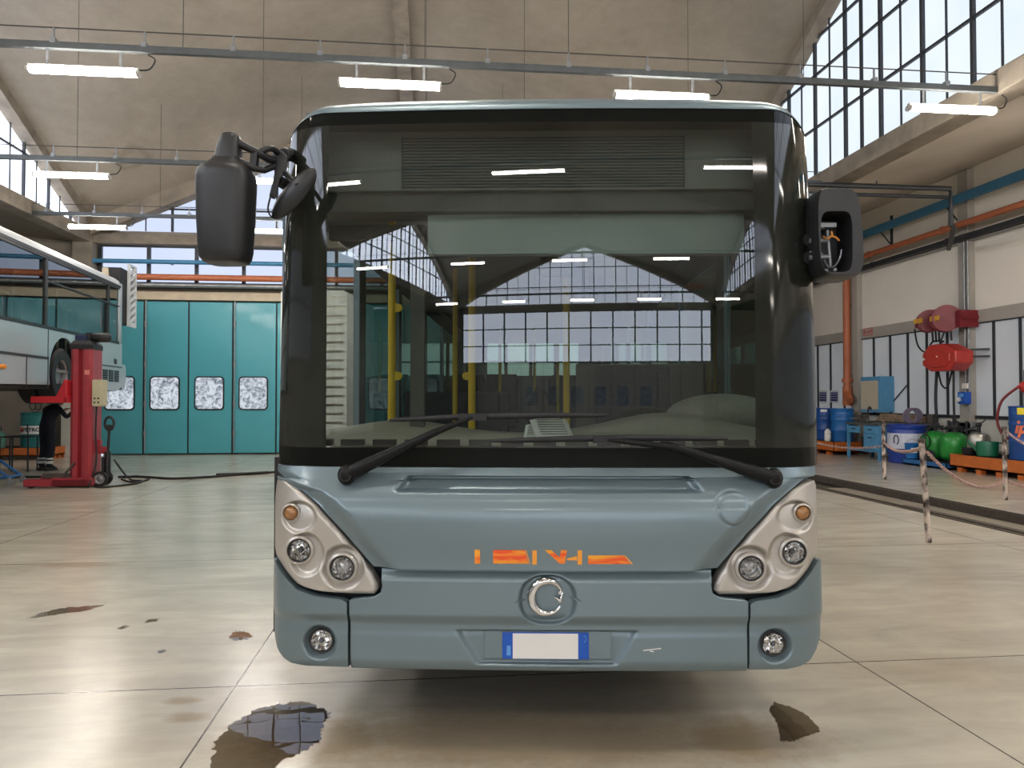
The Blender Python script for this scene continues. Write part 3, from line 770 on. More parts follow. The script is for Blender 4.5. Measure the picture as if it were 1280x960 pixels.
M['yellow_print'] = mat('yellow orange sticker print', (0.95, 0.42, 0.06), 0.45, col2=(0.9, 0.32, 0.03), scale=16, detail=2)
M['paper'] = mat('printed paper', (0.72, 0.73, 0.68), 0.8, var=0.1, scale=60)

BETA = R(1.25)
BROT = -(TH + BETA)
BC = EYE + ray(684, 500) * 3.30; BC.z = 0
BM = Matrix.Translation(BC) @ Matrix.Rotation(BROT, 4, 'Z'); BI = BM.inverted()
BE = BI @ EYE
def Bray(px, py): return (BI.to_3x3() @ ray(px, py))
def BP(px, py, y=None, x=None, z=None):
    """a pixel on a plane of the bus's own space"""
    r = Bray(px, py)
    t = (y - BE.y) / r.y if y is not None else ((x - BE.x) / r.x if x is not None else (z - BE.z) / r.z)
    return BE + r * t
def sset(z):
    """how far the face stands back at a height"""
    if z <= 1.215: return 0.05 * smooth01((z - 0.98) / 0.235)
    h = z - 1.215; k = max(0.0, h - 0.70)
    return 0.05 + 0.001 * h + 0.064 * k ** 3
def W(z): return 1.245 - 0.035 * max(0.0, (z - 1.2) / 1.55) ** 1.5
def F(x, z):
    w = W(z); t = min(1.0, abs(x) / w); y = sset(z) + x * x / 34.0
    u = (t - 0.80) / 0.20
    if u > 0: y += 0.19 * (1 - math.sqrt(max(0.0, 1 - u * u)))
    return y
def BF(px, py, off=0.0):
    """a pixel on the bus's face"""
    y = 0.05
    for _ in range(12):
        q = BP(px, py, y=y); x = max(-W(q.z), min(W(q.z), q.x)); y = 0.5 * y + 0.5 * (F(x, q.z) + off)
    return Vector((x, 0, q.z))

bus = thing('bus', 'blue grey city bus facing the camera, large dark windscreen and blank number plate', 'bus', BC, BROT)

def zmap(py, xref=684): return BF(xref, py).z
def bounds(pts):
    """pixel outline side -> list (z, x) sorted by z"""
    q = [BF(*p) for p in pts]; return sorted([(v.z, v.x) for v in q])
def panel(name, left, right, z0, z1, off, m, nr=60, nc=90, parent=None, rim=0.018, rimw=0.02, smooth=55, zs=None, lin=False):
    """a skin following the face between two edges; off(x, z, el, er): outward offset. Edges roll back by rim."""
    L = left if callable(left) else (lambda z, l=bounds(left): lerp_list(l, z))
    Rr = right if callable(right) else (lambda z, l=bounds(right): lerp_list(l, z))
    rows = []
    zs = zs or [z0 + (z1 - z0) * (0.5 - 0.5 * math.cos(PI * i / nr)) for i in range(nr + 1)]
    for z in zs:
        xl, xr = L(z), Rr(z); row = []
        for j in range(nc + 1):
            s = j / nc if lin else math.sin((j / nc - 0.5) * PI) * 0.5 + 0.5
            x = xl + (xr - xl) * s
            y = F(x, z) - off(x, z)
            row.append(Vector((x, y, z)))
        rows.append(row)
    def back(p, d): return Vector((p.x * (1 - 0.004), p.y + d, p.z))
    # rolled edge: a skirt around the outline
    mb = MB()
    full = []
    for r in rows: full.append([back(r[0], rim)] + r + [back(r[-1], rim)])
    bot = [back(p, rim) if 0 < i < len(full[0]) - 1 else p for i, p in enumerate(full[0])]
    top = [back(p, rim) if 0 < i < len(full[0]) - 1 else p for i, p in enumerate(full[-1])]
    mb.grid([bot] + full + [top])
    return mb.build(name, m, parent or bus, smooth=smooth)

flat = lambda x, z: 0.0
# ---- windscreen and its black border
ZB0 = zmap(584); ZB1_ = BF(684, 136).z
zg0, zg1 = zmap(560), zmap(152)
xg0 = BF(408, 450).x; xg1 = BF(944, 450).x
edgeL = lambda z: -W(z) * 0.9995; edgeR = lambda z: W(z) * 0.9995
topz = lambda x: ZB1_ - 0.10 * max(0, (abs(x) - 1.02) / 0.2) ** 2
def glass_part(name, fl, fr, f0, f1, m, nr=24, nc=40, off=0.0):
    rows = []
    for i in range(nr + 1):
        row = []
        for j in range(nc + 1):
            s = math.sin((j / nc - 0.5) * PI) * 0.5 + 0.5
            zz = f0 + (f1 - f0) * i / nr if not callable(f1) else None
            xl, xr = (fl, fr) if not callable(fl) else (None, None)
            if zz is None:
                x0 = (fl(ZB1_ - 0.06) + (fr(ZB1_ - 0.06) - fl(ZB1_ - 0.06)) * s) if callable(fl) else fl + (fr - fl) * s
                zt = f1(x0); zz = f0 + (zt - f0) * i / nr
            x = (fl(zz) + (fr(zz) - fl(zz)) * s) if callable(fl) else fl + (fr - fl) * s
            row.append(Vector((x, F(x, zz) - off, zz)))
        rows.append(row)
    return MB().grid(rows).build(name, m, bus, smooth=80)
ws = glass_part('windscreen', xg0, xg1, zg0, zg1, M['windscreen'], 40, 60)
bd = MB()
def strip(fx0, fx1, z0, z1, nr, nc, tap=None):
    rows = []
    for i in range(nr + 1):
        z = z0 + (z1 - z0) * i / nr; x0, x1 = fx0(z), fx1(z)
        row = []
        for j in range(nc + 1):
            t = j / nc
            if tap == 'L': t = 1 - math.cos(t * PI / 2)
            if tap == 'R': t = math.sin(t * PI / 2)
            if tap == 'B': t = math.sin((t - 0.5) * PI) * 0.5 + 0.5
            x = x0 + (x1 - x0) * t
            zz = z if z < zg1 - 1e-6 or i == 0 else min(z, z0 + (topz(x) - z0) * i / nr)
            row.append(Vector((x, F(x, zz), zz)))
        rows.append(row)
    bd.grid(rows)
strip(edgeL, edgeR, ZB0, zg0, 4, 60, 'B')
bd.build('windscreen_border', M['frit'], bus, smooth=80); bd = MB()
strip(edgeL, edgeR, zg1, ZB1_, 6, 60, 'B')
bd.build('windscreen_border', M['frit'], bus, smooth=80)
for nm, a, b_, t_ in (('corner_glass', edgeL, lambda z: xg0, 'L'), ('corner_glass', lambda z: xg1, edgeR, 'R')):
    bd = MB(); strip(a, b_, zg0, zg1, 40, 24, t_); bd.build(nm, M['frit_olive'], bus, smooth=80)
# ---- front panel
HL = [(345, 585), (346, 594), (360, 597), (380, 612), (402, 631), (432, 664), (457, 694), (473, 713)]
HR = [(1018, 585), (1018, 594), (1004, 597), (984, 613), (962, 632), (932, 665), (908, 694), (892, 713)]
zf1 = ZB0 - 0.002; zf0 = zmap(709)
c_cap = BF(912, 633); slotz = zmap(604.5); slot_l = BF(500, 604).x; slot_r = BF(872, 604).x
def front_off(x, z):
    o = 0.0
    # upper ledge leans back, then the face swells
    hz = zmap_cache['ledge']
    t = max(0.0, min(1.0, (zf1 - z) / (zf1 - hz))); o += 0.008 + 0.062 * (t - 0.10 * t ** 6) + 0.008 * smooth01((hz - z) / 0.05)
    o -= 0.012 * smooth01((hz - 0.10 - z) / 0.2)
    # blade-shaped slot
    dz_ = (z - slotz) / 0.030; cx = (slot_l + slot_r) / 2; hw = (slot_r - slot_l) / 2 - 0.02 * (1 + dz_)
    if abs(dz_) < 1.3:
        o -= 0.045 * smooth01((1.15 - abs(dz_)) / 0.35) * smooth01((hw - abs(x - cx)) / 0.03 + 0.5)
    # round towing cap
    d = math.hypot(x - c_cap.x, (z - c_cap.z)) / 0.068
    if d < 1.25: o += 0.006 * smooth01((1.0 - d) / 0.12) - 0.005 * math.exp(-((d - 1.06) / 0.06) ** 2)
    # crease beside the lamps
    for s, l in ((-1, crL), (1, crR)):
        e = (x - lerp_list(l, z)) * s
        if e > -0.25: o -= 0.045 * smooth01((e + 0.125) / 0.125) * t
    return o
zmap_cache = {'ledge': zmap(622)}
crL = bounds(HL); crR = bounds(HR)
zsf = [zf0 + (zf1 - zf0) * i / 90 for i in range(91)]
panel('front_panel', HL, HR, zf0, zf1, front_off, M['paint'], nc=230, zs=zsf, rim=0.03)
# ---- bumper
def bump_off(x, z):
    o = 0.030
    zt = zmap_cache['bt']
    o += 0.030 * smooth01((zt - z) / 0.045)                         # rolled top lip
    o -= 0.022 * smooth01((zmap_cache['b1'] - z) / 0.05)            # undercut band
    o += 0.004 * smooth01((zmap_cache['b2'] - z) / 0.03)
    o -= 0.05 * smooth01((zmap_cache['b3'] - z) / 0.12)             # curls in at the bottom
    # shield-shaped dish round the emblem
    dx = (x - em.x) / 0.118; dz_ = (z - em.z) / 0.102
    q = (abs(dx) ** 2.6 + abs(dz_ + 0.05) ** 2.4)
    if q < 2: o -= 0.030 * smooth01((1.12 - q) / 0.35)
    # number plate recess
    w_ = lerp_list([(pz0, prw0), (pz1, prw1)], z)
    if pz0 - 0.03 < z < pz1 + 0.02: o -= 0.024 * smooth01((w_ - abs(x - pcx)) / 0.035 + 0.5) * smooth01((z - pz0) / 0.012 + 0.5) * smooth01((pz1 - z) / 0.012 + 0.5)
    return o
zmap_cache.update(bt=zmap(711), b1=zmap(765), b2=zmap(786), b3=zmap(822))
em = BF(684, 745)
pz1, pz0 = zmap(786), zmap(827); pcx = BF(683, 806).x
prw1 = (BF(794, 787).x - BF(574, 787).x) / 2; prw0 = (BF(768, 826).x - BF(598, 826).x) / 2
CL = [(479, 711), (481, 728), (479, 737), (470, 743), (440.5, 746), (441, 834)]
CR = [(887, 711), (885, 728), (887, 738), (897, 744), (930.5, 747), (931, 838)]
bz0, bz1 = zmap(836), zmap(710.5)
zsb = [bz0 + (bz1 - bz0) * i / 110 for i in range(111)]
panel('bumper', CL, CR, bz0, bz1, bump_off, M['paint'], nc=300, zs=zsb, rim=0.05, lin=True, smooth=120)
def corner_off(x, z):
    o = bump_off_c(x, z)
    return o
def bump_off_c(x, z, hole=False):
    o = 0.050 - 0.020 * smooth01((zmap_cache['b1'] - z) / 0.05) + 0.004 * smooth01((zmap_cache['b2'] - z) / 0.03) - 0.04 * smooth01((zmap_cache['b3'] - z) / 0.12)
    o *= smooth01((1.27 - abs(x)) / 0.1)
    for f in fogs:
        d = math.hypot(x - f.x, z - f.z) / 0.072
        if d < 1.2: o -= 0.035 * smooth01((1.08 - d) / 0.3)
        if d < 0.64 and hole: o -= 0.06
    return o
fogs = [BF(402, 800.5), BF(966, 804.5)]
c1 = [(344.5, 694), (344, 760), (345, 790), (349, 806), (357, 819), (367, 827), (385, 830)]
c2 = [(345.2, 694), (358, 715), (374, 733), (398, 742), (430, 746), (437, 750), (437, 831)]
zc1, zc0 = BF(350, 699).z, BF(400, 830.5).z
panel('bumper_corner', c1, c2, zc0, zc1, lambda x, z: bump_off_c(x, z, True), M['paint'], nc=110, zs=[zc0 + (zc1 - zc0) * i / 110 for i in range(111)], rim=0.05)
c1 = [(1020.5, 692), (1007, 715), (992, 733), (968, 744), (940, 748), (934, 752), (934, 836)]
c2 = [(1021, 692), (1023, 760), (1022, 790), (1017, 808), (1009, 822), (998, 830), (980, 834)]
zc1, zc0 = BF(1015, 698).z, BF(970, 834.5).z
panel('bumper_corner', c1, c2, zc0, zc1, lambda x, z: bump_off_c(x, z, True), M['paint'], nc=110, zs=[zc0 + (zc1 - zc0) * i / 110 for i in range(111)], rim=0.05)
# dark backing behind the gaps
bk = MB(); rows = []
for i in range(25):
    z = bz0 + 0.06 + (ZB0 + 0.01 - bz0 - 0.06) * i / 24
    rows.append([Vector((x * 0.985, F(x, z) + 0.085, z)) for x in [math.sin((j / 60 - 0.5) * PI) * 1.23 for j in range(61)]])
bk.grid(rows); bk.build('front_frame', M['paint_dark'], bus, smooth=60)
# ---- lamp clusters
def cluster(left, right, z0, z1, lamps, dishes, zs):
    dd = [(BF(*c), rx, rz) for (c, rx, rz) in dishes]
    lb, rb = bounds(left), bounds(right)
    def off(x, z):
        e = min(abs(x - lerp_list(lb, z)), abs(lerp_list(rb, z) - x), (z - z0) * 1.3 + 0.001, 0.05)
        inner = zs * -1
        o = 0.018 + 0.022 * math.sqrt(max(0.0, 1 - (1 - min(e, 0.03) / 0.03) ** 2))
        if abs(x) > 1.1: o *= max(0.25, smooth01((1.27 - abs(x)) / 0.17))
        for (c, rx, rz) in dd:
            q = ((x - c.x) / rx) ** 2 + ((z - c.z) / rz) ** 2
            if q < 1.1: o -= 0.034 * smooth01((1.03 - q) / 0.5) * (0.55 + 0.45 * min(1, max(0, 0.5 + (z - c.z) / rz * 0.6)))
        for (lc, lr) in lcs:
            if math.hypot(x - lc.x, z - lc.z) < lr: o -= 0.085
        return o
    lcs = [(BF(px, py), r * 1.02) for (px, py, r, kind) in lamps if kind != 'amber']
    cl = panel('lamp_cluster', left, right, z0, z1, off, M['silver'], nc=110, zs=[z0 + (z1 - z0) * i / 120 for i in range(121)], rim=0.05)
    for (px, py, r, kind) in lamps:
        c = BF(px, py); y = F(c.x, c.z) - off(c.x, c.z) - (0.085 if kind != 'amber' else 0)
        lamp_unit(cl, c.x, y - 0.008, c.z, r, kind)
    return cl
def facet(g, k=0.006):
    rf = random.Random(5)
    for v in g.v: v.y += rf.uniform(-k, k); v.x += rf.uniform(-k, k) * 0.4; v.z += rf.uniform(-k, k) * 0.4
def lamp_unit(parent, x, y, z, r, kind):
    ax = (0, -1, 0); o = (x, y, z)
    g = MB(); g.lathe([(r * 1.02, -0.02), (r * 1.02, 0.012), (r * 1.12, 0.018), (r * 1.32, 0.012), (r * 1.36, -0.02)], o, ax, 40)
    g.build('lamp_ring', M['silver'] if kind != 'fog' else M['plastic'], parent, smooth=40)
    if kind != 'fog' and kind != 'amber':
        g = MB(); g.lathe([(r * 0.93, 0.0), (r * 0.95, 0.014), (r * 1.03, 0.016), (r * 1.04, -0.01)], o, ax, 40); g.build('lamp_seal', M['rubber'], parent, smooth=40)
    if kind == 'amber':
        g = MB(); g.lathe([(r * 1.0, 0.0), (r * 0.9, 0.012), (r * 0.6, 0.018), (0.0001, 0.020)], o, ax, 32); g.build('indicator_lens', M['amber'], parent, smooth=60)
        return
    g = MB(); n = 5
    g.lathe([(r * 0.97, 0.010), (r * 0.86, -0.020), (r * 0.66, -0.050), (r * 0.42, -0.066), (0.0001, -0.070)], o, ax, 20)
    if kind == 'proj':
        g = MB(); g.lathe([(r * 0.97, 0.012), (r * 0.86, -0.004), (r * 0.66, -0.016), (r * 0.5, -0.022)], o, ax, 20)
    facet(g, 0.006 if kind != 'proj' else 0.004); g.build('reflector', M['chrome'], parent)
    if kind == 'proj':
        g = MB(); g.lathe([(r * 0.60, -0.05), (r * 0.58, -0.014), (r * 0.44, -0.004), (0.0001, 0.001)], o, ax, 28); g.build('projector_lens', M['lamp_glass'], parent, smooth=60)
    else:
        g = MB(); g.ell((x, y + 0.02, z), (r * 0.26, 0.022, r * 0.26), 14, 8); g.build('bulb_shield', M['dark_lens'], parent, smooth=60)
KL_l = [(347, 599.5), (344.6, 606), (344, 640), (344, 682), (346, 692), (357, 709), (373, 727), (380, 731), (398, 736), (430, 739), (470, 740.5)]
KL_r = [(352, 599.5), (360, 601), (376, 611), (398, 631), (427, 663), (452, 694), (466, 713), (474, 728), (475, 734), (470, 740.5)]
lampsL = [(366, 640, 0.031, 'amber'), (376.5, 686.5, 0.048, 'h'), (430, 708, 0.050, 'proj')]
dishL = [((375, 645), 0.092, 0.072), ((385, 691), 0.088, 0.100), ((431, 707), 0.100, 0.100)]
cluster(KL_l, KL_r, BF(440, 740.5).z, BF(350, 599.5).z, lampsL, dishL, -1)
KR_l = [(1013, 600.5), (1003, 603), (988, 612), (966, 632), (937, 664), (911, 697), (898, 715), (891, 728), (890, 736), (896, 741)]
KR_r = [(1017, 600.5), (1019, 606), (1020, 640), (1020.5, 682), (1018, 692), (1008, 709), (993, 727), (985, 732), (966, 738), (935, 740), (900, 741)]
lampsR = [(1000.5, 640, 0.031, 'amber'), (989.5, 689, 0.048, 'h'), (936, 708.5, 0.050, 'proj')]
dishR = [((992, 645), 0.092, 0.072), ((981, 692), 0.088, 0.100), ((935, 708), 0.100, 0.100)]
cluster(KR_l, KR_r, BF(930, 741).z, BF(1015, 600.5).z, lampsR, dishR, 1)
for f in fogs:
    g = MB(); g.lathe([(0.046, -0.03), (0.047, 0.004), (0.055, 0.006), (0.058, -0.03)], (f.x, F(f.x, f.z) - bump_off_c(f.x, f.z) + 0.0, f.z), (0, -1, 0), 32)
    fo = g.build('fog_lamp', M['plastic'], bus, smooth=40)
    g = MB(); g.lathe([(0.045, 0.004), (0.038, -0.018), (0.025, -0.034), (0.0001, -0.040)], (f.x, F(f.x, f.z) - bump_off_c(f.x, f.z), f.z), (0, -1, 0), 14); facet(g)
    g.build('reflector', M['chrome'], fo)
    g = MB(); g.ell((f.x, F(f.x, f.z) - bump_off_c(f.x, f.z), f.z), (0.012, 0.012, 0.012), 12, 8); g.build('bulb_shield', M['dark_lens'], fo, smooth=60)
# ---- emblem: a leaping-fish ring in chrome
ey = F(em.x, em.z) - bump_off(em.x, em.z) - 0.012
def emp(px, py, dy=0.0):
    q = BP(px, py, y=ey); return Vector((q.x, ey + dy, q.z))
eb = MB()
cx_, cy_ = 683.5, 746.5
arc = []; rad = []
for k in range(41):
    a = R(20 + (338 - 30) * k / 40)
    rr = 20 - 1.0 * math.sin(k / 40 * PI)
    arc.append(emp(cx_ + rr * math.cos(a), cy_ - rr * 1.06 * math.sin(a))); t = k / 40
    rad.append(0.005 + 0.0135 * smooth01(t / 0.25) * smooth01((1.06 - t) / 0.5))
eb.tube(arc, rad, 12)
eb.tube([emp(671, 735), emp(663, 738), emp(658, 741)], [0.008, 0.007, 0.002], 8)
eb.tube([emp(700, 752), emp(702, 745), emp(704, 739)], [0.009, 0.006, 0.001], 8)
eb.tube([emp(700, 752), emp(696, 747), emp(691, 746)], [0.008, 0.006, 0.001], 8)
eb.ell(emp(700, 741), (0.010, 0.007, 0.010), 10, 6)
eb.build('emblem', M['chrome'], bus, smooth=50)
# ---- number plate
py_ = F(pcx, zmap(806)) - bump_off(pcx, zmap(806)) - 0.004
def plate_box(x0, x1, y0, y1, th, m, name, parent, bev=0.003):
    a, b = BP(x0, y0, y=py_), BP(x1, y1, y=py_)
    g = MB(); g.bb(a.x, b.x, py_ - th, py_ + 0.003, b.z, a.z); return g.build(name, M[m], parent, bevel=bev)
np_ = plate_box(605, 764, 788, 824, 0.004, 'paint', 'plate_mount', bus)
pl = plate_box(628, 736, 789.5, 823.5, 0.012, 'plate_blue', 'number_plate', bus)
plate_box(641, 722.5, 790.5, 822.5, 0.0135, 'plate_white', 'blank_field', pl, 0)
plate_box(633.5, 638.5, 806, 818, 0.0135, 'plate_blue_light', 'country_mark', pl, 0)
g = MB(); q = BP(730, 799, y=py_ - 0.0135)
g.tube([q + Vector((0.009 * math.cos(a), 0, 0.012 * math.sin(a))) for a in [R(-100 + 20 * k) for k in range(11)]], 0.0014, 6)
g.build('ring_mark', M['plate_blue_light'], pl)
# ---- sticker remains and scratches
def sticker(polys, m, name):
    g = MB()
    for poly in polys:
        pts = []
        n = len(poly)
        vs = []
        for (px, py) in poly:
            q = BF(px, py); vs.append(Vector((q.x, F(q.x, q.z) - front_off(q.x, q.z) - 0.0022, q.z)))
        g.add(vs + [v + Vector((0, 0.0016, 0)) for v in vs], [tuple(range(n)), tuple(range(2 * n - 1, n - 1, -1))] + [(k, n + k, n + (k + 1) % n, (k + 1) % n) for k in range(n)])
    return g.build(name, M[m], bus)
def z8(l): return [(570 + x / 5.12, 660 + y / 5.12) for x, y in l]
for poly in ([(126, 120), (160, 120), (160, 208), (126, 208)], [(242, 122), (440, 122), (464, 208), (242, 208)], [(566, 122), (608, 122), (660, 168), (668, 122), (706, 122), (692, 208), (660, 208)], [(838, 156), (1058, 156), (1104, 211), (838, 211)]):
    sticker([z8(poly)], 'orange_print', 'sticker_letter')
for poly in ([(488, 124), (516, 124), (516, 214), (488, 214)], [(772, 124), (800, 124), (800, 214), (772, 214)], [(706, 176), (768, 160), (768, 188), (706, 186)], [(1062, 156), (1072, 158), (1120, 211), (1108, 211)], [(444, 122), (450, 122), (474, 208), (468, 208)]):
    sticker([z8(poly)], 'yellow_print', 'sticker_letter')
g = MB()
for (a, b_) in (((802, 809), (824, 806.5)), ((810, 809.5), (815, 810.5))):
    p0, p1 = BF(*a), BF(*b_)
    g.bar((p0.x, F(p0.x, p0.z) - bump_off(p0.x, p0.z) - 0.001, p0.z), (p1.x, F(p1.x, p1.z) - bump_off(p1.x, p1.z) - 0.001, p1.z), 0.005, 0.003)
g.build('scratch_mark', M['white'], bus)
# ---- body shell
Y0 = 0.33; LEN = 11.9; ZR_ = 2.86
def ycut(z): return F(W(z), z) 
sh = MB()
for s in (-1, 1):
    rows = []
    out = [(0.36, 1.2), (0.36, 0.42)]
    for wy_ in (2.7, 8.6): out += [(wy_ - 0.62 * math.cos(R(a)), max(0.40, 0.5 + 0.62 * math.sin(R(a)))) for a in range(-8, 189, 14)]
    out += [(LEN, 0.42), (LEN, 1.2)]
    sh.prism(out, lambda u, w: Vector((s * 1.228, u, w)), lambda u, w: Vector((s * 1.19, u, w)))
    rows = []
    for z in (2.45, 2.6, 2.75): rows.append([Vector((s * W(z) * 0.998, y, z)) for y in (ycut(z) - 0.01, 2.0, 6.0, LEN)])
    sh.grid(rows)
    for (ya, yb) in ((0.28, 0.42), (1.75, 1.95), (3.3, 3.45), (5.0, 5.15), (6.7, 6.85), (8.4, 8.55), (10.1, 10.25), (LEN - 0.2, LEN)):
        sh.bb(s * 1.20, s * 1.24, ya, yb, 1.2, 2.46)
sh.bb(-1.2, 1.2, LEN - 0.06, LEN, 0.36, 1.98); sh.bb(-1.2, 1.2, LEN - 0.06, LEN, 2.62, 2.76); sh.bb(-1.23, -0.9, LEN - 0.06, LEN, 1.85, 2.7); sh.bb(0.9, 1.23, LEN - 0.06, LEN, 1.85, 2.7)
sh.build('body_shell', M['paint'], bus)
# roof: rolled nose and crown
rows = []
zt0_ = lambda x: topz(x)
for i in range(13):
    a = PI / 2 * i / 12; row = []
    for j in range(61):
        s = math.sin((j / 60 - 0.5) * PI)
        xb = s * W(2.7) * 0.9995
        zb_ = topz(xb); yb = F(xb, zb_)
        crown = 0.125 * (1 - (abs(s)) ** 6.0 * 0.45)
        z = zb_ + (crown * (0.12 + 0.88 * 1)) * math.sin(a) * (1 if True else 0)
        y = yb + 0.42 * (1 - math.cos(a)) - 0.004
        x = xb * (1 - 0.03 * math.sin(a) * abs(s) ** 3)
        row.append(Vector((x, y, z)))
    rows.append(row)
for yy in (1.2, 4, 8, LEN):
    rows.append([Vector((p.x, max(yy, p.y), p.z)) for p in rows[12]])
g = MB(); g.grid(rows)
side = MB()
g.grid([[Vector((r[k].x, r[k].y, 2.70)) for r in rows] if False else [Vector((r[0].x, r[0].y, min(r[0].z, 2.72))) for r in rows], [r[0] for r in rows]])
g.grid([[r[-1] for r in rows], [Vector((r[-1].x, r[-1].y, min(r[-1].z, 2.72))) for r in rows]])
g.bb(-1.19, 1.19, LEN - 0.05, LEN, 2.7, rows[12][30].z - 0.08)
g.build('roof', M['paint'], bus, smooth=50)
# side rubber edge at the door and floor, ceiling, cabin
g = MB(); g.bb(-1.278, -1.225, 0.30, 0.42, BF(342, 800).z, 1.23); g.build('door_seal', M['rubber'], bus)
for s in (-1, 1):
    g = MB()
    for (ya, yb) in ((0.42, 1.75), (1.95, 3.3), (3.45, 5.0), (5.15, 6.7), (6.85, 8.4), (8.55, 10.1), (10.25, LEN - 0.2)):
        if s < 0 and ya < 0.5:
            dg_ = MB(); dg_.bb(s * 1.225, s * 1.220, ya, yb, 1.2, 2.46); dg_.build('door_glass', M['door_glass'], bus); continue
        g.bb(s * 1.225, s * 1.220, ya, yb, 1.2, 2.46)
    g.build('side_window', M['side_glass'], bus)
g = MB(); g.bb(-0.9, 0.9, LEN - 0.04, LEN - 0.03, 1.98, 2.62); g.build('rear_window', M['side_glass'], bus)
g = MB(); g.bb(-1.19, 1.19, 0.45, LEN - 0.1, 0.40, 0.46); g.build('cabin_floor', M['interior'], bus)
g = MB(); g.bb(-1.18, 1.18, 0.62, LEN - 0.1, 2.63, 2.66); g.build('cabin_ceiling', M['interior_light'], bus)
# dashboard: swept top with air slots
rows = []
dz0 = BP(640, 556, y=0.22).z
for i in range(15):
    t = i / 14; row = []
    for j in range(41):
        x = -1.16 + 2.32 * j / 40
        h = 0.03 + 0.07 * math.exp(-((x + 0.75) / 0.35) ** 2) + 0.11 * math.exp(-((x - 0.65) / 0.42) ** 2)
        y = F(x, 1.3) + 0.06 + t * 0.75
        z = dz0 + h * smooth01(t * 1.25) - (0.35 * smooth01((t - 0.86) / 0.14) if t > 0.86 else 0)
        row.append(Vector((x, min(y, 1.25), z)))
    rows.append(row)
g = MB(); g.grid(rows); rows2 = [[Vector((p.x, p.y, p.z - 0.5)) for p in rows[-1]]]; g.grid([rows[-1], rows2[0]])
db = g.build('dashboard', M['dash'], bus, smooth=50)
g = MB()
for k in range(17):
    px = 372 + k * 38.5
    if px > 990: break
    q = BP(px, 553, y=0.3); y = F(q.x, 1.3) + 0.10
    if abs(q.x) < 1.1: g.box((q.x, y, dz0 + 0.012), (0.10, 0.05, 0.03))
g.build('air_slot', M['rubber'], db)
# instrument hood, steering wheel
g = MB(); c = BP(905, 505, y=0.8); g.ell((c.x, 0.85, dz0 + 0.12), (0.30, 0.16, 0.12), 24, 12); g.build('instrument_hood', M['dash'], db, smooth=60)
g = MB(); sc_ = Vector((0.62, 1.15, dz0 + 0.02)); ax = Vector((0, -0.55, 0.83)).normalized(); a1 = Vector((1, 0, 0)); b1 = ax.cross(a1)
g.tube([sc_ + (a1 * math.cos(t) + b1 * math.sin(t)) * 0.23 for t in [2 * PI * k / 32 for k in range(32)]], 0.016, 8, closed=True)
for k in range(3): g.bar(sc_, sc_ + (a1 * math.cos(R(90 + 120 * k)) + b1 * math.sin(R(90 + 120 * k))) * 0.22, 0.03, 0.012)
g.cyl(sc_, sc_ - ax * 0.3, 0.05, seg=14); g.build('steering_wheel', M['plastic'], bus, smooth=40)
# destination display box with louvres behind the glass, and roller blind
dA, dB = BP(402, 168, y=0.30), BP(968, 238, y=0.30)
g = MB(); g.bb(dA.x, dB.x, 0.27, 0.55, dB.z, dA.z)
M['display'] = mat('grey display panel', (0.22, 0.23, 0.215), 0.6, var=0.05)
M['display_line'] = mat('dark louvre', (0.08, 0.085, 0.078), 0.6)
dd = g.build('destination_display', M['display'], bus, bevel=0.004)
g = MB()
lA, lB = BP(503, 172, y=0.268), BP(855, 234, y=0.268)
for k in range(17):
    z = lB.z + (lA.z - lB.z) * (k + 0.5) / 17; g.bb(lA.x, lB.x, 0.262, 0.268, z - 0.0022, z + 0.0022)
for x in (lA.x, lB.x): g.bb(x - 0.003, x + 0.003, 0.262, 0.268, lB.z, lA.z)
g.build('louvre', M['display_line'], dd)
g = MB(); q0, q1 = BP(400, 238, y=0.30), BP(968, 262, y=0.30); g.bb(-1.15, 1.15, 0.30, 0.5, q1.z, q0.z); g.bb(-1.15, 1.15, 0.34, 0.6, dA.z, dA.z + 0.12); g.build('header_trim', M['interior'], bus)
q0, q1 = BP(535, 262, y=0.36), BP(930, 318, y=0.36)
g = MB(); g.bb(q0.x, q1.x, 0.355, 0.362, q1.z, q0.z); bl = g.build('roller_blind', M['blind'], bus)
g = MB(); g.cyl((q0.x, 0.36, q1.z), (q1.x, 0.36, q1.z), 0.008, seg=8); g.cyl((q0.x, 0.37, q0.z), (q1.x, 0.37, q0.z), 0.03, seg=12); g.build('blind_rod', M['interior'], bl)
# handrails
for (px, y0_, y1_, yy, r) in ((490, 330, 524, 1.0, 0.022), (590, 322, 518, 1.35, 0.022), (708, 335, 510, 1.7, 0.022), (569, 322, 515, 2.6, 0.02), (625, 420, 515, 6.5, 0.02), (668, 420, 515, 7.5, 0.02), (697, 420, 515, 6.0, 0.02)):
    a = BP(px, 430, y=yy); g = MB(); g.cyl((a.x, yy, 0.46), (a.x, yy, 2.52), r, seg=12)
    hr = g.build('handrail', M['yellow'], bus, smooth=60)
    if px in (490, 590):
        g = MB(); s = 1 if px == 490 else -1
        for py in ((385, 470) if px == 490 else (470,)):
            z = BP(px, py, y=yy).z; g.prism([(0, -0.03), (0.05, -0.02), (0.06, 0), (0.05, 0.02), (0, 0.03)], lambda u, w: Vector((a.x + s * u, yy - 0.012, z + w)), lambda u, w: Vector((a.x + s * u, yy + 0.012, z + w)))
        g.build('rail_lug', M['yellow'], hr)
# partition frame behind the door and door leaf frame
g = MB(); a, b_ = BP(412, 300, y=0.55), BP(522, 525, y=0.55)
g.bb(a.x, b_.x, 0.53, 0.58, a.z, a.z + 0.07); g.bb(b_.x - 0.035, b_.x + 0.035, 0.53, 0.58, 0.46, a.z + 0.07)
g.build('door_frame', M['interior'], bus)
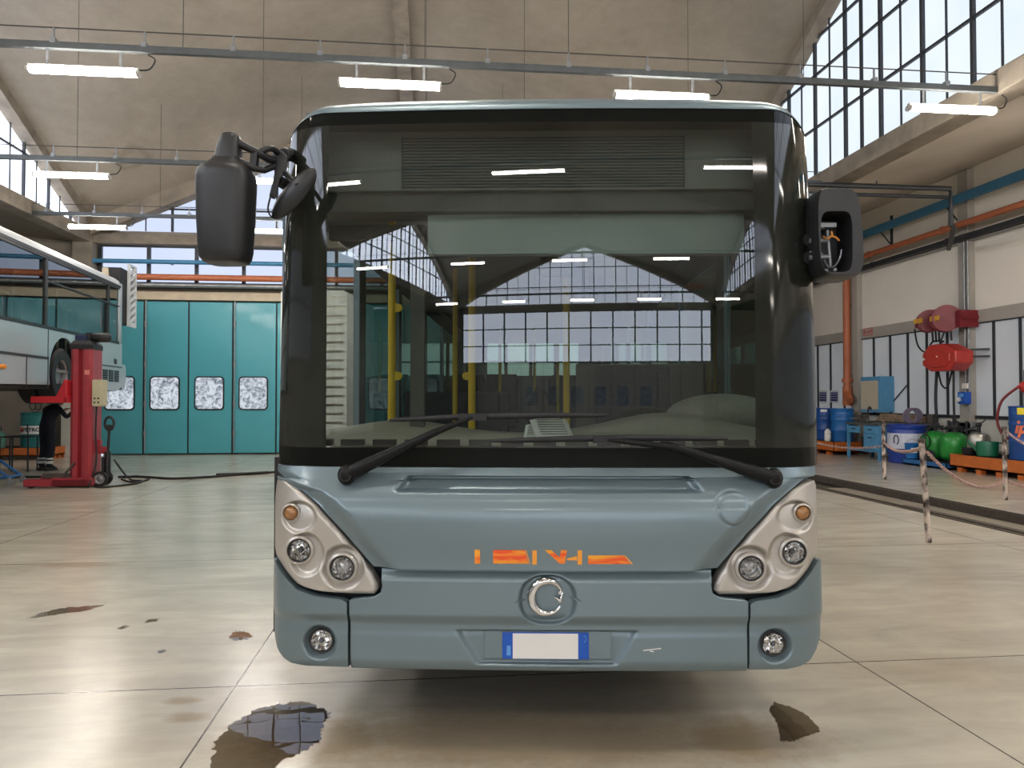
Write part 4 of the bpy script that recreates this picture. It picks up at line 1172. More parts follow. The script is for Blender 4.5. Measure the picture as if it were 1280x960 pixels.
# driver's partition and seat, passenger seats
g = MB(); g.bb(0.25, 1.15, 2.05, 2.09, 0.46, 1.75); g.build('driver_partition', M['interior'], bus)
def seat_mb(x, y, z0, w=0.43):
    g = MB(); g.box((x, y, z0 + 0.42), (w, 0.42, 0.09)); g.box((x, y + 0.22, z0 + 0.78), (w, 0.08, 0.66), rot=(-0.12, 0, 0)); g.cyl((x, y, z0), (x, y, z0 + 0.4), 0.05, seg=10)
    return g
seat_mb(0.62, 1.62, 0.62, 0.5).build('driver_seat', M['seat'], bus, bevel=0.03)
for (x, y) in ((-0.92, 3.0), (-0.46, 3.0), (0.46, 3.4), (0.92, 3.4), (-0.92, 4.4), (0.92, 4.4), (0.46, 4.4), (-0.92, 7.2), (-0.46, 7.2), (0.46, 7.6), (0.92, 7.6), (-0.92, 9.4), (-0.46, 9.4), (0.46, 9.4), (0.92, 9.4)):
    seat_mb(x, y, 0.46 if y < 7 else 0.75).build('passenger_seat', M['seat'], bus, bevel=0.03)
# interior mirror / camera unit under the header
a, b_ = BP(676, 320, y=0.5), BP(718, 345, y=0.5)
g = MB(); g.bb(a.x, b_.x, 0.46, 0.54, b_.z, a.z); g.cyl(((a.x + b_.x) / 2, 0.5, a.z), ((a.x + b_.x) / 2, 0.5, a.z + 0.1), 0.02, seg=10); g.build('cabin_mirror', M['plastic'], bus, bevel=0.015)
a = BP(676, 512, y=0.7)
g = MB(); g.ell((a.x, 0.95, 1.44), (0.085, 0.05, 0.12), 16, 10); g.build('seat_headrest', M['rubber'], bus, smooth=60)
# ---- wheels
for (x, y) in ((-1.03, 2.7), (1.03, 2.7), (-0.98, 8.6), (0.98, 8.6)):
    g = MB(); g.lathe([(0.28, -0.14), (0.44, -0.15), (0.49, -0.11), (0.50, 0), (0.49, 0.11), (0.44, 0.15), (0.28, 0.14)], (x, y, 0.5), (1, 0, 0), 36)
    wh = g.build('wheel', M['rubber'], bus, smooth=40)
    g = MB(); s = 1 if x > 0 else -1; g.lathe([(0.285, 0.12), (0.25, 0.08), (0.12, 0.07), (0.10, 0.14), (0.0001, 0.14)], (x, y, 0.5), (s, 0, 0), 24); g.build('rim', M['steel'], wh, smooth=30)
g = MB(); g.bb(-1.1, 1.1, 0.5, LEN - 0.3, 0.36, 0.42); g.bb(-0.95, 0.95, 0.62, LEN - 0.4, 0.19, 0.38); g.build('chassis_shade_block', M['rubber'], bus)  # lower block added unseen to darken the floor under the bus
# ---- wipers
def wpt(px, py, off=0.035):
    q = BF(px, py); return Vector((q.x, F(q.x, q.z) - off, q.z))
def wiper(piv, knee, tip, b0, b1):
    p, k, t = wpt(*piv, 0.055), wpt(*knee, 0.07), wpt(*tip, 0.045)
    g = MB(); g.tube([p + (k - p) * (i / 10) for i in range(11)] + [k + (t - k) * (i / 8) for i in range(1, 9)], [0.030, 0.032, 0.031, 0.028, 0.025, 0.023, 0.021, 0.019, 0.018, 0.017, 0.016] + [0.014 - 0.0007 * i for i in range(8)], 12)
    g.ell(p, (0.040, 0.035, 0.045), 16, 10)
    a = g.build('wiper_arm', M['wiper'], bus, smooth=60)
    c = MB(); pc = wpt(*piv, 0.0); c.cyl(pc + Vector((0, 0.01, 0)), p + Vector((0, -0.03, 0)), 0.026, seg=18); c.build('pivot_cap', M['rubber'], a, smooth=40)
    c = MB(); e0, e1 = b0, b1; n = 24
    pts = [wpt(e0[0] + (e1[0] - e0[0]) * i / n, e0[1] + (e1[1] - e0[1]) * i / n + (-2.0 * math.sin(PI * i / n)), 0.022) for i in range(n + 1)]
    c.tube(pts, [0.006 + 0.008 * math.sin(PI * min(1, max(0, i / n))) ** 0.5 for i in range(n + 1)], 8)
    c.box(t + Vector((0, 0.01, 0)), (0.12, 0.035, 0.03)); c.build('wiper_blade', M['rubber'], a, smooth=50)
wiper((437, 592), (545, 540), (592, 521), (488, 525), (758, 519))
wiper((962, 596), (840, 558), (758, 549), (612, 551), (908, 548))
# ---- kerb side mirror: big black housing on a two-bar arm
def rounded_housing(name, c, w, h, d, prof, parent, m, taper=0.0, rot=(0, 0, 0)):
    """prof: list (height fraction -0.5..0.5, width factor, shift)"""
    rows = []; Mx = Euler(rot).to_matrix()
    for (t, wf, sh_) in prof:
        row = []
        for k in range(33):
            a = 2 * PI * k / 32; ca, sa = math.cos(a), math.sin(a)
            e = 0.55
            x = math.copysign(abs(ca) ** e, ca) * w / 2 * wf + sh_; y = math.copysign(abs(sa) ** e, sa) * d / 2 * min(1, wf * 1.05)
            row.append(Vector(c) + Mx @ Vector((x, y, t * h)))
        rows.append(row)
    g = MB(); g.grid(rows); n = len(rows)
    g.add(rows[0][:-1], [tuple(range(31, -1, -1))]); g.add(rows[-1][:-1], [tuple(range(32))])
    return g.build(name, m, parent, smooth=60, merge=True)
ym = -0.12
mc = BP(283, 264, y=ym); mt, mb_ = BP(283, 197, y=ym), BP(283, 329, y=ym); mw = BP(318, 264, y=ym).x - BP(251, 264, y=ym).x
prof = [(-0.5, 0.62, 0.002), (-0.49, 0.74, 0.001), (-0.45, 0.84, 0), (-0.38, 0.89, 0), (-0.1, 0.95, 0), (0.2, 0.99, 0), (0.28, 1.0, 0), (0.34, 0.97, 0), (0.38, 0.90, 0.0), (0.42, 0.74, 0.0), (0.46, 0.58, 0.004), (0.50, 0.48, 0.006)]
mr_ = rounded_housing('mirror_housing', mc, mw, mt.z - mb_.z, 0.20, prof, bus, M['plastic'])
q = BP(285, 171, y=ym); q2 = BP(287, 200, y=ym)
neck = rounded_housing('mirror_neck', ((q.x + q2.x) / 2 + 0.0, ym, (q.z + q2.z) / 2), 0.10, q.z - q2.z + 0.03, 0.11, [(-0.5, 1.12, 0), (-0.3, 1.0, 0), (0.0, 0.90, 0.004), (0.3, 0.78, 0.008), (0.42, 0.66, 0.009), (0.47, 0.5, 0.009), (0.5, 0.25, 0.009)], bus, M['plastic'])
g = MB()
mk = lambda px, py, y: BP(px, py, y=y)
g.tube([mk(292, 174, ym), mk(300, 180, ym), mk(320, 190, -0.08), mk(336, 199, -0.02), mk(352, 202, 0.1)], [0.020, 0.017, 0.016, 0.018, 0.018], 10)
g.tube([mk(296, 200, ym), mk(316, 210, ym + 0.03), mk(330, 213, -0.04), mk(352, 204, 0.08)], [0.016, 0.014, 0.014, 0.016], 10)
g.bar(mk(319, 190, -0.08), mk(317, 211, -0.08), 0.028, 0.03)
g.tube(catmull([mk(320, 194, -0.06), mk(334, 186, -0.05), mk(344, 188, 0.0), mk(352, 198, 0.08)], 6), 0.014, 10)
g.build('mirror_arm', M['plastic'], bus, smooth=60)
g = MB()
g.prism([(340, 191), (352, 188), (360, 196), (358, 216), (350, 224), (344, 250), (336, 246), (343, 216)], lambda px, py: mk(px, py, 0.02), lambda px, py: mk(px, py, 0.16))
g.tube([mk(355, 193, 0.1), mk(372, 194, 0.34)], 0.03, 12); g.tube([mk(347, 225, 0.08), mk(372, 240, 0.34)], 0.026, 12)
g.build('mirror_bracket', M['plastic'], bus, bevel=0.008)
# round kerb mirror dish under the arm, facing down
g = MB(); kc = mk(368, 242, -0.05); axk = (Vector((-0.50, 0.45, -0.60))).normalized()
g.lathe([(0.0001, -0.055), (0.05, -0.048), (0.088, -0.022), (0.098, 0.0), (0.096, 0.012), (0.085, 0.010), (0.0001, 0.004)], kc, axk, 32, sx=1.35, xdir=mk(392, 216, -0.05) - mk(345, 268, -0.05))
g.tube([kc - axk * 0.04, mk(352, 212, 0.06)], 0.014, 8)
g.build('kerb_mirror', M['plastic'], bus, smooth=60)
g = MB(); g.tube(catmull([mk(338, 246, 0.02), mk(335, 262, 0.0), mk(341, 272, 0.0), mk(350, 266, 0.02)], 6), 0.004, 6); g.build('mirror_cable', M['rubber'], bus)
# ---- driver side mirror with its cover missing
ym2 = 0.10
mc = BP(1041, 294, y=ym2); t_, b_ = BP(1041, 240, y=ym2), BP(1041, 351, y=ym2); mw = BP(1068.5, 290, y=ym2).x - BP(1011, 290, y=ym2).x; mh = t_.z - b_.z
nseg = 48
def outline(sc=1.0, e=0.38, ox=0, oz=0, top=0.97):
    out = []
    for k in range(nseg):
        a = 2 * PI * k / nseg; ca, sa = math.cos(a), math.sin(a)
        zz = math.copysign(abs(sa) ** e, sa) * mh / 2 * sc
        xx = math.copysign(abs(ca) ** e, ca) * mw / 2 * sc * (1.0 - 0.08 * max(0, zz / mh * 2)) + 0.02 * (-zz / mh)
        out.append((xx + ox, zz + oz))
    return out
o1 = outline(); o2 = outline(0.97); inn = [(mc.x, mc.z)]
hole = []
for k in range(nseg):
    a = 2 * PI * k / nseg; ca, sa = math.cos(a), math.sin(a); e = 0.4
    hole.append((math.copysign(abs(ca) ** e, ca) * mw * 0.335 - mw * 0.085, math.copysign(abs(sa) ** e, sa) * mh * 0.335 - mh * 0.115))
rings = [[Vector((mc.x + x, ym2 + 0.12, mc.z + z)) for x, z in outline(0.93)], [Vector((mc.x + x, ym2 + 0.10, mc.z + z)) for x, z in o1], [Vector((mc.x + x, ym2 - 0.02, mc.z + z)) for x, z in o1],
         [Vector((mc.x + x * 0.985, ym2 - 0.055, mc.z + z * 0.985)) for x, z in o1], [Vector((mc.x + x * 0.93, ym2 - 0.085, mc.z + z * 0.94)) for x, z in o1],
         [Vector((mc.x + x, ym2 - 0.085, mc.z + z)) for x, z in hole], [Vector((mc.x + x * 0.98, ym2 + 0.08, mc.z + z * 0.98)) for x, z in hole]]
g = MB(); g.grid([r + [r[0]] for r in rings]); g.add(rings[0], [tuple(range(nseg))]); g.add(rings[-1], [tuple(range(nseg))])
h2 = g.build('mirror_housing', M['plastic'], bus, smooth=45, merge=True)
g = MB(); hz = lambda px, py, y=ym2 + 0.0: BP(px, py, y=y)
g.tube([hz(1034, 288), hz(1036, 310), hz(1038, 333)], 0.009, 10); g.cyl(hz(1012, 301), hz(1036, 300), 0.012, seg=10); g.cyl(hz(1012, 322), hz(1036, 321), 0.011, seg=10)
g.tube(catmull([hz(1012, 315), hz(1026, 316), hz(1031, 326), hz(1036, 334), hz(1044, 332), hz(1050, 322), hz(1052, 312)], 6), 0.004, 6)
g.ell(hz(1027, 283), (0.016, 0.016, 0.016), 10, 6); g.box(hz(1034, 282), (0.07, 0.03, 0.02)); g.cyl(hz(1033, 338), hz(1033, 338, ym2 - 0.02), 0.008, seg=10); g.cyl(hz(1044, 337), hz(1044, 337, ym2 - 0.02), 0.008, seg=10)
g.build('mirror_linkage', M['steel'], h2, smooth=50)
M['orange_wire'] = mat('orange wire', (0.75, 0.30, 0.06), 0.5)
g = MB(); g.tube(catmull([hz(1029, 296, ym2 - 0.02), hz(1034, 298, ym2 - 0.03), hz(1040, 294, ym2 - 0.03), hz(1039, 289, ym2 - 0.03)], 6), 0.0045, 6); g.tube(catmull([hz(1039, 295, ym2 - 0.03), hz(1045, 297, ym2 - 0.03), hz(1049, 301, ym2 - 0.03)], 6), 0.0045, 6); g.build('loose_wire', M['orange_wire'], h2)
g = MB(); g.tube([hz(1012, 300, 0.14), (1.16, 0.30, hz(1012, 300).z)], 0.03, 10); g.tube([hz(1012, 322, 0.14), (1.16, 0.30, hz(1012, 322).z)], 0.03, 10); g.build('mirror_arm', M['plastic'], bus, smooth=50)
# ---- papers lying on the dashboard
def to_world(v): return BM @ Vector(v)
zd = dz0
def paper(px, py, w, h, rz, tilt, lab, dzp=0.0):
    q = BP(px, py, y=0.42)
    yy = 0.42
    t = thing('paper_sheet', lab, 'paper', to_world((q.x, yy, q.z + dzp)), BROT + rz, 'papers on the dashboard')
    g = MB(); g.grid([[Vector((-w / 2 + w * i / 8, -h / 2 + h * j / 6, 0.012 * math.sin(i / 8 * PI) + math.tan(tilt) * (-h / 2 + h * j / 6))) for i in range(9)] for j in range(7)]); g.build('sheet', M['paper'], t, solid=0.001, smooth=60)
    g = MB()
    for k in range(7): g.box((0, -h * 0.36 + h * 0.72 * k / 6, 0.014 + math.tan(tilt) * (-h * 0.36 + h * 0.72 * k / 6)), (w * 0.7, h * 0.03, 0.001), rot=(tilt, 0, 0))
    g.build('print_line', M['display_line'], t)
paper(690, 537, 0.19, 0.13, 0.25, R(35), 'printed white sheet lying uppermost on the bus dashboard')
paper(671, 537, 0.12, 0.11, -0.1, R(30), 'white sheet half under the printed one on the dashboard', -0.012)
paper(684, 521, 0.17, 0.03, 0.05, R(30), 'narrow white slip at the back of the dashboard', 0.0)
# ================================================================== the lifted bus
M['paint2'] = mat('pale grey blue bus paint', (0.40, 0.47, 0.51), 0.28, metal=0.1, var=0.015, scale=2, coat=0.5, rvar=0.002)
M['glass2'] = glass('lifted bus window glass', (0.42, 0.50, 0.50), 2.0)
M['red'] = mat('red lift paint', (0.38, 0.032, 0.045), 0.42, var=0.15, scale=8, coat=0.2)
M['beige_box'] = mat('yellowed control box', (0.55, 0.50, 0.33), 0.55, var=0.08)
M['roofwhite'] = mat('white roof edge', (0.70, 0.72, 0.74), 0.35, var=0.04)
M['interior2'] = mat('grey bus lining', (0.24, 0.25, 0.25), 0.7, var=0.08)
B2A = R(3.6)
rear = EYE + ray(152, 487) * 17.0
B2M = Matrix.Translation((rear.x, rear.y, 0)) @ Matrix.Rotation(B2A, 4, 'Z'); B2I = B2M.inverted(); B2E = B2I @ EYE
def S2(px, py, x=0.0):
    r = B2I.to_3x3() @ ray(px, py); t = (x - B2E.x) / r.x; return B2E + r * t
lb = thing('bus', 'pale grey bus raised on the red column lift, rear end by the teal doors', 'bus', (rear.x, rear.y, 0), B2A)
zb_ = S2(50, 487.5).z; zt_ = S2(75, 312).z; zw0 = S2(60, 409.5).z; zbelt = zw0; LB = 12.0
zw1 = zt_ - 0.22
RB = zb_
wy = S2(80, 470).y; wr = 0.50; wz = S2(80, 470).z
g = MB()
W2 = 2.5
# right side with a round wheel arch
arch = [(wy + 0.64 * math.cos(a), wz + 0.05 + 0.64 * math.sin(a)) for a in [R(k) for k in range(-20, 201, 10)]]
arch = [(y, max(z, RB)) for y, z in arch]
def side_poly(x0, x1):
    out = [(0, RB + 0.12), (0, zw0), (-LB, zw0), (-LB, RB)] + [(y, z) for y, z in arch[::-1]] + [(-0.35, RB + 0.02)]
    gg = MB(); gg.prism(out, lambda u, w: Vector((x0, u, w)), lambda u, w: Vector((x1, u, w))); return gg
g = side_poly(0.0, -0.04)
for (a, b) in ((S2(0, 430).y, S2(0, 430).y),): pass
bmsh = g
bmsh.build('side_panel', M['paint2'], lb)
g = MB(); g.bb(-W2, -W2 + 0.04, -LB, 0, RB, zw0); g.build('side_panel', M['paint2'], lb)
g = MB()
# seams
M['seam'] = mat('dark seam', (0.03, 0.035, 0.04), 0.5)
for px in (33, 60): 
    y = S2(px, 460).y; g.bb(0.0, 0.006, y - 0.012, y + 0.012, RB + 0.03, S2(px, 446).z)
zl = S2(30, 444).z; g.bb(0.0, 0.012, -LB, wy - 0.68, zl - 0.022, zl + 0.022); g.bb(0, 0.012, wy + 0.68, -0.02, zl - 0.012, zl + 0.012)
y = S2(60, 430).y; g.bb(0.0, 0.006, y - 0.01, y + 0.01, zl, zw0)
g.build('side_seam', M['seam'], lb)
# window band
g = MB(); g.bb(-0.02, -0.025, -LB, -0.25, zw0, zw1); g.build('side_window', M['glass2'], lb)
g = MB(); g.bb(-W2 + 0.02, -W2 + 0.025, -LB, -0.25, zw0, zw1); g.build('side_window', M['glass2'], lb)
g = MB()
for px in (58, 136): 
    y = S2(px, 380).y; g.bb(-0.035, 0.004, y - 0.045, y + 0.045, zw0, zw1)
for y in (S2(58, 380).y - 3.1, S2(58, 380).y - 6.2): g.bb(-0.035, 0.004, y - 0.045, y + 0.045, zw0, zw1)
g.bb(-0.03, 0.006, -LB, -0.2, zw0 - 0.03, zw0 + 0.03); g.bb(-0.03, 0.004, -LB, -0.2, zw1 - 0.04, zw1 + 0.02)
zq2_ = zw0 + (zw1 - zw0) * 0.66
g.bb(-0.03, 0.004, S2(58, 380).y, -0.2, zq2_ - 0.015, zq2_ + 0.015)
g.build('window_frame', M['plastic'], lb)
# roof
rows = []
prof2 = [(0.0, zw1 - 0.01), (0.005, zw1 + 0.06), (-0.03, zw1 + 0.15), (-0.12, zw1 + 0.21), (-0.4, zw1 + 0.25), (-1.25, zw1 + 0.28), (-2.1, zw1 + 0.25), (-2.38, zw1 + 0.21), (-2.47, zw1 + 0.15), (-2.505, zw1 + 0.06), (-2.5, zw1 - 0.01)]
g = MB(); g.grid([[Vector((x, yy, z)) for x, z in prof2] for yy in (-LB, -6, -0.15)]); g.add([(x, -0.15, z) for x, z in prof2], [tuple(range(len(prof2)))])
g.build('roof', M['roofwhite'], lb, smooth=50)
g = MB(); g.bb(0.0, 0.012, -LB, -0.15, zw1 - 0.0, zw1 + 0.05); g.build('gutter', M['seam'], lb)
# rear corner post, rear wall, engine flap with louvres standing open, bumper
g = MB(); g.grid([[Vector((0.0 - 0.0, -0.25, z)), Vector((0.0, -0.05 , z)), Vector((-0.02, 0.05, z)), Vector((-0.10, 0.14, z)), Vector((-0.25, 0.18, z))] for z in (zw0, zw0 + 0.4, zw0 + 0.9, zw1 + 0.1)])
g.build('rear_corner', M['paint2'], lb, smooth=60, solid=0.02)
g = MB(); g.bb(-W2, -0.05, 0.0, 0.10, zw0 - 0.1, zw1 + 0.15); g.bb(-W2 + 0.1, -0.2, -0.1, 0.0, RB + 0.1, zw0); g.build('rear_wall', M['seam'], lb)
fa, fb_ = S2(164, 345), S2(177, 406)
g = MB(); y0f, y1f = 0.62, 0.95
zf1_, zf0_ = S2(170, 342).z + 0.1, S2(170, 405).z
M['flap'] = M['roofwhite']
for (ya, yb) in ((0.50, 0.55), (0.94, 1.0)): g.bb(-0.06, 0.0, ya, yb, zf0_, zf1_)
n = 8
for k in range(n):
    z = zf0_ + (zf1_ - zf0_) * (k + 0.5) / n; g.box((-0.03, 0.75, z), (0.05, 0.46, (zf1_ - zf0_) / n * 0.45), rot=(R(25), 0, 0))
g.bb(-0.06, 0.0, 0.5, 1.0, zf0_ - 0.1, zf0_); g.bb(-0.06, 0.0, 0.5, 1.0, zf1_, zf1_ + 0.05)
g.build('louvred_flap', M['roofwhite'], lb)
g = MB(); g.bb(-0.5, -0.07, 0.1, 0.95, zf0_ - 0.05, zf1_ - 0.1); g.build('engine_box', M['rubber'], lb)
rows = []
for z, o in ((RB + 0.06, 0.0), (RB + 0.12, 0.10), (RB + 0.3, 0.16), (RB + 0.55, 0.16), (RB + 0.62, 0.10)):
    rows.append([Vector((0.0, -0.02, z)), Vector((0.015, 0.12, z)), Vector((-0.03, 0.22 + o, z)), Vector((-0.2, 0.30 + o, z)), Vector((-1.2, 0.34 + o, z)), Vector((-W2, 0.3, z))])
g = MB(); g.grid(rows); g.add(rows[-1], [tuple(range(6))]); g.build('rear_bumper', M['paint2'], lb, smooth=50)
# grille slots on the engine side, badge, orange marker, beacon
g = MB()
gy0, gy1 = S2(120, 470).y, S2(149, 470).y; gz0, gz1 = S2(135, 477).z, S2(135, 462).z
for i in range(4):
    for j in range(5):
        ya = gy0 + (gy1 - gy0) * (i + 0.1) / 4; yb = gy0 + (gy1 - gy0) * (i + 0.85) / 4
        zz = gz0 + (gz1 - gz0) * (j + 0.5) / 5; g.bb(0, 0.012, ya, yb, zz - 0.022, zz + 0.022)
g.build('air_grille', M['seam'], lb)
M['marker'] = mat('orange marker lens', (0.85, 0.30, 0.03), 0.3)
q = S2(2, 458); g = MB(); g.ell((0.02, q.y, q.z), (0.025, 0.12, 0.04), 14, 8); g.build('side_marker', M['marker'], lb, smooth=60)
q = S2(144, 452); g = MB(); g.cyl((0, q.y, q.z), (0.02, q.y, q.z), 0.06, seg=18); g.build('filler_cap', M['seam'], lb)
q = S2(143, 343); g = MB(); g.cyl((-0.15, q.y - 0.1, zw1 + 0.2), (-0.15, q.y - 0.1, zw1 + 0.36), 0.07, 0.06, seg=14); g.build('roof_beacon', M['lintel'], lb, smooth=40)
# wheels (twin rear), axle, underbody
for x in (-0.16, -0.47, -2.03, -2.34):
    g = MB(); g.lathe([(0.29, -0.13), (0.46, -0.14), (0.505, -0.10), (0.51, 0), (0.505, 0.10), (0.46, 0.14), (0.29, 0.13)], (x, wy, wz), (1, 0, 0), 40)
    wh = g.build('wheel', M['rubber'], lb, smooth=40)
    g = MB(); s = 1 if x > -1.2 else -1; g.lathe([(0.30, 0.12), (0.27, 0.09), (0.25, 0.0), (0.16, -0.02), (0.14, 0.05), (0.0001, 0.06)], (x, wy, wz), (s, 0, 0), 28); g.build('rim', M['steel'], wh, smooth=30)
g = MB(); g.bb(-W2 + 0.06, -0.06, -LB, -0.2, RB + 0.02, RB + 0.12); g.cyl((-2.3, wy, wz), (-0.2, wy, wz), 0.10, seg=12); g.ell((-1.25, wy, wz), (0.26, 0.28, 0.28), 16, 10); g.build('underbody', M['rubber'], lb)
g = MB(); g.bb(-W2 + 0.06, -0.06, -LB + 0.1, -0.1, zw0 - 0.75, zw0 - 0.7); g.bb(-W2 + 0.06, -0.06, -LB + 0.1, -0.1, zw1 - 0.0, zw1 + 0.05); g.build('cabin_lining', M['interior2'], lb)
M['rail_pale'] = mat('pale handrail', (0.62, 0.60, 0.45), 0.35, var=0.1)
for k in range(6):
    y = -1.2 - 0.95 * k
    for x in (-0.5, -1.9):
        g = MB(); g.tube([(x, y, zw0 - 0.7), (x, y, zw0 + 0.45), (x, y - 0.1, zw0 + 0.55), (x, y - 0.45, zw0 + 0.55), (x, y - 0.55, zw0 + 0.45), (x, y - 0.55, zw0 - 0.7)], 0.02, 8); g.build('handrail', M['rail_pale'], lb, smooth=60)
    if k % 2 == 0:
        g = MB(); g.cyl((-0.8, y - 0.2, zw0 - 0.7), (-0.8, y - 0.2, zw1), 0.02, seg=8); g.build('handrail', M['rail_pale'], lb, smooth=60)
g = MB(); g.bb(-2.3, -1.7, -3.6, -0.4, zw0 - 0.7, zw0 + 0.35); g.build('engine_tower', M['interior2'], lb)

# ================================================================== the red column lift
LZ = 13.45
cp = EYE + ray(107, 603) * LZ; cp.z = 0
LR = R(-3.0) + 0.10
lift = thing('column_lift', 'red mobile column lift holding up the rear of the pale bus', 'vehicle lift', cp, LR)
LI = (Matrix.Translation(cp) @ Matrix.Rotation(LR, 4, 'Z')).inverted(); LE = LI @ EYE
def LP(px, py, y=0.0):
    r = LI.to_3x3() @ ray(px, py); t = (y - LE.y) / r.y; return LE + r * t
ztop_ = LP(107, 436).z; a, b_ = LP(94, 520).x, LP(121, 520).x
g = MB(); pr_ = [(a, -0.20), (a + 0.05, -0.24), (a + 0.13, -0.24), (a + 0.16, -0.15), (b_ - 0.16, -0.15), (b_ - 0.13, -0.24), (b_ - 0.05, -0.24), (b_, -0.20), (b_, 0.22), (a, 0.22)]
g.prism(pr_, lambda u, w: Vector((u, w, 0.06)), lambda u, w: Vector((u, w, ztop_))); g.build('column', M['red'], lift)
g = MB(); zc_ = ztop_; rows = [[Vector((x0, y0, zz)) for (x0, y0) in ((a - 0.01 + s, -0.25 + s), (b_ + 0.01 - s, -0.25 + s), (b_ + 0.01 - s, 0.23 - s), (a - 0.01 + s, 0.23 - s), (a - 0.01 + s, -0.25 + s))] for zz, s in ((zc_ - 0.02, 0), (zc_ + 0.06, 0), (zc_ + 0.13, 0.05))]
g.grid(rows); g.add(rows[-1][:4], [(0, 1, 2, 3)]); g.build('top_cap', M['rubber'], lift)
g = MB(); q0 = LP(100, 423); q1 = LP(113, 432); g.bb(q0.x - 0.03, q1.x - 0.02, -0.15, 0.1, zc_ + 0.10, q0.z + 0.05)
M['navy'] = mat('navy motor flange', (0.015, 0.025, 0.08), 0.5); g.build('motor_flange', M['navy'], lift, bevel=0.015)
g = MB(); qa, qb = LP(114, 421), LP(139, 423); zz = (qa.z + qb.z) / 2; g.lathe([(0.06, 0), (0.075, 0.02), (0.085, 0.05), (0.085, qb.x - qa.x - 0.06), (0.07, qb.x - qa.x - 0.02), (0.04, qb.x - qa.x)], (qa.x, 0, zz), (1, 0, 0), 20, caps=True); g.bb(qa.x - 0.06, qa.x + 0.02, -0.09, 0.09, zz - 0.1, zz + 0.08); g.build('motor', M['plastic'], lift, smooth=40)
# base frame: low U of channel toward the left and a box foot
q = LP(40, 604); q2 = LP(122, 604)
g = MB(); g.bb(q.x, b_ + 0.02, -0.34, -0.16, 0.03, 0.15); g.bb(q.x, b_ + 0.02, 0.32, 0.5, 0.03, 0.15); g.bb(a - 0.25, b_ + 0.05, -0.34, 0.5, 0.03, 0.17); g.build('base_frame', M['red'], lift, bevel=0.015)
for yy in (-0.25, 0.41):
    g = MB(); g.cyl((q.x + 0.1, yy - 0.05, 0.05), (q.x + 0.1, yy + 0.05, 0.05), 0.05, seg=16); g.build('roller', M['rubber'], lift, smooth=40)
g = MB(); g.bar((a + 0.05, -0.26, 0.17), (a - 0.10, -0.26, 0.17 + 0.0), 0.05); g.bar((a - 0.12, -0.26, 0.16), (a + 0.10, -0.26, 0.42), 0.035); g.bar((a - 0.42, -0.20, 0.2), (a + 0.0, -0.20, 0.2), 0.08); g.build('base_lever', M['rust'], lift)
# carriage fork reaching under the wheel
fz = LP(60, 497).z; fx0 = LP(50, 497).x
g = MB(); g.bb(fx0, a + 0.02, -0.36, -0.22, fz - 0.09, fz + 0.02); g.bb(fx0, a + 0.02, 0.55, 0.69, fz - 0.09, fz + 0.02); g.bb(a - 0.06, a + 0.0, -0.36, 0.69, fz - 0.09, fz + 0.3); g.prism([(a - 0.2, fz), (a - 0.04, fz), (a - 0.04, fz + 0.32)], lambda u, w: Vector((u, -0.34, w)), lambda u, w: Vector((u, -0.26, w)))
M['red_bright'] = mat('bright red fork paint', (0.55, 0.02, 0.03), 0.4, var=0.1); g.build('wheel_fork', M['red_bright'], lift, bevel=0.01)
# control box and label, steering drawbar with wheels
qa, qb = LP(119, 475), LP(132, 508)
g = MB(); g.bb(b_, b_ + 0.16, -0.25, 0.05, qb.z, qa.z); cbx = g.build('control_box', M['beige_box'], lift, bevel=0.02)
g = MB()
for (dx, dz_) in ((0.05, 0.07), (0.11, 0.07), (0.05, 0.14), (0.11, 0.14)): g.cyl((b_ + dx, -0.26, qb.z + dz_), (b_ + dx, -0.24, qb.z + dz_), 0.016, seg=10)
g.build('push_button', M['rubber'], cbx)
qa = LP(117, 466); g = MB(); g.bb(b_ - 0.12, b_ - 0.04, -0.247, -0.24, qa.z - 0.04, qa.z + 0.04)
M['label_red'] = mat('red and white label', (0.75, 0.25, 0.2), 0.5); g.build('label_plate', M['label_red'], lift)
hx = LP(137, 560).x - 0.03; ha = LP(138, 528)
g = MB(); g.bar((b_, 0.0, 0.62), (hx, 0.0, 0.62), 0.06, 0.12); g.bar((b_, 0, 0.7), (b_ + 0.08, 0, 0.7), 0.1, 0.2); g.build('drawbar_bracket', M['red'], lift)
g = MB(); g.cyl((hx, 0, 0.15), (hx, 0, 0.6), 0.05, seg=14); g.cyl((hx - 0.07, 0, 0.2), (hx - 0.07, 0, 0.5), 0.03, seg=10); g.cyl((hx, 0, 0.5), (ha.x, -0.05, ha.z - 0.12), 0.022, seg=10)
g.build('steering_drawbar', M['plastic'], lift, smooth=40)
g = MB(); cz = ha.z - 0.02; ring = [Vector((ha.x + 0.075 * math.cos(t), -0.05, cz + 0.115 * math.sin(t))) for t in [2 * PI * k / 24 for k in range(24)]]; g.tube(ring, 0.022, 8, closed=True); g.bb(ha.x - 0.05, ha.x + 0.05, -0.07, -0.03, cz - 0.10, cz - 0.02); g.build('drawbar_grip', M['plastic'], lift, smooth=50)
for (yy) in (-0.14, 0.08):
    g = MB(); qw = LP(129, 597); g.lathe([(0.05, -0.035), (0.12, -0.04), (0.13, -0.025), (0.13, 0.025), (0.12, 0.04), (0.05, 0.035)], (qw.x, yy, 0.13), (0, 1, 0), 28); w_ = g.build('steer_wheel', M['rubber'], lift, smooth=40)
    g = MB(); g.lathe([(0.09, -0.041), (0.05, -0.036), (0.03, -0.05), (0.0001, -0.05)], (qw.x, yy, 0.13), (0, 1, 0), 8); g.build('hub', M['steel'], w_)
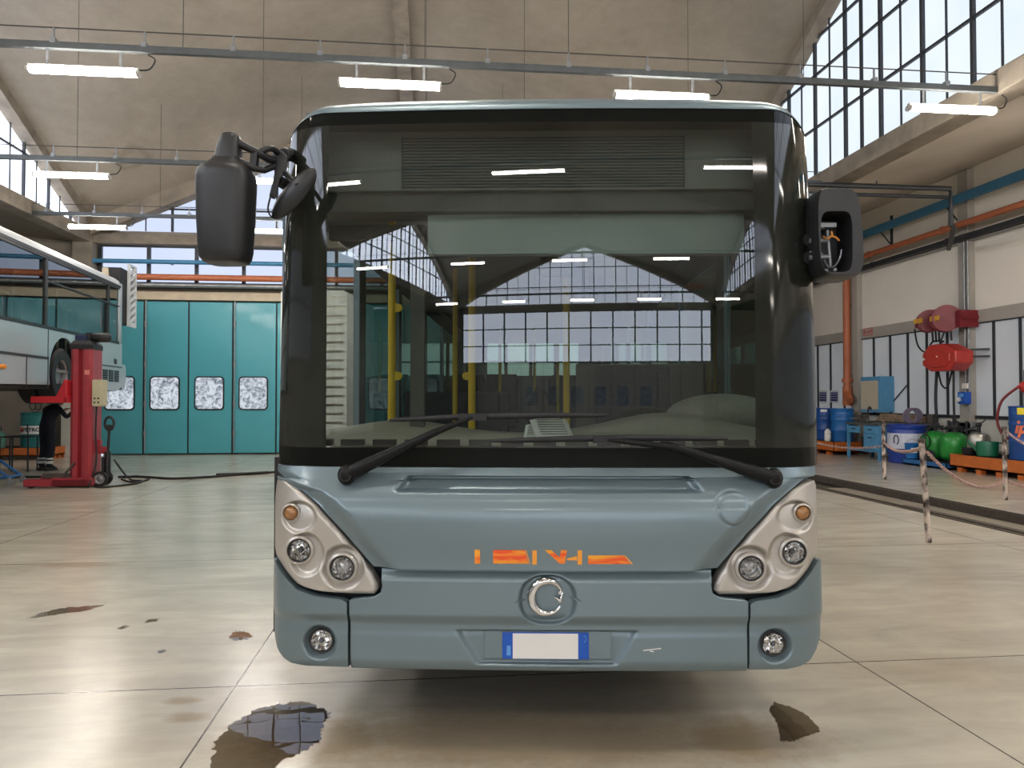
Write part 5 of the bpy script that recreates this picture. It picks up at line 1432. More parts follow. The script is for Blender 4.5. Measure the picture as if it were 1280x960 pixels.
g = MB(); g.tube(catmull([(b_ + 0.05, -0.15, LP(125, 508).z), (b_ + 0.04, -0.16, 0.9), (b_ + 0.06, -0.18, 0.4), (b_ + 0.02, -0.4, 0.02)], 8), 0.014, 8); g.build('supply_cable', M['rubber'], lift)
# cables on the floor
def cable(pxs, r, lab, z=None):
    g = MB(); pts = [P(px, py, z=r) if zz is None else Vector((*(P(px, py, d=zz)),)) for (px, py, zz) in pxs]
    g.tube(catmull(pts, 8), r, 8); return tag(g.build('floor_cable', M['rubber'], smooth=60), lab, 'cable')
cable([(148, 596, None), (180, 596, None), (215, 598, None), (262, 596, None), (300, 593, None), (345, 590, None), (400, 588, None)], 0.022, 'black cable running along the floor from the lift to behind the bus')
cable([(143, 575, 13.4), (150, 585, 13.3), (158, 595, None), (165, 600, None), (178, 601, None), (172, 604, None), (150, 607, None), (128, 609, None), (118, 608, None)], 0.016, 'black cable looping on the floor at the red lift base')
cable([(152, 599, None), (165, 602.5, None), (180, 601, None), (186, 598, None), (170, 595, None), (155, 597, None)], 0.016, 'small coil of black cable beside the lift steering wheels')
cable([(-10, 598, None), (20, 596.5, None), (48, 596, None), (70, 596, None), (90, 597, None)], 0.02, 'black cable lying behind the lift base, by the blue trolley')
cable([(270, 593.5, None), (310, 592, None), (335, 590.5, None)], 0.03, 'thick black cable joint lying on the cable near the bus')

# ================================================================== trolley foot, trestle, drum, boxes, mechanic behind the lift
M['blue_paint'] = mat('worn blue paint', (0.03, 0.16, 0.42), 0.45, var=0.2, scale=12)
tp = P(2, 607, z=0.0); tr = thing('trolley', 'blue tubular trolley frame on castors at the lift side edge', 'trolley', tp, 0.1)
g = MB(); g.tube([(-0.55, 0, 0.62), (-0.25, 0, 0.42), (0.12, 0, 0.13)], 0.025, 10); g.tube([(-0.55, 0.5, 0.62), (-0.25, 0.5, 0.42), (0.12, 0.5, 0.13)], 0.025, 10); g.tube([(-0.9, 0, 0.14), (0.12, 0, 0.14)], 0.025, 10); g.tube([(0.10, 0, 0.14), (0.10, 0.5, 0.14)], 0.025, 10); g.tube([(-0.55, 0, 0.62), (-0.55, 0.5, 0.62)], 0.025, 10); g.build('frame', M['blue_paint'], tr, smooth=50)
for yy in (0, 0.5):
    g = MB(); g.cyl((0.14, yy - 0.02, 0.055), (0.14, yy + 0.02, 0.055), 0.055, seg=18); g.bar((0.12, yy, 0.14), (0.14, yy, 0.05), 0.03, 0.06); g.build('castor', M['steel'], tr, smooth=40)
    g = MB(); g.cyl((-0.85, yy - 0.02, 0.055), (-0.85, yy + 0.02, 0.055), 0.055, seg=18); g.bar((-0.87, yy, 0.14), (-0.85, yy, 0.05), 0.03, 0.06); g.build('castor', M['steel'], tr, smooth=40)
# black trestle stand
sp = P(27, 589, z=0.0) - Vector((0.16, 0, 0)); st = thing('trestle_stand', 'black three-legged steel trestle in front of the teal drum', 'stand', sp, 0)
sc_ = 1 / 57.0
g = MB(); hz_ = 0.72; g.bar((-0.28, 0, hz_), (0.30, 0, hz_), 0.03); g.bar((-0.28, 0.4, hz_), (0.30, 0.4, hz_), 0.03); g.bar((-0.28, 0, hz_), (-0.28, 0.4, hz_), 0.03); g.bar((0.30, 0, hz_), (0.30, 0.4, hz_), 0.03); g.build('top_frame', M['steel_dark'], st)
for (x, y) in ((-0.28, 0), (-0.03, 0), (0.28, 0), (-0.28, 0.4), (0.28, 0.4)):
    g = MB(); g.cyl((x, y, 0), (x, y, hz_), 0.018, seg=8); g.cyl((x, y, 0), (x, y, 0.02), 0.03, seg=8); g.build('leg', M['steel_dark'], st)
g = MB(); g.cyl((0.28, 0, hz_), (0.26, 0, hz_ + 0.28), 0.014, seg=8); g.build('upright', M['steel_dark'], st)

M['drum_teal'] = mat('teal drum paint', (0.02, 0.20, 0.20), 0.4, var=0.1)
M['drum_blue'] = mat('blue drum paint', (0.012, 0.075, 0.30), 0.38, var=0.12, scale=5)
M['drum_blue_light'] = mat('lighter blue drum paint', (0.015, 0.14, 0.42), 0.4, var=0.12, scale=5)
def drum(label, loc, r=0.29, h=0.88, m='drum_blue', rot=0.0, group=None, lid=None, ribs=True):
    t = thing('oil_drum', label, 'drum', loc, rot, group)
    pr = [(r * 0.96, 0.02), (r, 0.0), (r, 0.03)]
    for z in (0.33, 0.66):
        pr += [(r, h * z - 0.03), (r * 1.03, h * z - 0.012), (r * 1.03, h * z + 0.012), (r, h * z + 0.03)]
    if ribs:
        for z in (0.76, 0.80, 0.84): pr += [(r, h * z - 0.01), (r * 1.012, h * z), (r, h * z + 0.01)]
    pr += [(r, h - 0.03), (r * 1.025, h - 0.02), (r * 1.025, h), (r * 0.98, h), (r * 0.97, h - 0.02)]
    g = MB(); g.lathe(pr, (0, 0, 0), (0, 0, 1), 40); g.build('body', M[m], t, smooth=40)
    g = MB(); g.lathe([(r * 0.97, h - 0.022), (0.0001, h - 0.018)], (0, 0, 0), (0, 0, 1), 40)
    g.cyl((r * 0.6, 0, h - 0.02), (r * 0.6, 0, h - 0.002), 0.035, seg=14); g.cyl((-r * 0.6, 0, h - 0.02), (-r * 0.6, 0, h - 0.005), 0.022, seg=12)
    g.build('lid', M[lid or m], t, smooth=40)
    return t
def on_drum(t, r, a0, z0, vs, fs, name, m, parent=None, off=0.004):
    """wrap flat artwork (x, y) round a drum; a0: bearing of its middle in the drum's space"""
    g = MB(); rr = r + off
    g.add([Vector((rr * math.sin(a0 + v[0] / rr), -rr * math.cos(a0 + v[0] / rr), z0 + v[1])) for v in vs], fs)
    return g.build(name, M[m], parent or t)
def patch(w, h, n=10):
    vs = []; fs = []
    for i in range(n + 1):
        for j in (0, 1): vs.append((-w / 2 + w * i / n, -h / 2 + h * j))
    for i in range(n): fs.append((2 * i, 2 * i + 2, 2 * i + 3, 2 * i + 1))
    return vs, fs
M['label_white'] = mat('white drum label', (0.78, 0.79, 0.80), 0.5, var=0.05)
M['ink'] = mat('dark print', (0.02, 0.025, 0.06), 0.5)
M['yellow_label'] = mat('yellow label', (0.85, 0.68, 0.04), 0.5)
M['ip_orange'] = mat('orange drum lettering', (0.80, 0.20, 0.08), 0.5)
# low pallet + drum behind the trestle
M['orange_steel'] = mat('orange spill pallet paint', (0.62, 0.16, 0.03), 0.45, var=0.15, scale=6)
def spill_pallet(label, loc, L, Wd, H, rot=0.0, m='orange_steel', group=None, feet=4, fh=0.09):
    t = thing('spill_pallet', label, 'pallet', loc, rot, group)
    g = MB(); g.bb(-Wd / 2, Wd / 2, -L / 2, L / 2, fh, fh + 0.03)
    for (x0, x1, y0, y1) in ((-Wd / 2, -Wd / 2 + 0.02, -L / 2, L / 2), (Wd / 2 - 0.02, Wd / 2, -L / 2, L / 2), (-Wd / 2, Wd / 2, -L / 2, -L / 2 + 0.02), (-Wd / 2, Wd / 2, L / 2 - 0.02, L / 2)): g.bb(x0, x1, y0, y1, fh, H)
    g.build('tray', M[m], t)
    g = MB(); zg = H - 0.035
    for k in range(15): y = -L / 2 + L * (k + 0.5) / 15; g.bb(-Wd / 2 + 0.02, Wd / 2 - 0.02, y - 0.008, y + 0.008, zg, zg + 0.03)
    for k in range(9): x = -Wd / 2 + Wd * (k + 0.5) / 9; g.bb(x - 0.004, x + 0.004, -L / 2 + 0.02, L / 2 - 0.02, zg, zg + 0.03)
    g.build('grating', M['steel_dark'], t)
    for k in range(feet):
        y = -L / 2 + L * (k + 0.5) / feet
        for x in (-Wd / 2 + 0.08, Wd / 2 - 0.08):
            g = MB(); g.bb(x - 0.06, x + 0.06, y - 0.07, y + 0.07, 0, fh); g.build('foot', M['orange_steel'] if m == 'orange_steel' else M[m], t)
    return t
dp_ = P(30, 575, z=0.0)
spill_pallet('rust orange spill pallet under the teal drum behind the lift', dp_ + Vector((-0.32, 0.55, 0)), 1.1, 1.75, 0.30, 0.0)
dl = Vector((dp_.x + 0.05, dp_.y + 0.45, 0.305))
zbot = 0.305
d = drum('teal oil drum with white label band behind the trestle', dl, 0.33, 0.88, 'drum_teal', 0.0)
vs, fs = patch(0.66, 0.21); on_drum(d, 0.33 * 1.03, 0.12, 0.44, vs, fs, 'label_band', 'label_white')
bd_ = [c for c in d.children if c.name.startswith('label_band')][0]
vs, fs = text_geo('PETRON', 0.135, bold=0.004); on_drum(d, 0.33 * 1.03, 0.30, 0.44, [(v.x, v.y) for v in vs], fs, 'lettering', 'ink', bd_, 0.008)
vs = [(0.075 * math.cos(2 * PI * k / 20), 0.075 * math.sin(2 * PI * k / 20)) for k in range(20)]; on_drum(d, 0.33 * 1.03, -0.62, 0.44, vs, [tuple(range(20))], 'round_logo', 'ip_orange', bd_, 0.008)
vs = [(0.035 * math.cos(2 * PI * k / 20) + 0.01, 0.035 * math.sin(2 * PI * k / 20) - 0.01) for k in range(20)]; on_drum(d, 0.33 * 1.03, -0.62, 0.44, vs, [tuple(range(20))], 'logo_centre', 'ink', bd_, 0.011)
q = P(25, 493, y=dl.y)
g = MB()
for dx in (-0.08, 0.06): g.tube([Vector((dl.x + dx + 0.07 * math.cos(t), dl.y, 1.245 + 0.11 + 0.11 * math.sin(t))) for t in [2 * PI * k / 18 for k in range(18)]], 0.012, 6, closed=True)
g.cyl((dl.x - 0.1, dl.y, 1.17), (dl.x + 0.1, dl.y, 1.17), 0.03, seg=10)
tag(g.build('cable_loop', M['rubber'], smooth=60), 'two loops of black cable standing on the teal drum', 'cable')
# white cabinet and white block pier
wp = P(80, 572, z=0.0) + Vector((0.12, 0, 0))
g = MB(); g.bb(-0.30, 0.34, 0, 0.5, 0, 1.72)
c_ = thing('block_pier', 'white painted block pier behind the mechanic', 'pier', (wp.x, wp.y + 0.2, 0)); g.build('pier_body', M['whitewall'], c_, bevel=0.01)
g = MB(); g.bb(-0.32, 0.36, -0.02, 0.52, 1.72, 1.80); g.build('capping', M['cream'], c_)
wp = P(4, 570, z=0.0)
c_ = thing('cabinet', 'white machine cabinet with orange label at the lift side edge', 'cabinet', (wp.x - 0.1, wp.y + 0.3, 0))
g = MB(); g.bb(-0.3, 0.22, 0, 0.5, 0.0, 1.68); g.build('body', M['white'], c_, bevel=0.02)
g = MB(); g.bb(-0.2, 0.19, -0.012, 0.0, 1.40, 1.60); g.build('label_plate', M['ip_orange'], c_)
g = MB(); g.bb(-0.26, 0.18, -0.008, 0.0, 0.3, 1.34); g.build('door_panel', M['cream'], c_)
g = MB(); tp = P(12, 545, y=wp.y - 0.4); c_ = thing('sack', 'grey green canister at the foot of the teal drum', 'canister', (dl.x - 0.62, dl.y - 0.50, 0.305)); g.lathe([(0.13, 0), (0.15, 0.03), (0.15, 0.32), (0.10, 0.40), (0.04, 0.42), (0.04, 0.47), (0.0001, 0.47)], (0, 0, 0), (0, 0, 1), 22); c_.name = 'canister'
M['can_green'] = mat('grey green canister', (0.10, 0.25, 0.20), 0.5); g.build('body', M['can_green'], c_, smooth=40)
g = MB(); g.tube([(-0.06, 0, 0.42), (-0.05, 0, 0.53), (0.05, 0, 0.53), (0.06, 0, 0.42)], 0.012, 8); g.build('handle', M['plastic'], c_)

# the mechanic, seen from the hips down under the raised bus
M['navy_cloth'] = mat('dark navy work trousers', (0.008, 0.010, 0.022), 0.9, var=0.3, scale=25)
M['reflective'] = mat('grey reflective tape', (0.55, 0.56, 0.55), 0.4, var=0.1)
M['skin'] = mat('skin', (0.45, 0.25, 0.17), 0.55, var=0.06, scale=12)
M['shoe'] = mat('black work shoe', (0.012, 0.012, 0.012), 0.5, var=0.3)
M['hair'] = mat('dark hair', (0.012, 0.010, 0.008), 0.6, var=0.3)
mp_ = P(58, 588, z=0.0)
man = thing('person', 'person in dark navy overalls with reflective ankle bands standing under the raised bus', 'person', mp_, R(65))
man.scale = (0.95, 0.95, 0.95)
def skin_body(name, pts, edges, rad, m, parent, sub=2, root=0):
    me = bpy.data.meshes.new(name); me.from_pydata([tuple(p) for p in pts], edges, [])
    o = bpy.data.objects.new(name, me); COL.objects.link(o); o.parent = parent
    md = o.modifiers.new('skin', 'SKIN'); md.use_smooth_shade = True
    for v, r in zip(me.skin_vertices[0].data, rad): v.radius = (r, r) if not isinstance(r, tuple) else r
    me.skin_vertices[0].data[root].use_root = True
    o.modifiers.new('smooth', 'SUBSURF').levels = sub; o.modifiers['smooth'].render_levels = sub
    me.materials.append(m); return o
# facing +x side of its own space, leaning forward into the wheel well
pts = [(0, 0, 0.92), (0.02, 0, 1.10), (0.08, 0, 1.28), (0.16, 0, 1.40), (0.22, 0, 1.46), (0.26, 0, 1.51),
       (0, 0.10, 0.88), (0.03, 0.11, 0.50), (-0.03, 0.12, 0.10), (0.10, 0.13, 0.05),
       (0, -0.10, 0.88), (0.02, -0.12, 0.50), (-0.05, -0.13, 0.10), (0.08, -0.14, 0.05),
       (0.15, 0.20, 1.37), (0.30, 0.24, 1.18), (0.48, 0.20, 1.30), (0.15, -0.20, 1.37), (0.30, -0.24, 1.18), (0.48, -0.20, 1.30), (0.56, 0.18, 1.34), (0.56, -0.18, 1.34)]
ed = [(0, 1), (1, 2), (2, 3), (3, 4), (4, 5), (0, 6), (6, 7), (7, 8), (8, 9), (0, 10), (10, 11), (11, 12), (12, 13), (3, 14), (14, 15), (15, 16), (3, 17), (17, 18), (18, 19), (16, 20), (19, 21)]
rad = [(0.14, 0.17), (0.13, 0.16), (0.13, 0.18), (0.12, 0.17), 0.07, 0.055, 0.105, 0.085, 0.07, 0.05, 0.105, 0.085, 0.07, 0.05, 0.06, 0.05, 0.042, 0.06, 0.05, 0.042, 0.036, 0.036]
skin_body('body', pts, ed, rad, M['navy_cloth'], man)
for s in (0.12, -0.13):
    x0 = -0.03 if s > 0 else -0.05
    g = MB(); g.lathe([(0.080, 0.0), (0.082, 0.02), (0.082, 0.05), (0.080, 0.06)], (x0, s, 0.16), (0, 0, 1), 18); g.lathe([(0.080, 0.0), (0.082, 0.01), (0.082, 0.03), (0.080, 0.04)], (x0, s, 0.25), (0, 0, 1), 18); g.build('reflective_band', M['reflective'], man, smooth=40)
    g = MB(); g.ell((x0 + 0.06, s, 0.045), (0.15, 0.055, 0.05), 20, 10); g.bb(x0 - 0.08, x0 + 0.20, s - 0.05, s + 0.05, 0.0, 0.025); g.build('shoe', M['shoe'], man, smooth=50)
g = MB(); g.ell((0.32, 0, 1.54), (0.095, 0.078, 0.115), 20, 14, rot=(0, 0.5, 0)); g.ell((0.42, 0, 1.52), (0.018, 0.014, 0.022), 8, 6)
for s in (-1, 1): g.ell((0.31, s * 0.078, 1.53), (0.025, 0.012, 0.032), 8, 6)
g.build('head', M['skin'], man, smooth=60)
g = MB(); g.ell((0.305, 0, 1.575), (0.10, 0.083, 0.095), 18, 10, rot=(0, 0.5, 0)); g.build('hair', M['hair'], man, smooth=60)
for s in (-1, 1):
    pts = [(0.57, s * 0.18, 1.34), (0.62, s * 0.17, 1.36), (0.66, s * 0.17, 1.37)]; ed = [(0, 1), (1, 2)]; rad = [0.03, 0.038, 0.034]
    for k in range(4):
        y = s * 0.17 + (k - 1.5) * 0.019; b = len(pts); L_ = (0.030, 0.035, 0.033, 0.026)[k]
        pts += [(0.68, y, 1.375), (0.68 + L_, y, 1.385), (0.68 + L_ * 1.7, y, 1.365)]; ed += [(2, b), (b, b + 1), (b + 1, b + 2)]; rad += [0.010, 0.009, 0.008]
    b = len(pts); pts += [(0.63, s * 0.17 - s * 0.045, 1.36), (0.66, s * 0.17 - s * 0.06, 1.37)]; ed += [(1, b), (b, b + 1)]; rad += [0.011, 0.009]
    skin_body('hand', pts, ed, rad, M['skin'], man, 1, 1)
# ================================================================== the tool wall side
def facing(p):       # bearing from a point to the camera, as a rotation for things whose front is -y
    return math.atan2(-(EYE.x - p[0]), (EYE.y - p[1])) + PI
XI = 11.0
# far spill pallet with blue drums
a, b_ = P(1012, 571, z=0.0), P(1060, 572, z=0.0)
yA, yB_ = P(1058, 572, x=XI).y, P(1010, 566, x=XI).y
pl1 = spill_pallet('long orange spill pallet under the row of blue drums by the downpipe', (XI + 0.37, 21.2, 0), 2.9, 0.9, 0.36)
for k, (px, m, lab) in enumerate(((1053, 'drum_blue_light', 'bright blue drum nearest the workbench on the far orange pallet'), (1032, 'drum_blue', 'dark blue drum second from the workbench on the far orange pallet'), (1013, 'drum_blue', 'dark blue drum with white sticker mostly hidden behind the bus corner'))):
    q = P(px, 540, x=XI + 0.48)
    y = q.y
    d = drum(lab, (XI + 0.48, y, 0.363), 0.30, 0.90, m, -0.9, 'blue drums on the far orange pallet')
    if k == 1:
        vs, fs = patch(0.18, 0.07); on_drum(d, 0.31, 0.25, 0.83, vs, fs, 'label_patch', 'label_white')
    if k == 2:
        vs, fs = patch(0.25, 0.16); on_drum(d, 0.31, 0.9, 0.72, vs, fs, 'label_patch', 'label_white')
q = P(1036, 556, x=XI + 0.06)
bt = thing('bottle', 'white bottle standing on the edge of the far orange pallet', 'bottle', (XI + 0.03, q.y, 0.363))
g = MB(); g.lathe([(0.075, 0), (0.085, 0.02), (0.085, 0.17), (0.07, 0.19), (0.085, 0.21), (0.08, 0.27), (0.04, 0.32), (0.03, 0.34)], (0, 0, 0), (0, 0, 1), 22); g.build('body', M['white'], bt, smooth=40)
g = MB(); g.cyl((0, 0, 0.34), (0, 0, 0.39), 0.032, seg=14); g.build('cap', M['plastic'], bt)
# workbench
y0, y1 = P(1099, 576, x=XI).y, P(1059, 571, x=XI).y
Lb = y1 - y0; wb = thing('workbench', 'light blue steel workbench with drawers beside the far drums', 'workbench', (XI, y0, 0))
M['bench_blue'] = mat('light blue bench paint', (0.10, 0.32, 0.55), 0.45, var=0.12, scale=6)
M['bench_top'] = mat('oily bench top', (0.10, 0.11, 0.11), 0.6, var=0.4, scale=9)
Hb = P(1080, 529, x=XI, ).z
zl_ = P(1059, 560, x=XI).z
Hb = 0.92
g = MB(); g.bb(-0.03, 0.75, -0.03, Lb + 0.03, Hb - 0.05, Hb); g.build('worktop', M['bench_top'], wb, bevel=0.006)
for (x, y) in ((0.0, 0.0), (0.0, Lb - 0.06), (0.66, 0.0), (0.66, Lb - 0.06)):
    g = MB(); g.bb(x, x + 0.06, y, y + 0.06, 0, Hb - 0.05); g.build('leg', M['bench_blue'], wb)
g = MB(); g.bb(0.02, 0.7, 0.03, Lb - 0.03, 0.20, 0.23); g.build('lower_shelf', M['bench_blue'], wb)
g = MB(); g.bb(0.01, 0.7, 0.05, Lb * 0.46, 0.23, Hb - 0.06); g.build('cupboard', M['bench_blue'], wb, bevel=0.005)
for (ya, yb, za, zc) in ((0.08, Lb * 0.44, Hb - 0.26, Hb - 0.09), (Lb * 0.58, Lb - 0.10, Hb - 0.26, Hb - 0.09), (0.08, Lb * 0.44, 0.26, Hb - 0.29)):
    g = MB(); g.bb(-0.02, 0.02, ya, yb, za, zc); dr = g.build('drawer' if za > 0.5 else 'cupboard_door', M['bench_blue'], wb, bevel=0.006)
    g = MB(); g.bb(-0.045, -0.02, (ya + yb) / 2 - 0.07, (ya + yb) / 2 + 0.07, zc - 0.08, zc - 0.055); g.build('handle', M['steel_dark'], dr)
g = MB(); g.bb(0.6, 0.64, Lb * 0.48, Lb - 0.08, 0.23, Hb - 0.06); g.build('back_panel', M['steel_dark'], wb)
c_ = thing('box', 'dark grey box on the lower shelf of the workbench', 'box', (XI + 0.28, y0 + Lb * 0.60, 0.232)); g = MB(); g.bb(-0.13, 0.13, -0.15, 0.15, 0, 0.30); g.build('body', M['steel_dark'], c_, bevel=0.01); g = MB(); g.bb(-0.14, 0.14, -0.16, 0.16, 0.30, 0.33); g.build('lid', M['plastic'], c_)
# vice, bent-handled tool, scrap on the bench
v = thing('vice', 'dark iron bench vice at the far end of the workbench', 'vice', (XI + 0.2, y0 + Lb - 0.35, Hb + 0.001))
g = MB(); g.box((0, 0, 0.05), (0.16, 0.2, 0.1)); g.box((-0.06, 0, 0.14), (0.08, 0.14, 0.1)); g.box((0.07, 0, 0.15), (0.1, 0.14, 0.12)); g.build('jaws', M['rust'], v, bevel=0.015)
g = MB(); g.cyl((-0.26, 0, 0.1), (0, 0, 0.1), 0.022, seg=10); g.cyl((-0.25, -0.12, 0.1), (-0.25, 0.12, 0.1), 0.010, seg=8); g.build('screw_bar', M['steel'], v)
v = thing('grinder_arm', 'black hooked stand on the middle of the workbench', 'tool', (XI + 0.1, y0 + Lb * 0.42, Hb + 0.001))
g = MB(); g.cyl((0, 0, 0), (0, 0, 0.03), 0.09, seg=18); g.build('base', M['plastic'], v); g = MB(); g.tube(catmull([(0, 0, 0.02), (0, 0.02, 0.18), (0, 0.0, 0.36), (0, -0.07, 0.40), (0, -0.12, 0.34)], 6), 0.020, 8); g.ell((0, -0.05, 0.38), (0.03, 0.05, 0.03), 10, 6); g.build('hook', M['plastic'], v, smooth=60); v.name = 'hooked_stand'
M['cardboard'] = mat('brown packing scrap', (0.38, 0.27, 0.18), 0.85, var=0.35, scale=10, bump=0.3)
q0, q1 = P(1083, 523, x=XI + 0.7), P(1148, 521, x=XI + 0.7)
g = MB()
# shelf along the dado carrying the packing scrap
sh_ = thing('wall_shelf', 'narrow steel shelf along the white dado behind the workbench', 'shelf', (0, 0, 0))
g = MB(); g.bb(WR - 0.42, WR - 0.03, q1.y - 0.1, q0.y + 0.3, 0.90, 0.94); g.build('board', M['bench_top'], sh_)
g = MB()
for y in (q1.y, (q1.y + q0.y) / 2, q0.y): g.bb(WR - 0.40, WR - 0.01, y - 0.02, y + 0.02, 0.82, 0.90)
g.build('shelf_bracket', M['steel_dark'], sh_)
rnd = random.Random(3); nsc = 9
for k in range(nsc):
    y = q1.y + 0.15 + (q0.y - q1.y - 0.3) * (k + 0.5) / nsc
    g = MB(); w_ = rnd.uniform(0.10, 0.16); hh = rnd.uniform(0.10, 0.2)
    for i in range(3): g.box((0, 0, hh * (i + 0.5) / 3), (rnd.uniform(0.16, 0.28), (q0.y - q1.y) / nsc * 0.8, hh / 3 * 0.96), rot=(0, 0, rnd.uniform(-0.12, 0.12)))
    o = g.build('packing_scrap', M['cardboard'], bevel=0.012, loc=(WR - 0.22, y, 0.945)); tag(o, 'crumpled brown packing scrap on the shelf behind the workbench', 'scrap', 'packing scrap on the wall shelf')
c_ = thing('tin_can', 'small round brown tin on the end of the wall shelf', 'tin', (WR - 0.2, q1.y - 0.0, 0.942)); g = MB(); g.lathe([(0.08, 0), (0.085, 0.01), (0.085, 0.19), (0.08, 0.2), (0.0001, 0.2)], (0, 0, 0), (0, 0, 1), 20); g.build('body', M['rust'], c_, smooth=40)
# blue wall cabinet with beige door
ya, yb = P(1100, 495, x=WR - 0.42).y, P(1076, 495, x=WR - 0.42).y
zt1, zt0_ = P(1100, 474, x=WR - 0.42).z, P(1100, 513, x=WR - 0.42).z
wc = thing('wall_cabinet', 'blue wall cabinet with beige door panel above the workbench', 'cabinet', (WR, ya, 0))
g = MB(); g.bb(-0.42, -0.02, 0, yb - ya, zt0_ - 0.05, zt1 + 0.08); g.build('body', M['bench_blue'], wc, bevel=0.012)
M['beige_panel'] = mat('beige panel', (0.55, 0.49, 0.38), 0.6, var=0.06)
g = MB(); g.bb(-0.445, -0.42, 0.08, yb - ya - 0.05, zt0_ + 0.02, zt1 - 0.03); g.build('door_panel', M['beige_panel'], wc)
g = MB(); g.bar((-0.05, -0.02, zt0_ + 0.25), (-0.03, -0.55, zt0_ + 0.65), 0.025); g.build('stay_arm', M['steel_dark'], wc)
# signs
M['sign_blue'] = mat('blue sign print', (0.015, 0.03, 0.22), 0.45, var=0.1)
M['sign_red'] = mat('red sign print', (0.60, 0.05, 0.04), 0.5)
def wall_sign(px0, px1, py0, py1, lab, cat, deco):
    x = WR - 0.05; a, b_ = P(px0, (py0 + py1) / 2, x=x), P(px1, (py0 + py1) / 2, x=x)
    zc = a.z; hh = (P((px0 + px1) / 2, py0, x=x).z - P((px0 + px1) / 2, py1, x=x).z); y = (a.y + b_.y) / 2; w = abs(a.y - b_.y)
    zc = P((px0 + px1) / 2, (py0 + py1) / 2, x=x).z
    t = thing('wall_sign', lab, cat, (x, y, zc), -PI / 2)
    g = MB(); g.box((0, 0, 0), (w, 0.012, hh)); g.build('board', M['white'], t, bevel=0.003)
    deco(t, w, hh); return t
def blue_deco(t, w, h):
    g = MB(); g.box((0, -0.008, -h * 0.03), (w * 0.84, 0.005, h * 0.74)); f = g.build('blue_field', M['sign_blue'], t)
    g = MB()
    for k in range(3):
        z = h * (0.20 - 0.2 * k)
        for j in range(4): g.box((w * (-0.27 + 0.18 * j), -0.012, z), (w * (0.13 if (j + k) % 2 else 0.09), 0.003, h * 0.06))
    g.build('print_line', M['white'], f)
wall_sign(1024, 1034, 488, 503, 'blue and white notice nearer the bus, of the pair by the downpipe', 'sign', blue_deco)
wall_sign(1038, 1048, 488, 503, 'blue and white notice directly beside the downpipe', 'sign', blue_deco)
def red_deco(t, w, h):
    g = MB()
    for (x, z, ww, hh) in ((0, 0.42, 0.9, 0.08), (0, -0.42, 0.9, 0.08), (-0.43, 0, 0.05, 0.8), (0.43, 0, 0.05, 0.8), (-0.3, 0.0, 0.10, 0.5), (0.3, 0.0, 0.10, 0.5), (0.05, -0.05, 0.10, 0.4)): g.box((x * w, -0.008, z * h), (ww * w, 0.005, hh * h))
    g.bar((-0.3 * w, -0.008, 0.22 * h), (0.0, -0.008, -0.15 * h), 0.03, 0.005); g.bar((0.3 * w, -0.008, 0.22 * h), (0.0, -0.008, -0.15 * h), 0.03, 0.005)
    g.build('red_print', M['sign_red'], t)
wall_sign(1079, 1092, 409.5, 419.5, 'small red and white sign on the greige wall band', 'sign', red_deco)
# red hose reels high on the wall and the red reel box below
M['reel_red'] = mat('dark red reel paint', (0.20, 0.012, 0.02), 0.45, var=0.15)
M['reel_red2'] = mat('red reel box paint', (0.50, 0.035, 0.025), 0.38, var=0.1, coat=0.2)
M['ochre'] = mat('ochre label', (0.65, 0.34, 0.03), 0.5)
hxw = WR - 0.55
def HP(px, py): return P(px, py, x=hxw)
sc = (HP(1146, 400) - HP(1198, 400)).length
h0 = HP(1172, 400)
hr_ = thing('hose_reel', 'double dark red hose reel on the greige band beside the pilaster', 'hose reel', (hxw, h0.y, h0.z))
ry = lambda px: HP(px, 400).y - h0.y
rz = lambda py, px=1172: HP(px, py).z - h0.z
for (pc, r, yy) in ((1161, 0.26, 0), (1182, 0.30, 0)):
    y = ry(pc); g = MB(); g.lathe([(r * 0.4, -0.17), (r, -0.165), (r, -0.14), (r * 0.8, -0.13), (r * 0.8, 0.13), (r, 0.14), (r, 0.165), (r * 0.4, 0.17)], (0, y, 0.0), (0.5, 1, 0), 36, caps=True); dr = g.build('reel_drum', M['reel_red'], hr_, smooth=40)
    g = MB(); g.box((-0.29, y - 0.03, 0.0), (0.02, 0.30, 0.11)); g.build('label_strip', M['ochre'], dr)
g = MB(); g.bb(-0.05, 0.50, ry(1149), ry(1146), -0.12, 0.10); g.bb(0.05, 0.50, ry(1197), ry(1193), -0.22, 0.16); g.bb(0.1, 0.54, ry(1198), ry(1146), -0.04, 0.04); g.bb(-0.05, 0.1, ry(1170), ry(1173), -0.25, 0.25); g.build('mount_frame', M['reel_red'], hr_)
g = MB()
for px, dy in ((1165, 0.0), (1169, 0.1), (1173, -0.05), (1188, 0.0)): g.tube([(0.0, ry(px), -0.2), (0.02, ry(px), rz(427.5))], 0.022, 8)
g.tube(catmull([(-0.1, ry(1148), -0.15), (-0.1, ry(1152), -0.55), (-0.1, ry(1162), -0.72), (-0.05, ry(1168), rz(427)), (-0.05, ry(1182), rz(428))], 8), 0.02, 8)
g.tube(catmull([(-0.05, ry(1184), -0.25), (-0.1, ry(1180), -0.55), (-0.05, ry(1181), rz(427.5))], 8), 0.018, 8)
g.build('hanging_hose', M['rubber'], hr_, smooth=60)
c0 = HP(1184, 447)
rb = thing('reel_box', 'bright red octagonal hose reel box hanging below the double reel', 'hose reel', (hxw, c0.y, c0.z))
hw = (HP(1163, 447).y - HP(1205, 447).y) / 2; hh = (HP(1184, 431).z - HP(1184, 465).z) / 2
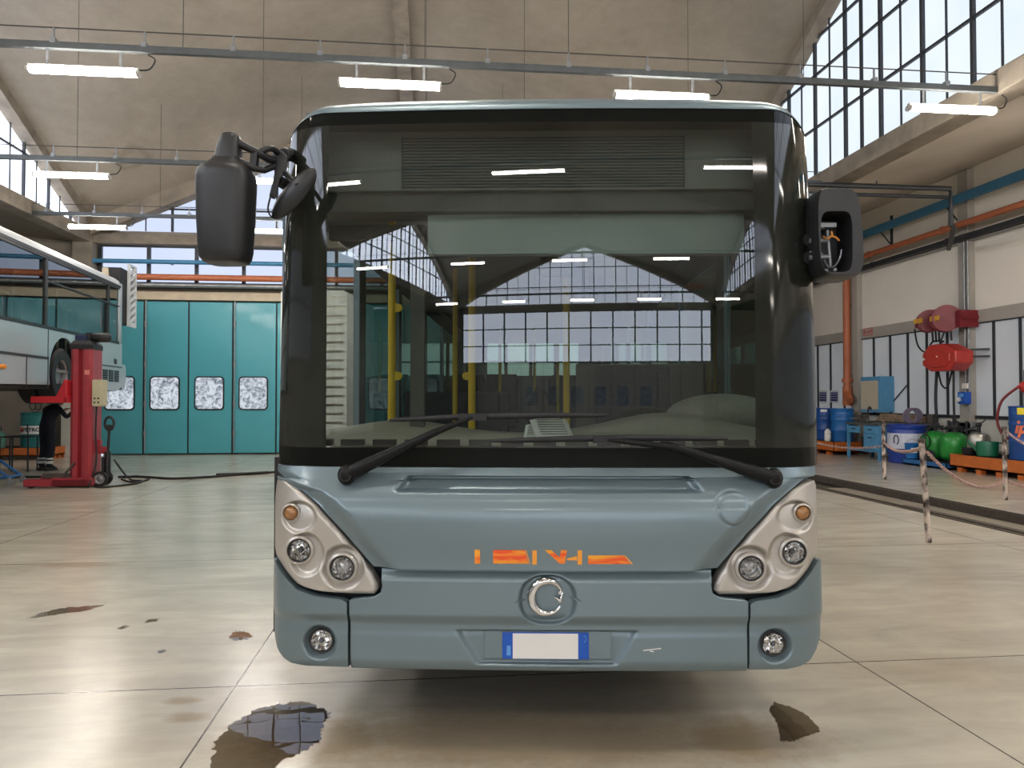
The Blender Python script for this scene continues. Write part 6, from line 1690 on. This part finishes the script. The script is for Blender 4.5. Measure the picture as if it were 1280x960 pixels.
oc = [(-hw, -hh * 0.45), (-hw * 0.6, -hh), (hw * 0.5, -hh), (hw, -hh * 0.5), (hw, hh * 0.35), (hw * 0.55, hh), (-hw * 0.2, hh), (-hw, hh * 0.4)]
g = MB(); g.prism(oc, lambda u, w: Vector((-0.22, u, w)), lambda u, w: Vector((0.22, u, w))); bx = g.build('casing', M['reel_red2'], rb, bevel=0.03)
g = MB(); g.prism([(u * 0.72, w * 0.72) for u, w in oc], lambda u, w: Vector((-0.25, u, w)), lambda u, w: Vector((-0.21, u, w))); g.build('front_cover', M['reel_red2'], rb, bevel=0.02)
g = MB(); g.box((-0.255, 0, 0.02), (0.01, 0.03, 0.03)); g.box((-0.232, hw * 0.88, -hh * 0.05), (0.01, 0.08, 0.05)); g.build('white_mark', M['white'], rb)
g = MB(); g.bar((0.2, -hw * 0.7, 0.0), (0.55, -hw * 1.1, 0.0), 0.05); g.bar((0.2, -hw * 0.7, hh * 0.5), (0.55, -hw * 1.1, hh * 0.5), 0.05); g.build('wall_arm', M['steel_dark'], rb)
g = MB(); zlo = HP(1175, 521).z - c0.z
g.tube(catmull([(0, HP(1171, 465).y - c0.y, -hh), (-0.05, HP(1172, 490).y - c0.y, -hh - 0.6), (-0.08, HP(1175, 515).y - c0.y, -hh - 1.2), (-0.1, HP(1175, 530).y - c0.y, zlo)], 8), 0.035, 10)
g.tube(catmull([(0, HP(1192, 465).y - c0.y, -hh), (0, HP(1192, 490).y - c0.y, -hh - 0.6), (0, HP(1193, 520).y - c0.y, -hh - 1.2), (0, HP(1193, 532).y - c0.y, zlo)], 8), 0.026, 10)
g.tube(catmull([(0, HP(1173, 470).y - c0.y, -hh), (0, HP(1177, 478).y - c0.y, -hh - 0.3), (0, HP(1184, 480).y - c0.y, -hh - 0.36), (0, HP(1190, 468).y - c0.y, -hh)], 8), 0.02, 8)
g.build('hanging_hose', M['rubber'], rb, smooth=60)
g = MB(); y = HP(1175, 530).y - c0.y
g.cyl((-0.1, y, zlo), (-0.1, y, zlo - 0.22), 0.05, 0.03, seg=14); g.cyl((0, HP(1193, 532).y - c0.y, zlo), (0, HP(1193, 532).y - c0.y, zlo - 0.2), 0.045, 0.03, seg=14); g.build('hose_nozzle', M['plastic'], rb, smooth=40)
# plug box and junction boxes on the pilaster
def on_wall_box(name, px0, px1, py0, py1, m, lab, cat, dep=0.12, extra=None, xw=WR - 0.17):
    a = P(px0, (py0 + py1) / 2, x=xw - dep); b2 = P(px1, (py0 + py1) / 2, x=xw - dep); zt1 = P((px0 + px1) / 2, py0, x=xw - dep).z; z0 = P((px0 + px1) / 2, py1, x=xw - dep).z
    w = abs(a.y - b2.y); t = thing(name, lab, cat, (xw, (a.y + b2.y) / 2, (zt1 + z0) / 2))
    g = MB(); g.bb(-dep, 0, -w / 2, w / 2, -(zt1 - z0) / 2, (zt1 - z0) / 2); o = g.build('body', M[m], t, bevel=0.01)
    if extra: extra(t, w, zt1 - z0, dep)
    return t
def plug_extra(t, w, h, d):
    g = MB(); g.cyl((-d, w * 0.2, -h * 0.1), (-d - 0.08, w * 0.25, -h * 0.2), 0.05, seg=14); g.build('socket', M['white'], t); g = MB(); g.cyl((-d, -w * 0.1, h * 0.2), (-d - 0.05, -w * 0.1, h * 0.2), 0.05, seg=14); g.build('cap', M['plate_blue_light'], t)
on_wall_box('plug_box', 1197, 1207, 490, 505, 'plate_blue', 'blue plug socket box on the pilaster', 'socket', 0.14, plug_extra)
on_wall_box('junction_box', 1202, 1209, 479, 486, 'white', 'small white junction box on the pilaster above the plug box', 'junction box', 0.07, lambda t, w, h, d: MB().bb(-d - 0.01, -d, -w * 0.4, w * 0.4, -h * 0.35, h * 0.35).build('lid', M['cream'], t))
g = MB(); yv_ = P(1206, 450, x=WR - 0.2).y; g.cyl((WR - 0.19, yv_, P(1206, 490, x=WR - 0.2).z), (WR - 0.19, yv_, zdk), 0.025, seg=10); g.cyl((WR - 0.19, yv_ - 0.12, 1.2), (WR - 0.19, yv_ - 0.12, zdk), 0.02, seg=10); tag(g.build('conduit_pipe', M['steel'], smooth=50), 'pair of thin grey conduits running up the pilaster', 'conduit')
# tub with blue top and white wrap
q = P(1128, 580, x=XI)
M['tub_blue'] = mat('blue plastic', (0.015, 0.05, 0.32), 0.35, var=0.15)
M['wrap'] = mat('white printed wrap', (0.66, 0.68, 0.80), 0.5, var=0.08, scale=4)
tb = thing('tub', 'large blue tub with white printed wrap between workbench and flat blue tray', 'tub', (XI + 0.42, q.y + 0.25, 0))
g = MB(); g.lathe([(0.40, 0.0), (0.42, 0.02), (0.42, 0.32), (0.43, 0.34), (0.43, 0.78), (0.42, 0.80), (0.44, 0.83), (0.44, 0.90), (0.40, 0.92), (0.38, 0.85), (0.0001, 0.84)], (0, 0, 0), (0, 0, 1), 40); g.build('body', M['tub_blue'], tb, smooth=40)
vs, fs = patch(1.7, 0.36, 30); o = on_drum(tb, 0.436, -0.75, 0.53, vs, fs, 'white_wrap', 'wrap')
g = MB(); ang = -1.15
arcp = [(0.06 * math.cos(R(a_)), 0.11 * math.sin(R(a_))) for a_ in range(-70, 250, 20)]
g.tube([Vector((0.452 * math.sin(ang + u / 0.45), -0.452 * math.cos(ang + u / 0.45), 0.56 + w)) for u, w in arcp], 0.012, 6); g.build('printed_arc', M['ink'], o)
rg = thing('hose_coil', 'mauve grey coil of hose leaning on top of the blue tub', 'hose', (XI + 0.40, q.y - 0.02, 0.925))
g = MB(); M['mauve'] = mat('mauve grey hose', (0.17, 0.14, 0.20), 0.6)
for k in range(4): g.tube([(0.17 * math.cos(t) - 0.03 + 0.04 * k, 0.02 + 0.1 * math.sin(t * 2 + k) * 0.1, 0.20 + 0.165 * math.sin(t)) for t in [2 * PI * i / 28 for i in range(28)]], 0.026, 8, closed=True)
g.build('coil', M['mauve'], rg, smooth=60)
q = P(1141, 579, x=XI - 0.05)
bk_ = thing('bucket', 'blue bucket with white label in front of the white-wrapped tub', 'bucket', (XI + 0.02, q.y - 0.15, 0.0))
# flat blue spill tray with the green tanks
y0, y1 = 15.32, 16.84
bt_ = spill_pallet('flat blue spill tray under the green tanks', (XI + 0.55, (y0 + y1) / 2, 0), y1 - y0, 1.1, 0.14, m='blue_paint', fh=0.02, feet=2)
bk_.location = (XI + 0.14, 16.70, 0.142); bk_.scale = (0.82, 0.82, 0.9)
g = MB(); g.lathe([(0.14, 0), (0.16, 0.02), (0.185, 0.36), (0.20, 0.38), (0.185, 0.40), (0.17, 0.38), (0.15, 0.05), (0.0001, 0.05)], (0, 0, 0), (0, 0, 1), 28); g.build('body', M['drum_blue_light'], bk_, smooth=40)
vs, fs = patch(0.16, 0.13); on_drum(bk_, 0.178, -0.25, 0.22, vs, fs, 'label_patch', 'label_white', off=0.006)
g = MB(); g.tube([(0.19 * math.cos(t), -0.03, 0.38 + 0.12 * math.sin(t)) for t in [PI * k / 12 for k in range(13)]], 0.006, 6); g.build('handle', M['steel'], bk_)
tb.location = (XI + 0.42, 17.28, 0)
rg.location = (XI + 0.46, 17.16, 0.925)
M['green_tank'] = mat('bright green tank paint', (0.015, 0.27, 0.035), 0.35, var=0.12, coat=0.3)
def tank(px, label, wheel):
    q = P(px, 575, x=XI + 0.52); t = thing('pressure_tank', label, 'tank', (XI + 0.52, q.y, 0.142), -0.6, 'green tanks on the blue tray')
    g = MB(); g.lathe([(0.16, 0.03), (0.25, 0.06), (0.285, 0.14), (0.285, 0.46), (0.26, 0.55), (0.18, 0.62), (0.07, 0.655), (0.0001, 0.66)], (0, 0, 0), (0, 0, 1), 36); g.build('body', M['green_tank'], t, smooth=50)
    g = MB(); g.lathe([(0.17, 0.0), (0.19, 0.0), (0.19, 0.06), (0.17, 0.06)], (0, 0, 0), (0, 0, 1), 28); g.build('foot_ring', M['rubber'], t, smooth=40)
    g = MB(); g.cyl((0, 0, 0.65), (0, 0, 0.80), 0.03, seg=12); g.box((0, 0, 0.74), (0.12, 0.05, 0.05)); g.cyl((0.05, 0, 0.76), (0.05, 0, 0.84), 0.035, seg=12); g.build('valve', M['steel_dark'], t)
    g = MB(); g.tube([(0.17 * math.cos(a_), 0.17 * math.sin(a_), 0.76) for a_ in [2 * PI * k / 26 for k in range(26)]], 0.018, 8, closed=True)
    for a_ in (0.5, 2.6, 4.7): g.bar((0.17 * math.cos(a_), 0.17 * math.sin(a_), 0.76), (0.17 * math.cos(a_), 0.17 * math.sin(a_), 0.60), 0.02)
    g.build('guard_ring', M['plastic'], t, smooth=50)
    if wheel:
        g = MB(); g.cyl((-0.12, -0.33, 0.12), (-0.12, -0.29, 0.12), 0.12, seg=24); g.build('wheel', M['rubber'], t, smooth=40)
        g = MB(); g.tube(catmull([(0.1, -0.1, 0.75), (-0.1, -0.25, 0.72), (-0.20, -0.32, 0.5), (-0.16, -0.33, 0.25), (-0.05, -0.32, 0.2)], 8), 0.016, 8); g.tube([(-0.20 + 0.10 * math.cos(a_), -0.30, 0.42 + 0.16 * math.sin(a_)) for a_ in [2 * PI * k / 20 for k in range(20)]], 0.014, 6, closed=True); g.build('hose', M['rubber'], t, smooth=60)
    return t
tank(1169, 'green pressure tank with hose coil, nearer the white-wrapped tub', True)
tank(1193, 'green pressure tank nearer the orange pallet', False)
# near orange pallet with silver tank, buckets, big drum
y1 = P(1187, 597, x=XI).y; y0 = P(1300, 611, x=XI).y - 0.35
op = spill_pallet('orange spill pallet under the big blue drum and silver tank', (XI + 0.55, (y0 + y1) / 2, 0), y1 - y0, 1.1, 0.36, feet=5, fh=0.10)
zp = 0.363
q = P(1216, 575, x=XI + 0.6); t = thing('pressure_tank', 'silver grey tank with lever valve on the orange pallet', 'tank', (XI + 0.50, 14.98, zp), -0.6)
M['alu'] = mat('brushed aluminium tank', (0.50, 0.48, 0.42), 0.3, metal=0.8, var=0.2)
g = MB(); g.lathe([(0.20, 0.0), (0.22, 0.03), (0.22, 0.34), (0.18, 0.42), (0.06, 0.45), (0.0001, 0.45)], (0, 0, 0), (0, 0, 1), 32); g.build('body', M['alu'], t, smooth=45)
g = MB(); g.cyl((0, 0, 0.44), (0, 0, 0.62), 0.035, seg=12); g.bar((0, 0, 0.60), (-0.28, -0.05, 0.48), 0.03); g.bar((0, 0, 0.62), (0.12, 0, 0.72), 0.03); g.ell((0.0, 0, 0.62), (0.06, 0.05, 0.05), 12, 8); g.build('lever_valve', M['plastic'], t)
q = P(1213, 578, x=XI + 0.2); t = thing('bucket', 'low dark bucket in front of the silver tank', 'bucket', (XI + 0.15, 14.80, zp)); g = MB(); g.lathe([(0.11, 0), (0.13, 0.02), (0.15, 0.15), (0.135, 0.15), (0.11, 0.03), (0.0001, 0.03)], (0, 0, 0), (0, 0, 1), 28); g.build('body', M['rubber'], t, smooth=40); g = MB(); g.tube([(0.145 * math.cos(a_), 0.05, 0.14 - 0.04 * math.sin(a_)) for a_ in [PI * k / 10 for k in range(11)]], 0.006, 6); g.build('handle', M['steel'], t)
M['dk_green'] = mat('dark green plastic', (0.012, 0.14, 0.07), 0.4, var=0.1)
q = P(1227, 578, x=XI + 0.22); t = thing('watering_can', 'dark green plastic can beside the big blue drum', 'can', (XI + 0.22, 14.38, zp), -0.7); g = MB(); g.lathe([(0.17, 0), (0.19, 0.02), (0.20, 0.26), (0.19, 0.30), (0.17, 0.30), (0.0001, 0.27)], (0, 0, 0), (0, 0, 1), 30); g.build('body', M['dk_green'], t, smooth=40)
g = MB(); g.cyl((-0.17, 0, 0.10), (-0.34, 0, 0.30), 0.035, 0.025, seg=12); g.build('spout', M['dk_green'], t, smooth=50); g = MB(); g.tube(catmull([(0.19, 0, 0.28), (0.28, 0, 0.25), (0.27, 0, 0.12), (0.19, 0, 0.08)], 6), 0.016, 8); g.build('handle', M['dk_green'], t, smooth=50)
q = P(1262, 583, x=XI + 0.3); dpos = Vector((XI + 0.52, q.y - 0.35, zp)); fa_ = facing(dpos)
d = drum('big blue drum with orange lettering on the near orange pallet', dpos, 0.40, 1.02, 'drum_blue', fa_)
rr = 0.40 * 1.01
vs, fs = text_geo('ip', 0.34, shear=0.25, bold=0.014); on_drum(d, rr, -0.52, 0.62, [(v.x, v.y) for v in vs], fs, 'lettering', 'ip_orange')
vs, fs = patch(0.13, 0.13); o = on_drum(d, rr, -0.50, 0.925, vs, fs, 'yellow_sticker', 'yellow_label', off=0.012)
vs, fs = patch(0.24, 0.16); o = on_drum(d, rr, 0.30, 0.58, vs, fs, 'white_label', 'label_white', off=0.012)
for (u, w, ww, hh) in ((-0.06, 0.02, 0.06, 0.07), (0.05, 0.02, 0.07, 0.05), (0.0, -0.05, 0.16, 0.02)):
    vs, fs = patch(ww, hh, 3); on_drum(d, rr, 0.30, 0.58, [(x + u, y + w) for x, y in vs], fs, 'print_mark', 'ink', o, off=0.016)
q = P(1236, 560, x=XI + 1.0); d2 = drum('teal drum half hidden behind the big blue drum', Vector((XI + 0.87, dpos.y + 0.62, zp)), 0.25, 0.98, 'drum_teal', 0)
# red hand pump with hose
q = P(1238, 510, x=XI + 0.95); ph = thing('drum_pump', 'red drum pump with red hose standing in the teal drum', 'pump', (XI + 0.87, dpos.y + 0.62, zp + 0.98))
g = MB(); g.cyl((0, 0, 0), (0, 0, 0.75), 0.022, seg=10); g.build('riser', M['rust'], ph)
g = MB(); g.ell((0, 0, 0.42), (0.10, 0.10, 0.12), 18, 10); g.cyl((-0.14, 0, 0.42), (0.14, 0, 0.42), 0.035, seg=12); g.build('pump_head', M['reel_red2'], ph, smooth=50)
g = MB(); g.bar((0, 0, 0.45), (0.05, -0.18, 0.50), 0.025); g.build('crank_handle', M['plastic'], ph)
M['red_hose'] = mat('red rubber hose', (0.22, 0.02, 0.025), 0.5)
g = MB(); g.tube(catmull([(0, 0, 0.75), (0.0, -0.08, 0.66), (0.0, -0.18, 0.4), (0.0, -0.2, 0.1)], 8), 0.026, 8); g.tube(catmull([(-0.05, 0.05, 0.45), (-0.25, 0.30, 0.15), (-0.30, 0.38, -0.25), (-0.30, 0.26, -0.52), (-0.32, 0.05, -0.62)], 8), 0.026, 8); g.build('pump_hose', M['red_hose'], ph, smooth=60)
# pipe manifold on the dado and a grey pipe
q = P(1202, 540, x=WR - 0.1); mf = thing('pipe_manifold', 'grey valve manifold on the white dado behind the tanks', 'manifold', (WR - 0.12, q.y, P(1205, 537, x=WR - 0.1).z))
g = MB(); g.bb(-0.04, 0.08, -0.40, 0.40, -0.18, 0.18); g.build('plate', M['steel'], mf, bevel=0.02)
g = MB(); 
for k in range(3): g.cyl((-0.08, -0.3 + 0.3 * k, -0.2), (-0.08, -0.3 + 0.3 * k, 0.2), 0.03, seg=10)
g.cyl((-0.08, -0.7, 0.0), (-0.08, 0.6, 0.0), 0.025, seg=10); g.build('valve_pipe', M['steel_dark'], mf)
g = MB(); y0 = P(1172, 530, x=WR - 0.1).y; y1 = P(1146, 530, x=WR - 0.1).y; zz = P(1160, 530, x=WR - 0.1).z; g.tube([(WR - 0.12, y0, zz), (WR - 0.12, y1 + 0.3, zz)], 0.03, 8); g.tube([(WR - 0.14, y0, zz - 0.1), (WR - 0.14, y1, zz - 0.1), (WR - 0.14, y1, zz - 0.5)], 0.025, 8); tag(g.build('grey_pipe', M['steel_dark'], smooth=50), 'pair of dark grey pipes along the white dado', 'pipe')

# ================================================================== barrier posts and chain along the pit
M['post'] = mat('chipped red and white post', (0.62, 0.52, 0.47), 0.6, col2=(0.035, 0.022, 0.02), scale=9, detail=9, stretch=(1, 1, 0.6), contrast=(0.44, 0.58))
def post(foot, top, lab, r=0.03, base=True):
    f = P(*foot, z=0.0); dist = (f - EYE).length; t_ = P(*top, y=f.y)
    o = thing('barrier_post', lab, 'post', f, 0, 'barrier posts round the pit')
    d = t_ - f
    g = MB(); g.cyl((0, 0, 0), d, r, seg=14); g.build('tube', M['post'], o, smooth=50)
    g = MB(); g.cyl(d - d.normalized() * 0.01, d + d.normalized() * 0.03, r * 1.15, seg=14); g.build('top_cap', M['rust'], o, smooth=40)
    return f, t_
f1, t1 = post((1161, 678), (1152, 552), 'leaning chipped post nearest the camera, inside the pit')
f2, t2 = post((1105.5, 599), (1104, 528), 'thin upright post beside the workbench, beyond the pit', 0.035)
f3, t3 = post((1257, 625), (1255, 536), 'dark upright post in front of the near orange pallet', 0.032)
M['chain'] = mat('red and white plastic chain', (0.62, 0.50, 0.46), 0.5, col2=(0.30, 0.12, 0.10), scale=10)
def chain(a, b, sag, lab):
    g = MB(); n = max(8, int((b - a).length / 0.055)); pts = []
    for i in range(n + 1):
        t = i / n; p = a.lerp(b, t); p.z -= sag * 4 * t * (1 - t); pts.append(p)
    for i in range(n):
        p, q = pts[i], pts[i + 1]; d = (q - p); L_ = d.length; d.normalize(); s = d.cross(Vector((0, 0, 1))).normalized(); u = s.cross(d)
        if i % 2: s = u
        c = (p + q) / 2
        g.tube([c + d * (0.68 * L_ * math.cos(k * PI / 5)) + s * (0.017 * math.sin(k * PI / 5)) for k in range(10)], 0.0075, 5, closed=True)
    o = g.build('barrier_chain', M['chain'], smooth=60); tag(o, lab, 'chain', 'barrier chains'); return o
chain(t2.lerp(f2, 0.35) + Vector((0, 0.0, 0)), t1.lerp(f1, 0.06), 0.10, 'plastic chain between the thin post and the leaning post')
chain(t1.lerp(f1, 0.10) + Vector((0.05, 0, 0)), t3.lerp(f3, 0.72), 0.22, 'plastic chain sagging from the leaning post to the dark post')
chain(t3.lerp(f3, 0.72) + Vector((0.05, 0, 0)), P(1300, 607, d=f3.y * 0.95), 0.05, 'plastic chain leaving the dark post low toward the wall side edge')
chain(t3.lerp(f3, 0.04) + Vector((0.05, 0, 0)), P(1300, 560, d=f3.y * 0.95), 0.05, 'plastic chain leaving the top of the dark post')
chain(t2.lerp(f2, 0.42) - Vector((0.05, 0, 0)), P(1016, 552, d=f2.y + 3.0), 0.08, 'plastic chain from the thin post past the workbench to the bus corner')

# white slatted rack standing beside the bus, glimpsed through its front door glass
ra, rb_ = P(352, 545, d=12.0), P(431, 545, d=12.0)
rk = thing('slatted_rack', 'tall white slatted rack behind the bus, glimpsed through its front door glass', 'rack', (ra.x, ra.y, 0), -TH)
wd = (rb_ - ra).length
for xx in (0.0, wd):
    g = MB(); g.bb(xx - 0.025, xx + 0.025, 0, 0.5, 0, 3.2); g.build('upright', M['white'], rk)
for k in range(22):
    g = MB(); z = 0.18 + 0.14 * k; g.bb(0.02, wd - 0.02, 0.0, 0.03, z, z + 0.10); g.build('slat', M['white'], rk)
g = MB(); g.bb(0, wd, 0.46, 0.5, 0.1, 3.2); g.build('back_panel', M['cream'], rk)
g = MB(); g.bb(0, wd, 0, 0.5, 0.0, 0.06); g.build('base', M['white'], rk)
# ================================================================== water on the floor
def puddle_material():
    m, nt, out = nodes('clear water film')
    L = nt.links.new
    t = N(nt, 'ShaderNodeBsdfTransparent'); t.inputs['Color'].default_value = (0.87, 0.82, 0.74, 1)
    g = N(nt, 'ShaderNodeBsdfGlossy'); g.inputs['Roughness'].default_value = 0.0
    f = N(nt, 'ShaderNodeFresnel', IOR=1.7); mx = N(nt, 'ShaderNodeMixShader')
    nz = N(nt, 'ShaderNodeTexNoise', Scale=5.0, Detail=2.0); geo = N(nt, 'ShaderNodeNewGeometry'); L(geo.outputs['Position'], nz.inputs['Vector'])
    bp = N(nt, 'ShaderNodeBump', Strength=0.02, Distance=0.02); L(nz.outputs['Fac'], bp.inputs['Height']); L(bp.outputs['Normal'], g.inputs['Normal'])
    L(f.outputs[0], mx.inputs[0]); L(t.outputs[0], mx.inputs[1]); L(g.outputs[0], mx.inputs[2]); L(mx.outputs[0], out.inputs['Surface'])
    return m
M['water'] = puddle_material()
M['thin_water'] = puddle_material()
for n_ in M['thin_water'].node_tree.nodes:
    if n_.type == 'BSDF_TRANSPARENT': n_.inputs['Color'].default_value = (0.95, 0.925, 0.89, 1)
def blob(name, pts, m, lab, h, jag=0.10, seed=1, cat='puddle', group='puddles on the floor'):
    """ragged flat film from a pixel outline on the floor"""
    q = [P(px, py, z=0.0) for px, py in pts]; c = sum(q, Vector()) / len(q); rnd = random.Random(seed); out = []
    n = len(q)
    for i in range(n):
        a, b = q[i], q[(i + 1) % n]
        for k in range(9):
            p = a.lerp(b, k / 9); s = 1 + rnd.uniform(-jag, jag) * (1 if k else 0.4); out.append(c + (p - c) * s)
    g = MB(); k = len(out); vs = [Vector((p.x, p.y, h)) for p in out] + [Vector((c.x + (p.x - c.x) * 1.01, c.y + (p.y - c.y) * 1.01, 0.0002)) for p in out]
    g.add(vs + [Vector((c.x, c.y, h))], [(i, (i + 1) % k, 2 * k) for i in range(k)])
    o = g.build(name, M[m]); tag(o, lab, cat, group); return o
blob('puddle', [(262, 960), (268, 930), (290, 905), (318, 888), (350, 880), (378, 876), (396, 884), (414, 892), (404, 905), (400, 925), (385, 938), (352, 950), (330, 975), (280, 985)], 'water', 'large puddle on the floor before the bus bumper, lift side', 0.0012, 0.06, 3)
blob('puddle', [(962, 888), (968, 878), (984, 882), (1004, 890), (1020, 906), (1027, 915), (1006, 921), (988, 928), (976, 926), (972, 906)], 'water', 'small bright puddle before the bus bumper, tool wall side', 0.0012, 0.06, 5)
for k, (pts, lab) in enumerate((([(287, 797), (293, 790), (305, 789), (318, 795), (309, 800), (292, 801)], 'tiny puddle beside the floor joint near the bus corner'), ([(180, 779), (186, 774), (199, 773), (196, 777)], 'tiny puddle streak furthest from the bus'), ([(28, 775), (52, 766), (85, 759), (128, 757), (104, 764), (60, 770)], 'thin rusty wet streak on the open floor'), ([(146, 786), (156, 781), (163, 783), (152, 787)], 'small wet speck on the open floor'), ([(196, 814), (204, 811), (208, 814), (200, 817)], 'small wet dot on the open floor'))):
    blob('puddle', pts, 'thin_water', lab, 0.001, 0.22, 20 + k)

# ================================================================== camera, world, colour
cam = bpy.data.cameras.new('camera'); co = bpy.data.objects.new('camera', cam); COL.objects.link(co)
cam.sensor_fit = 'HORIZONTAL'; cam.sensor_width = 36.0; cam.lens = 36.0 * FOC / 1280.0; cam.clip_end = 200; cam.clip_start = 0.05
co.matrix_world = Matrix.Translation(EYE) @ CAM_ROT.to_4x4()
S.camera = co
w = bpy.data.worlds.new('overcast sky'); S.world = w; w.use_nodes = True
bg = w.node_tree.nodes['Background']; bg.inputs['Color'].default_value = (0.75, 0.85, 1.0, 1); bg.inputs['Strength'].default_value = 0.6
S.view_settings.view_transform = 'Standard'; S.view_settings.look = 'None'; S.view_settings.gamma = 1.0; S.view_settings.use_curve_mapping = False
S.view_settings.exposure = EXPOSURE
S.cycles.use_denoising = True
S.cycles.max_bounces = 10; S.cycles.diffuse_bounces = 4; S.cycles.glossy_bounces = 4; S.cycles.transparent_max_bounces = 12
S.cycles.sample_clamp_indirect = 6.0
S.cycles.caustics_reflective = False; S.cycles.caustics_refractive = False
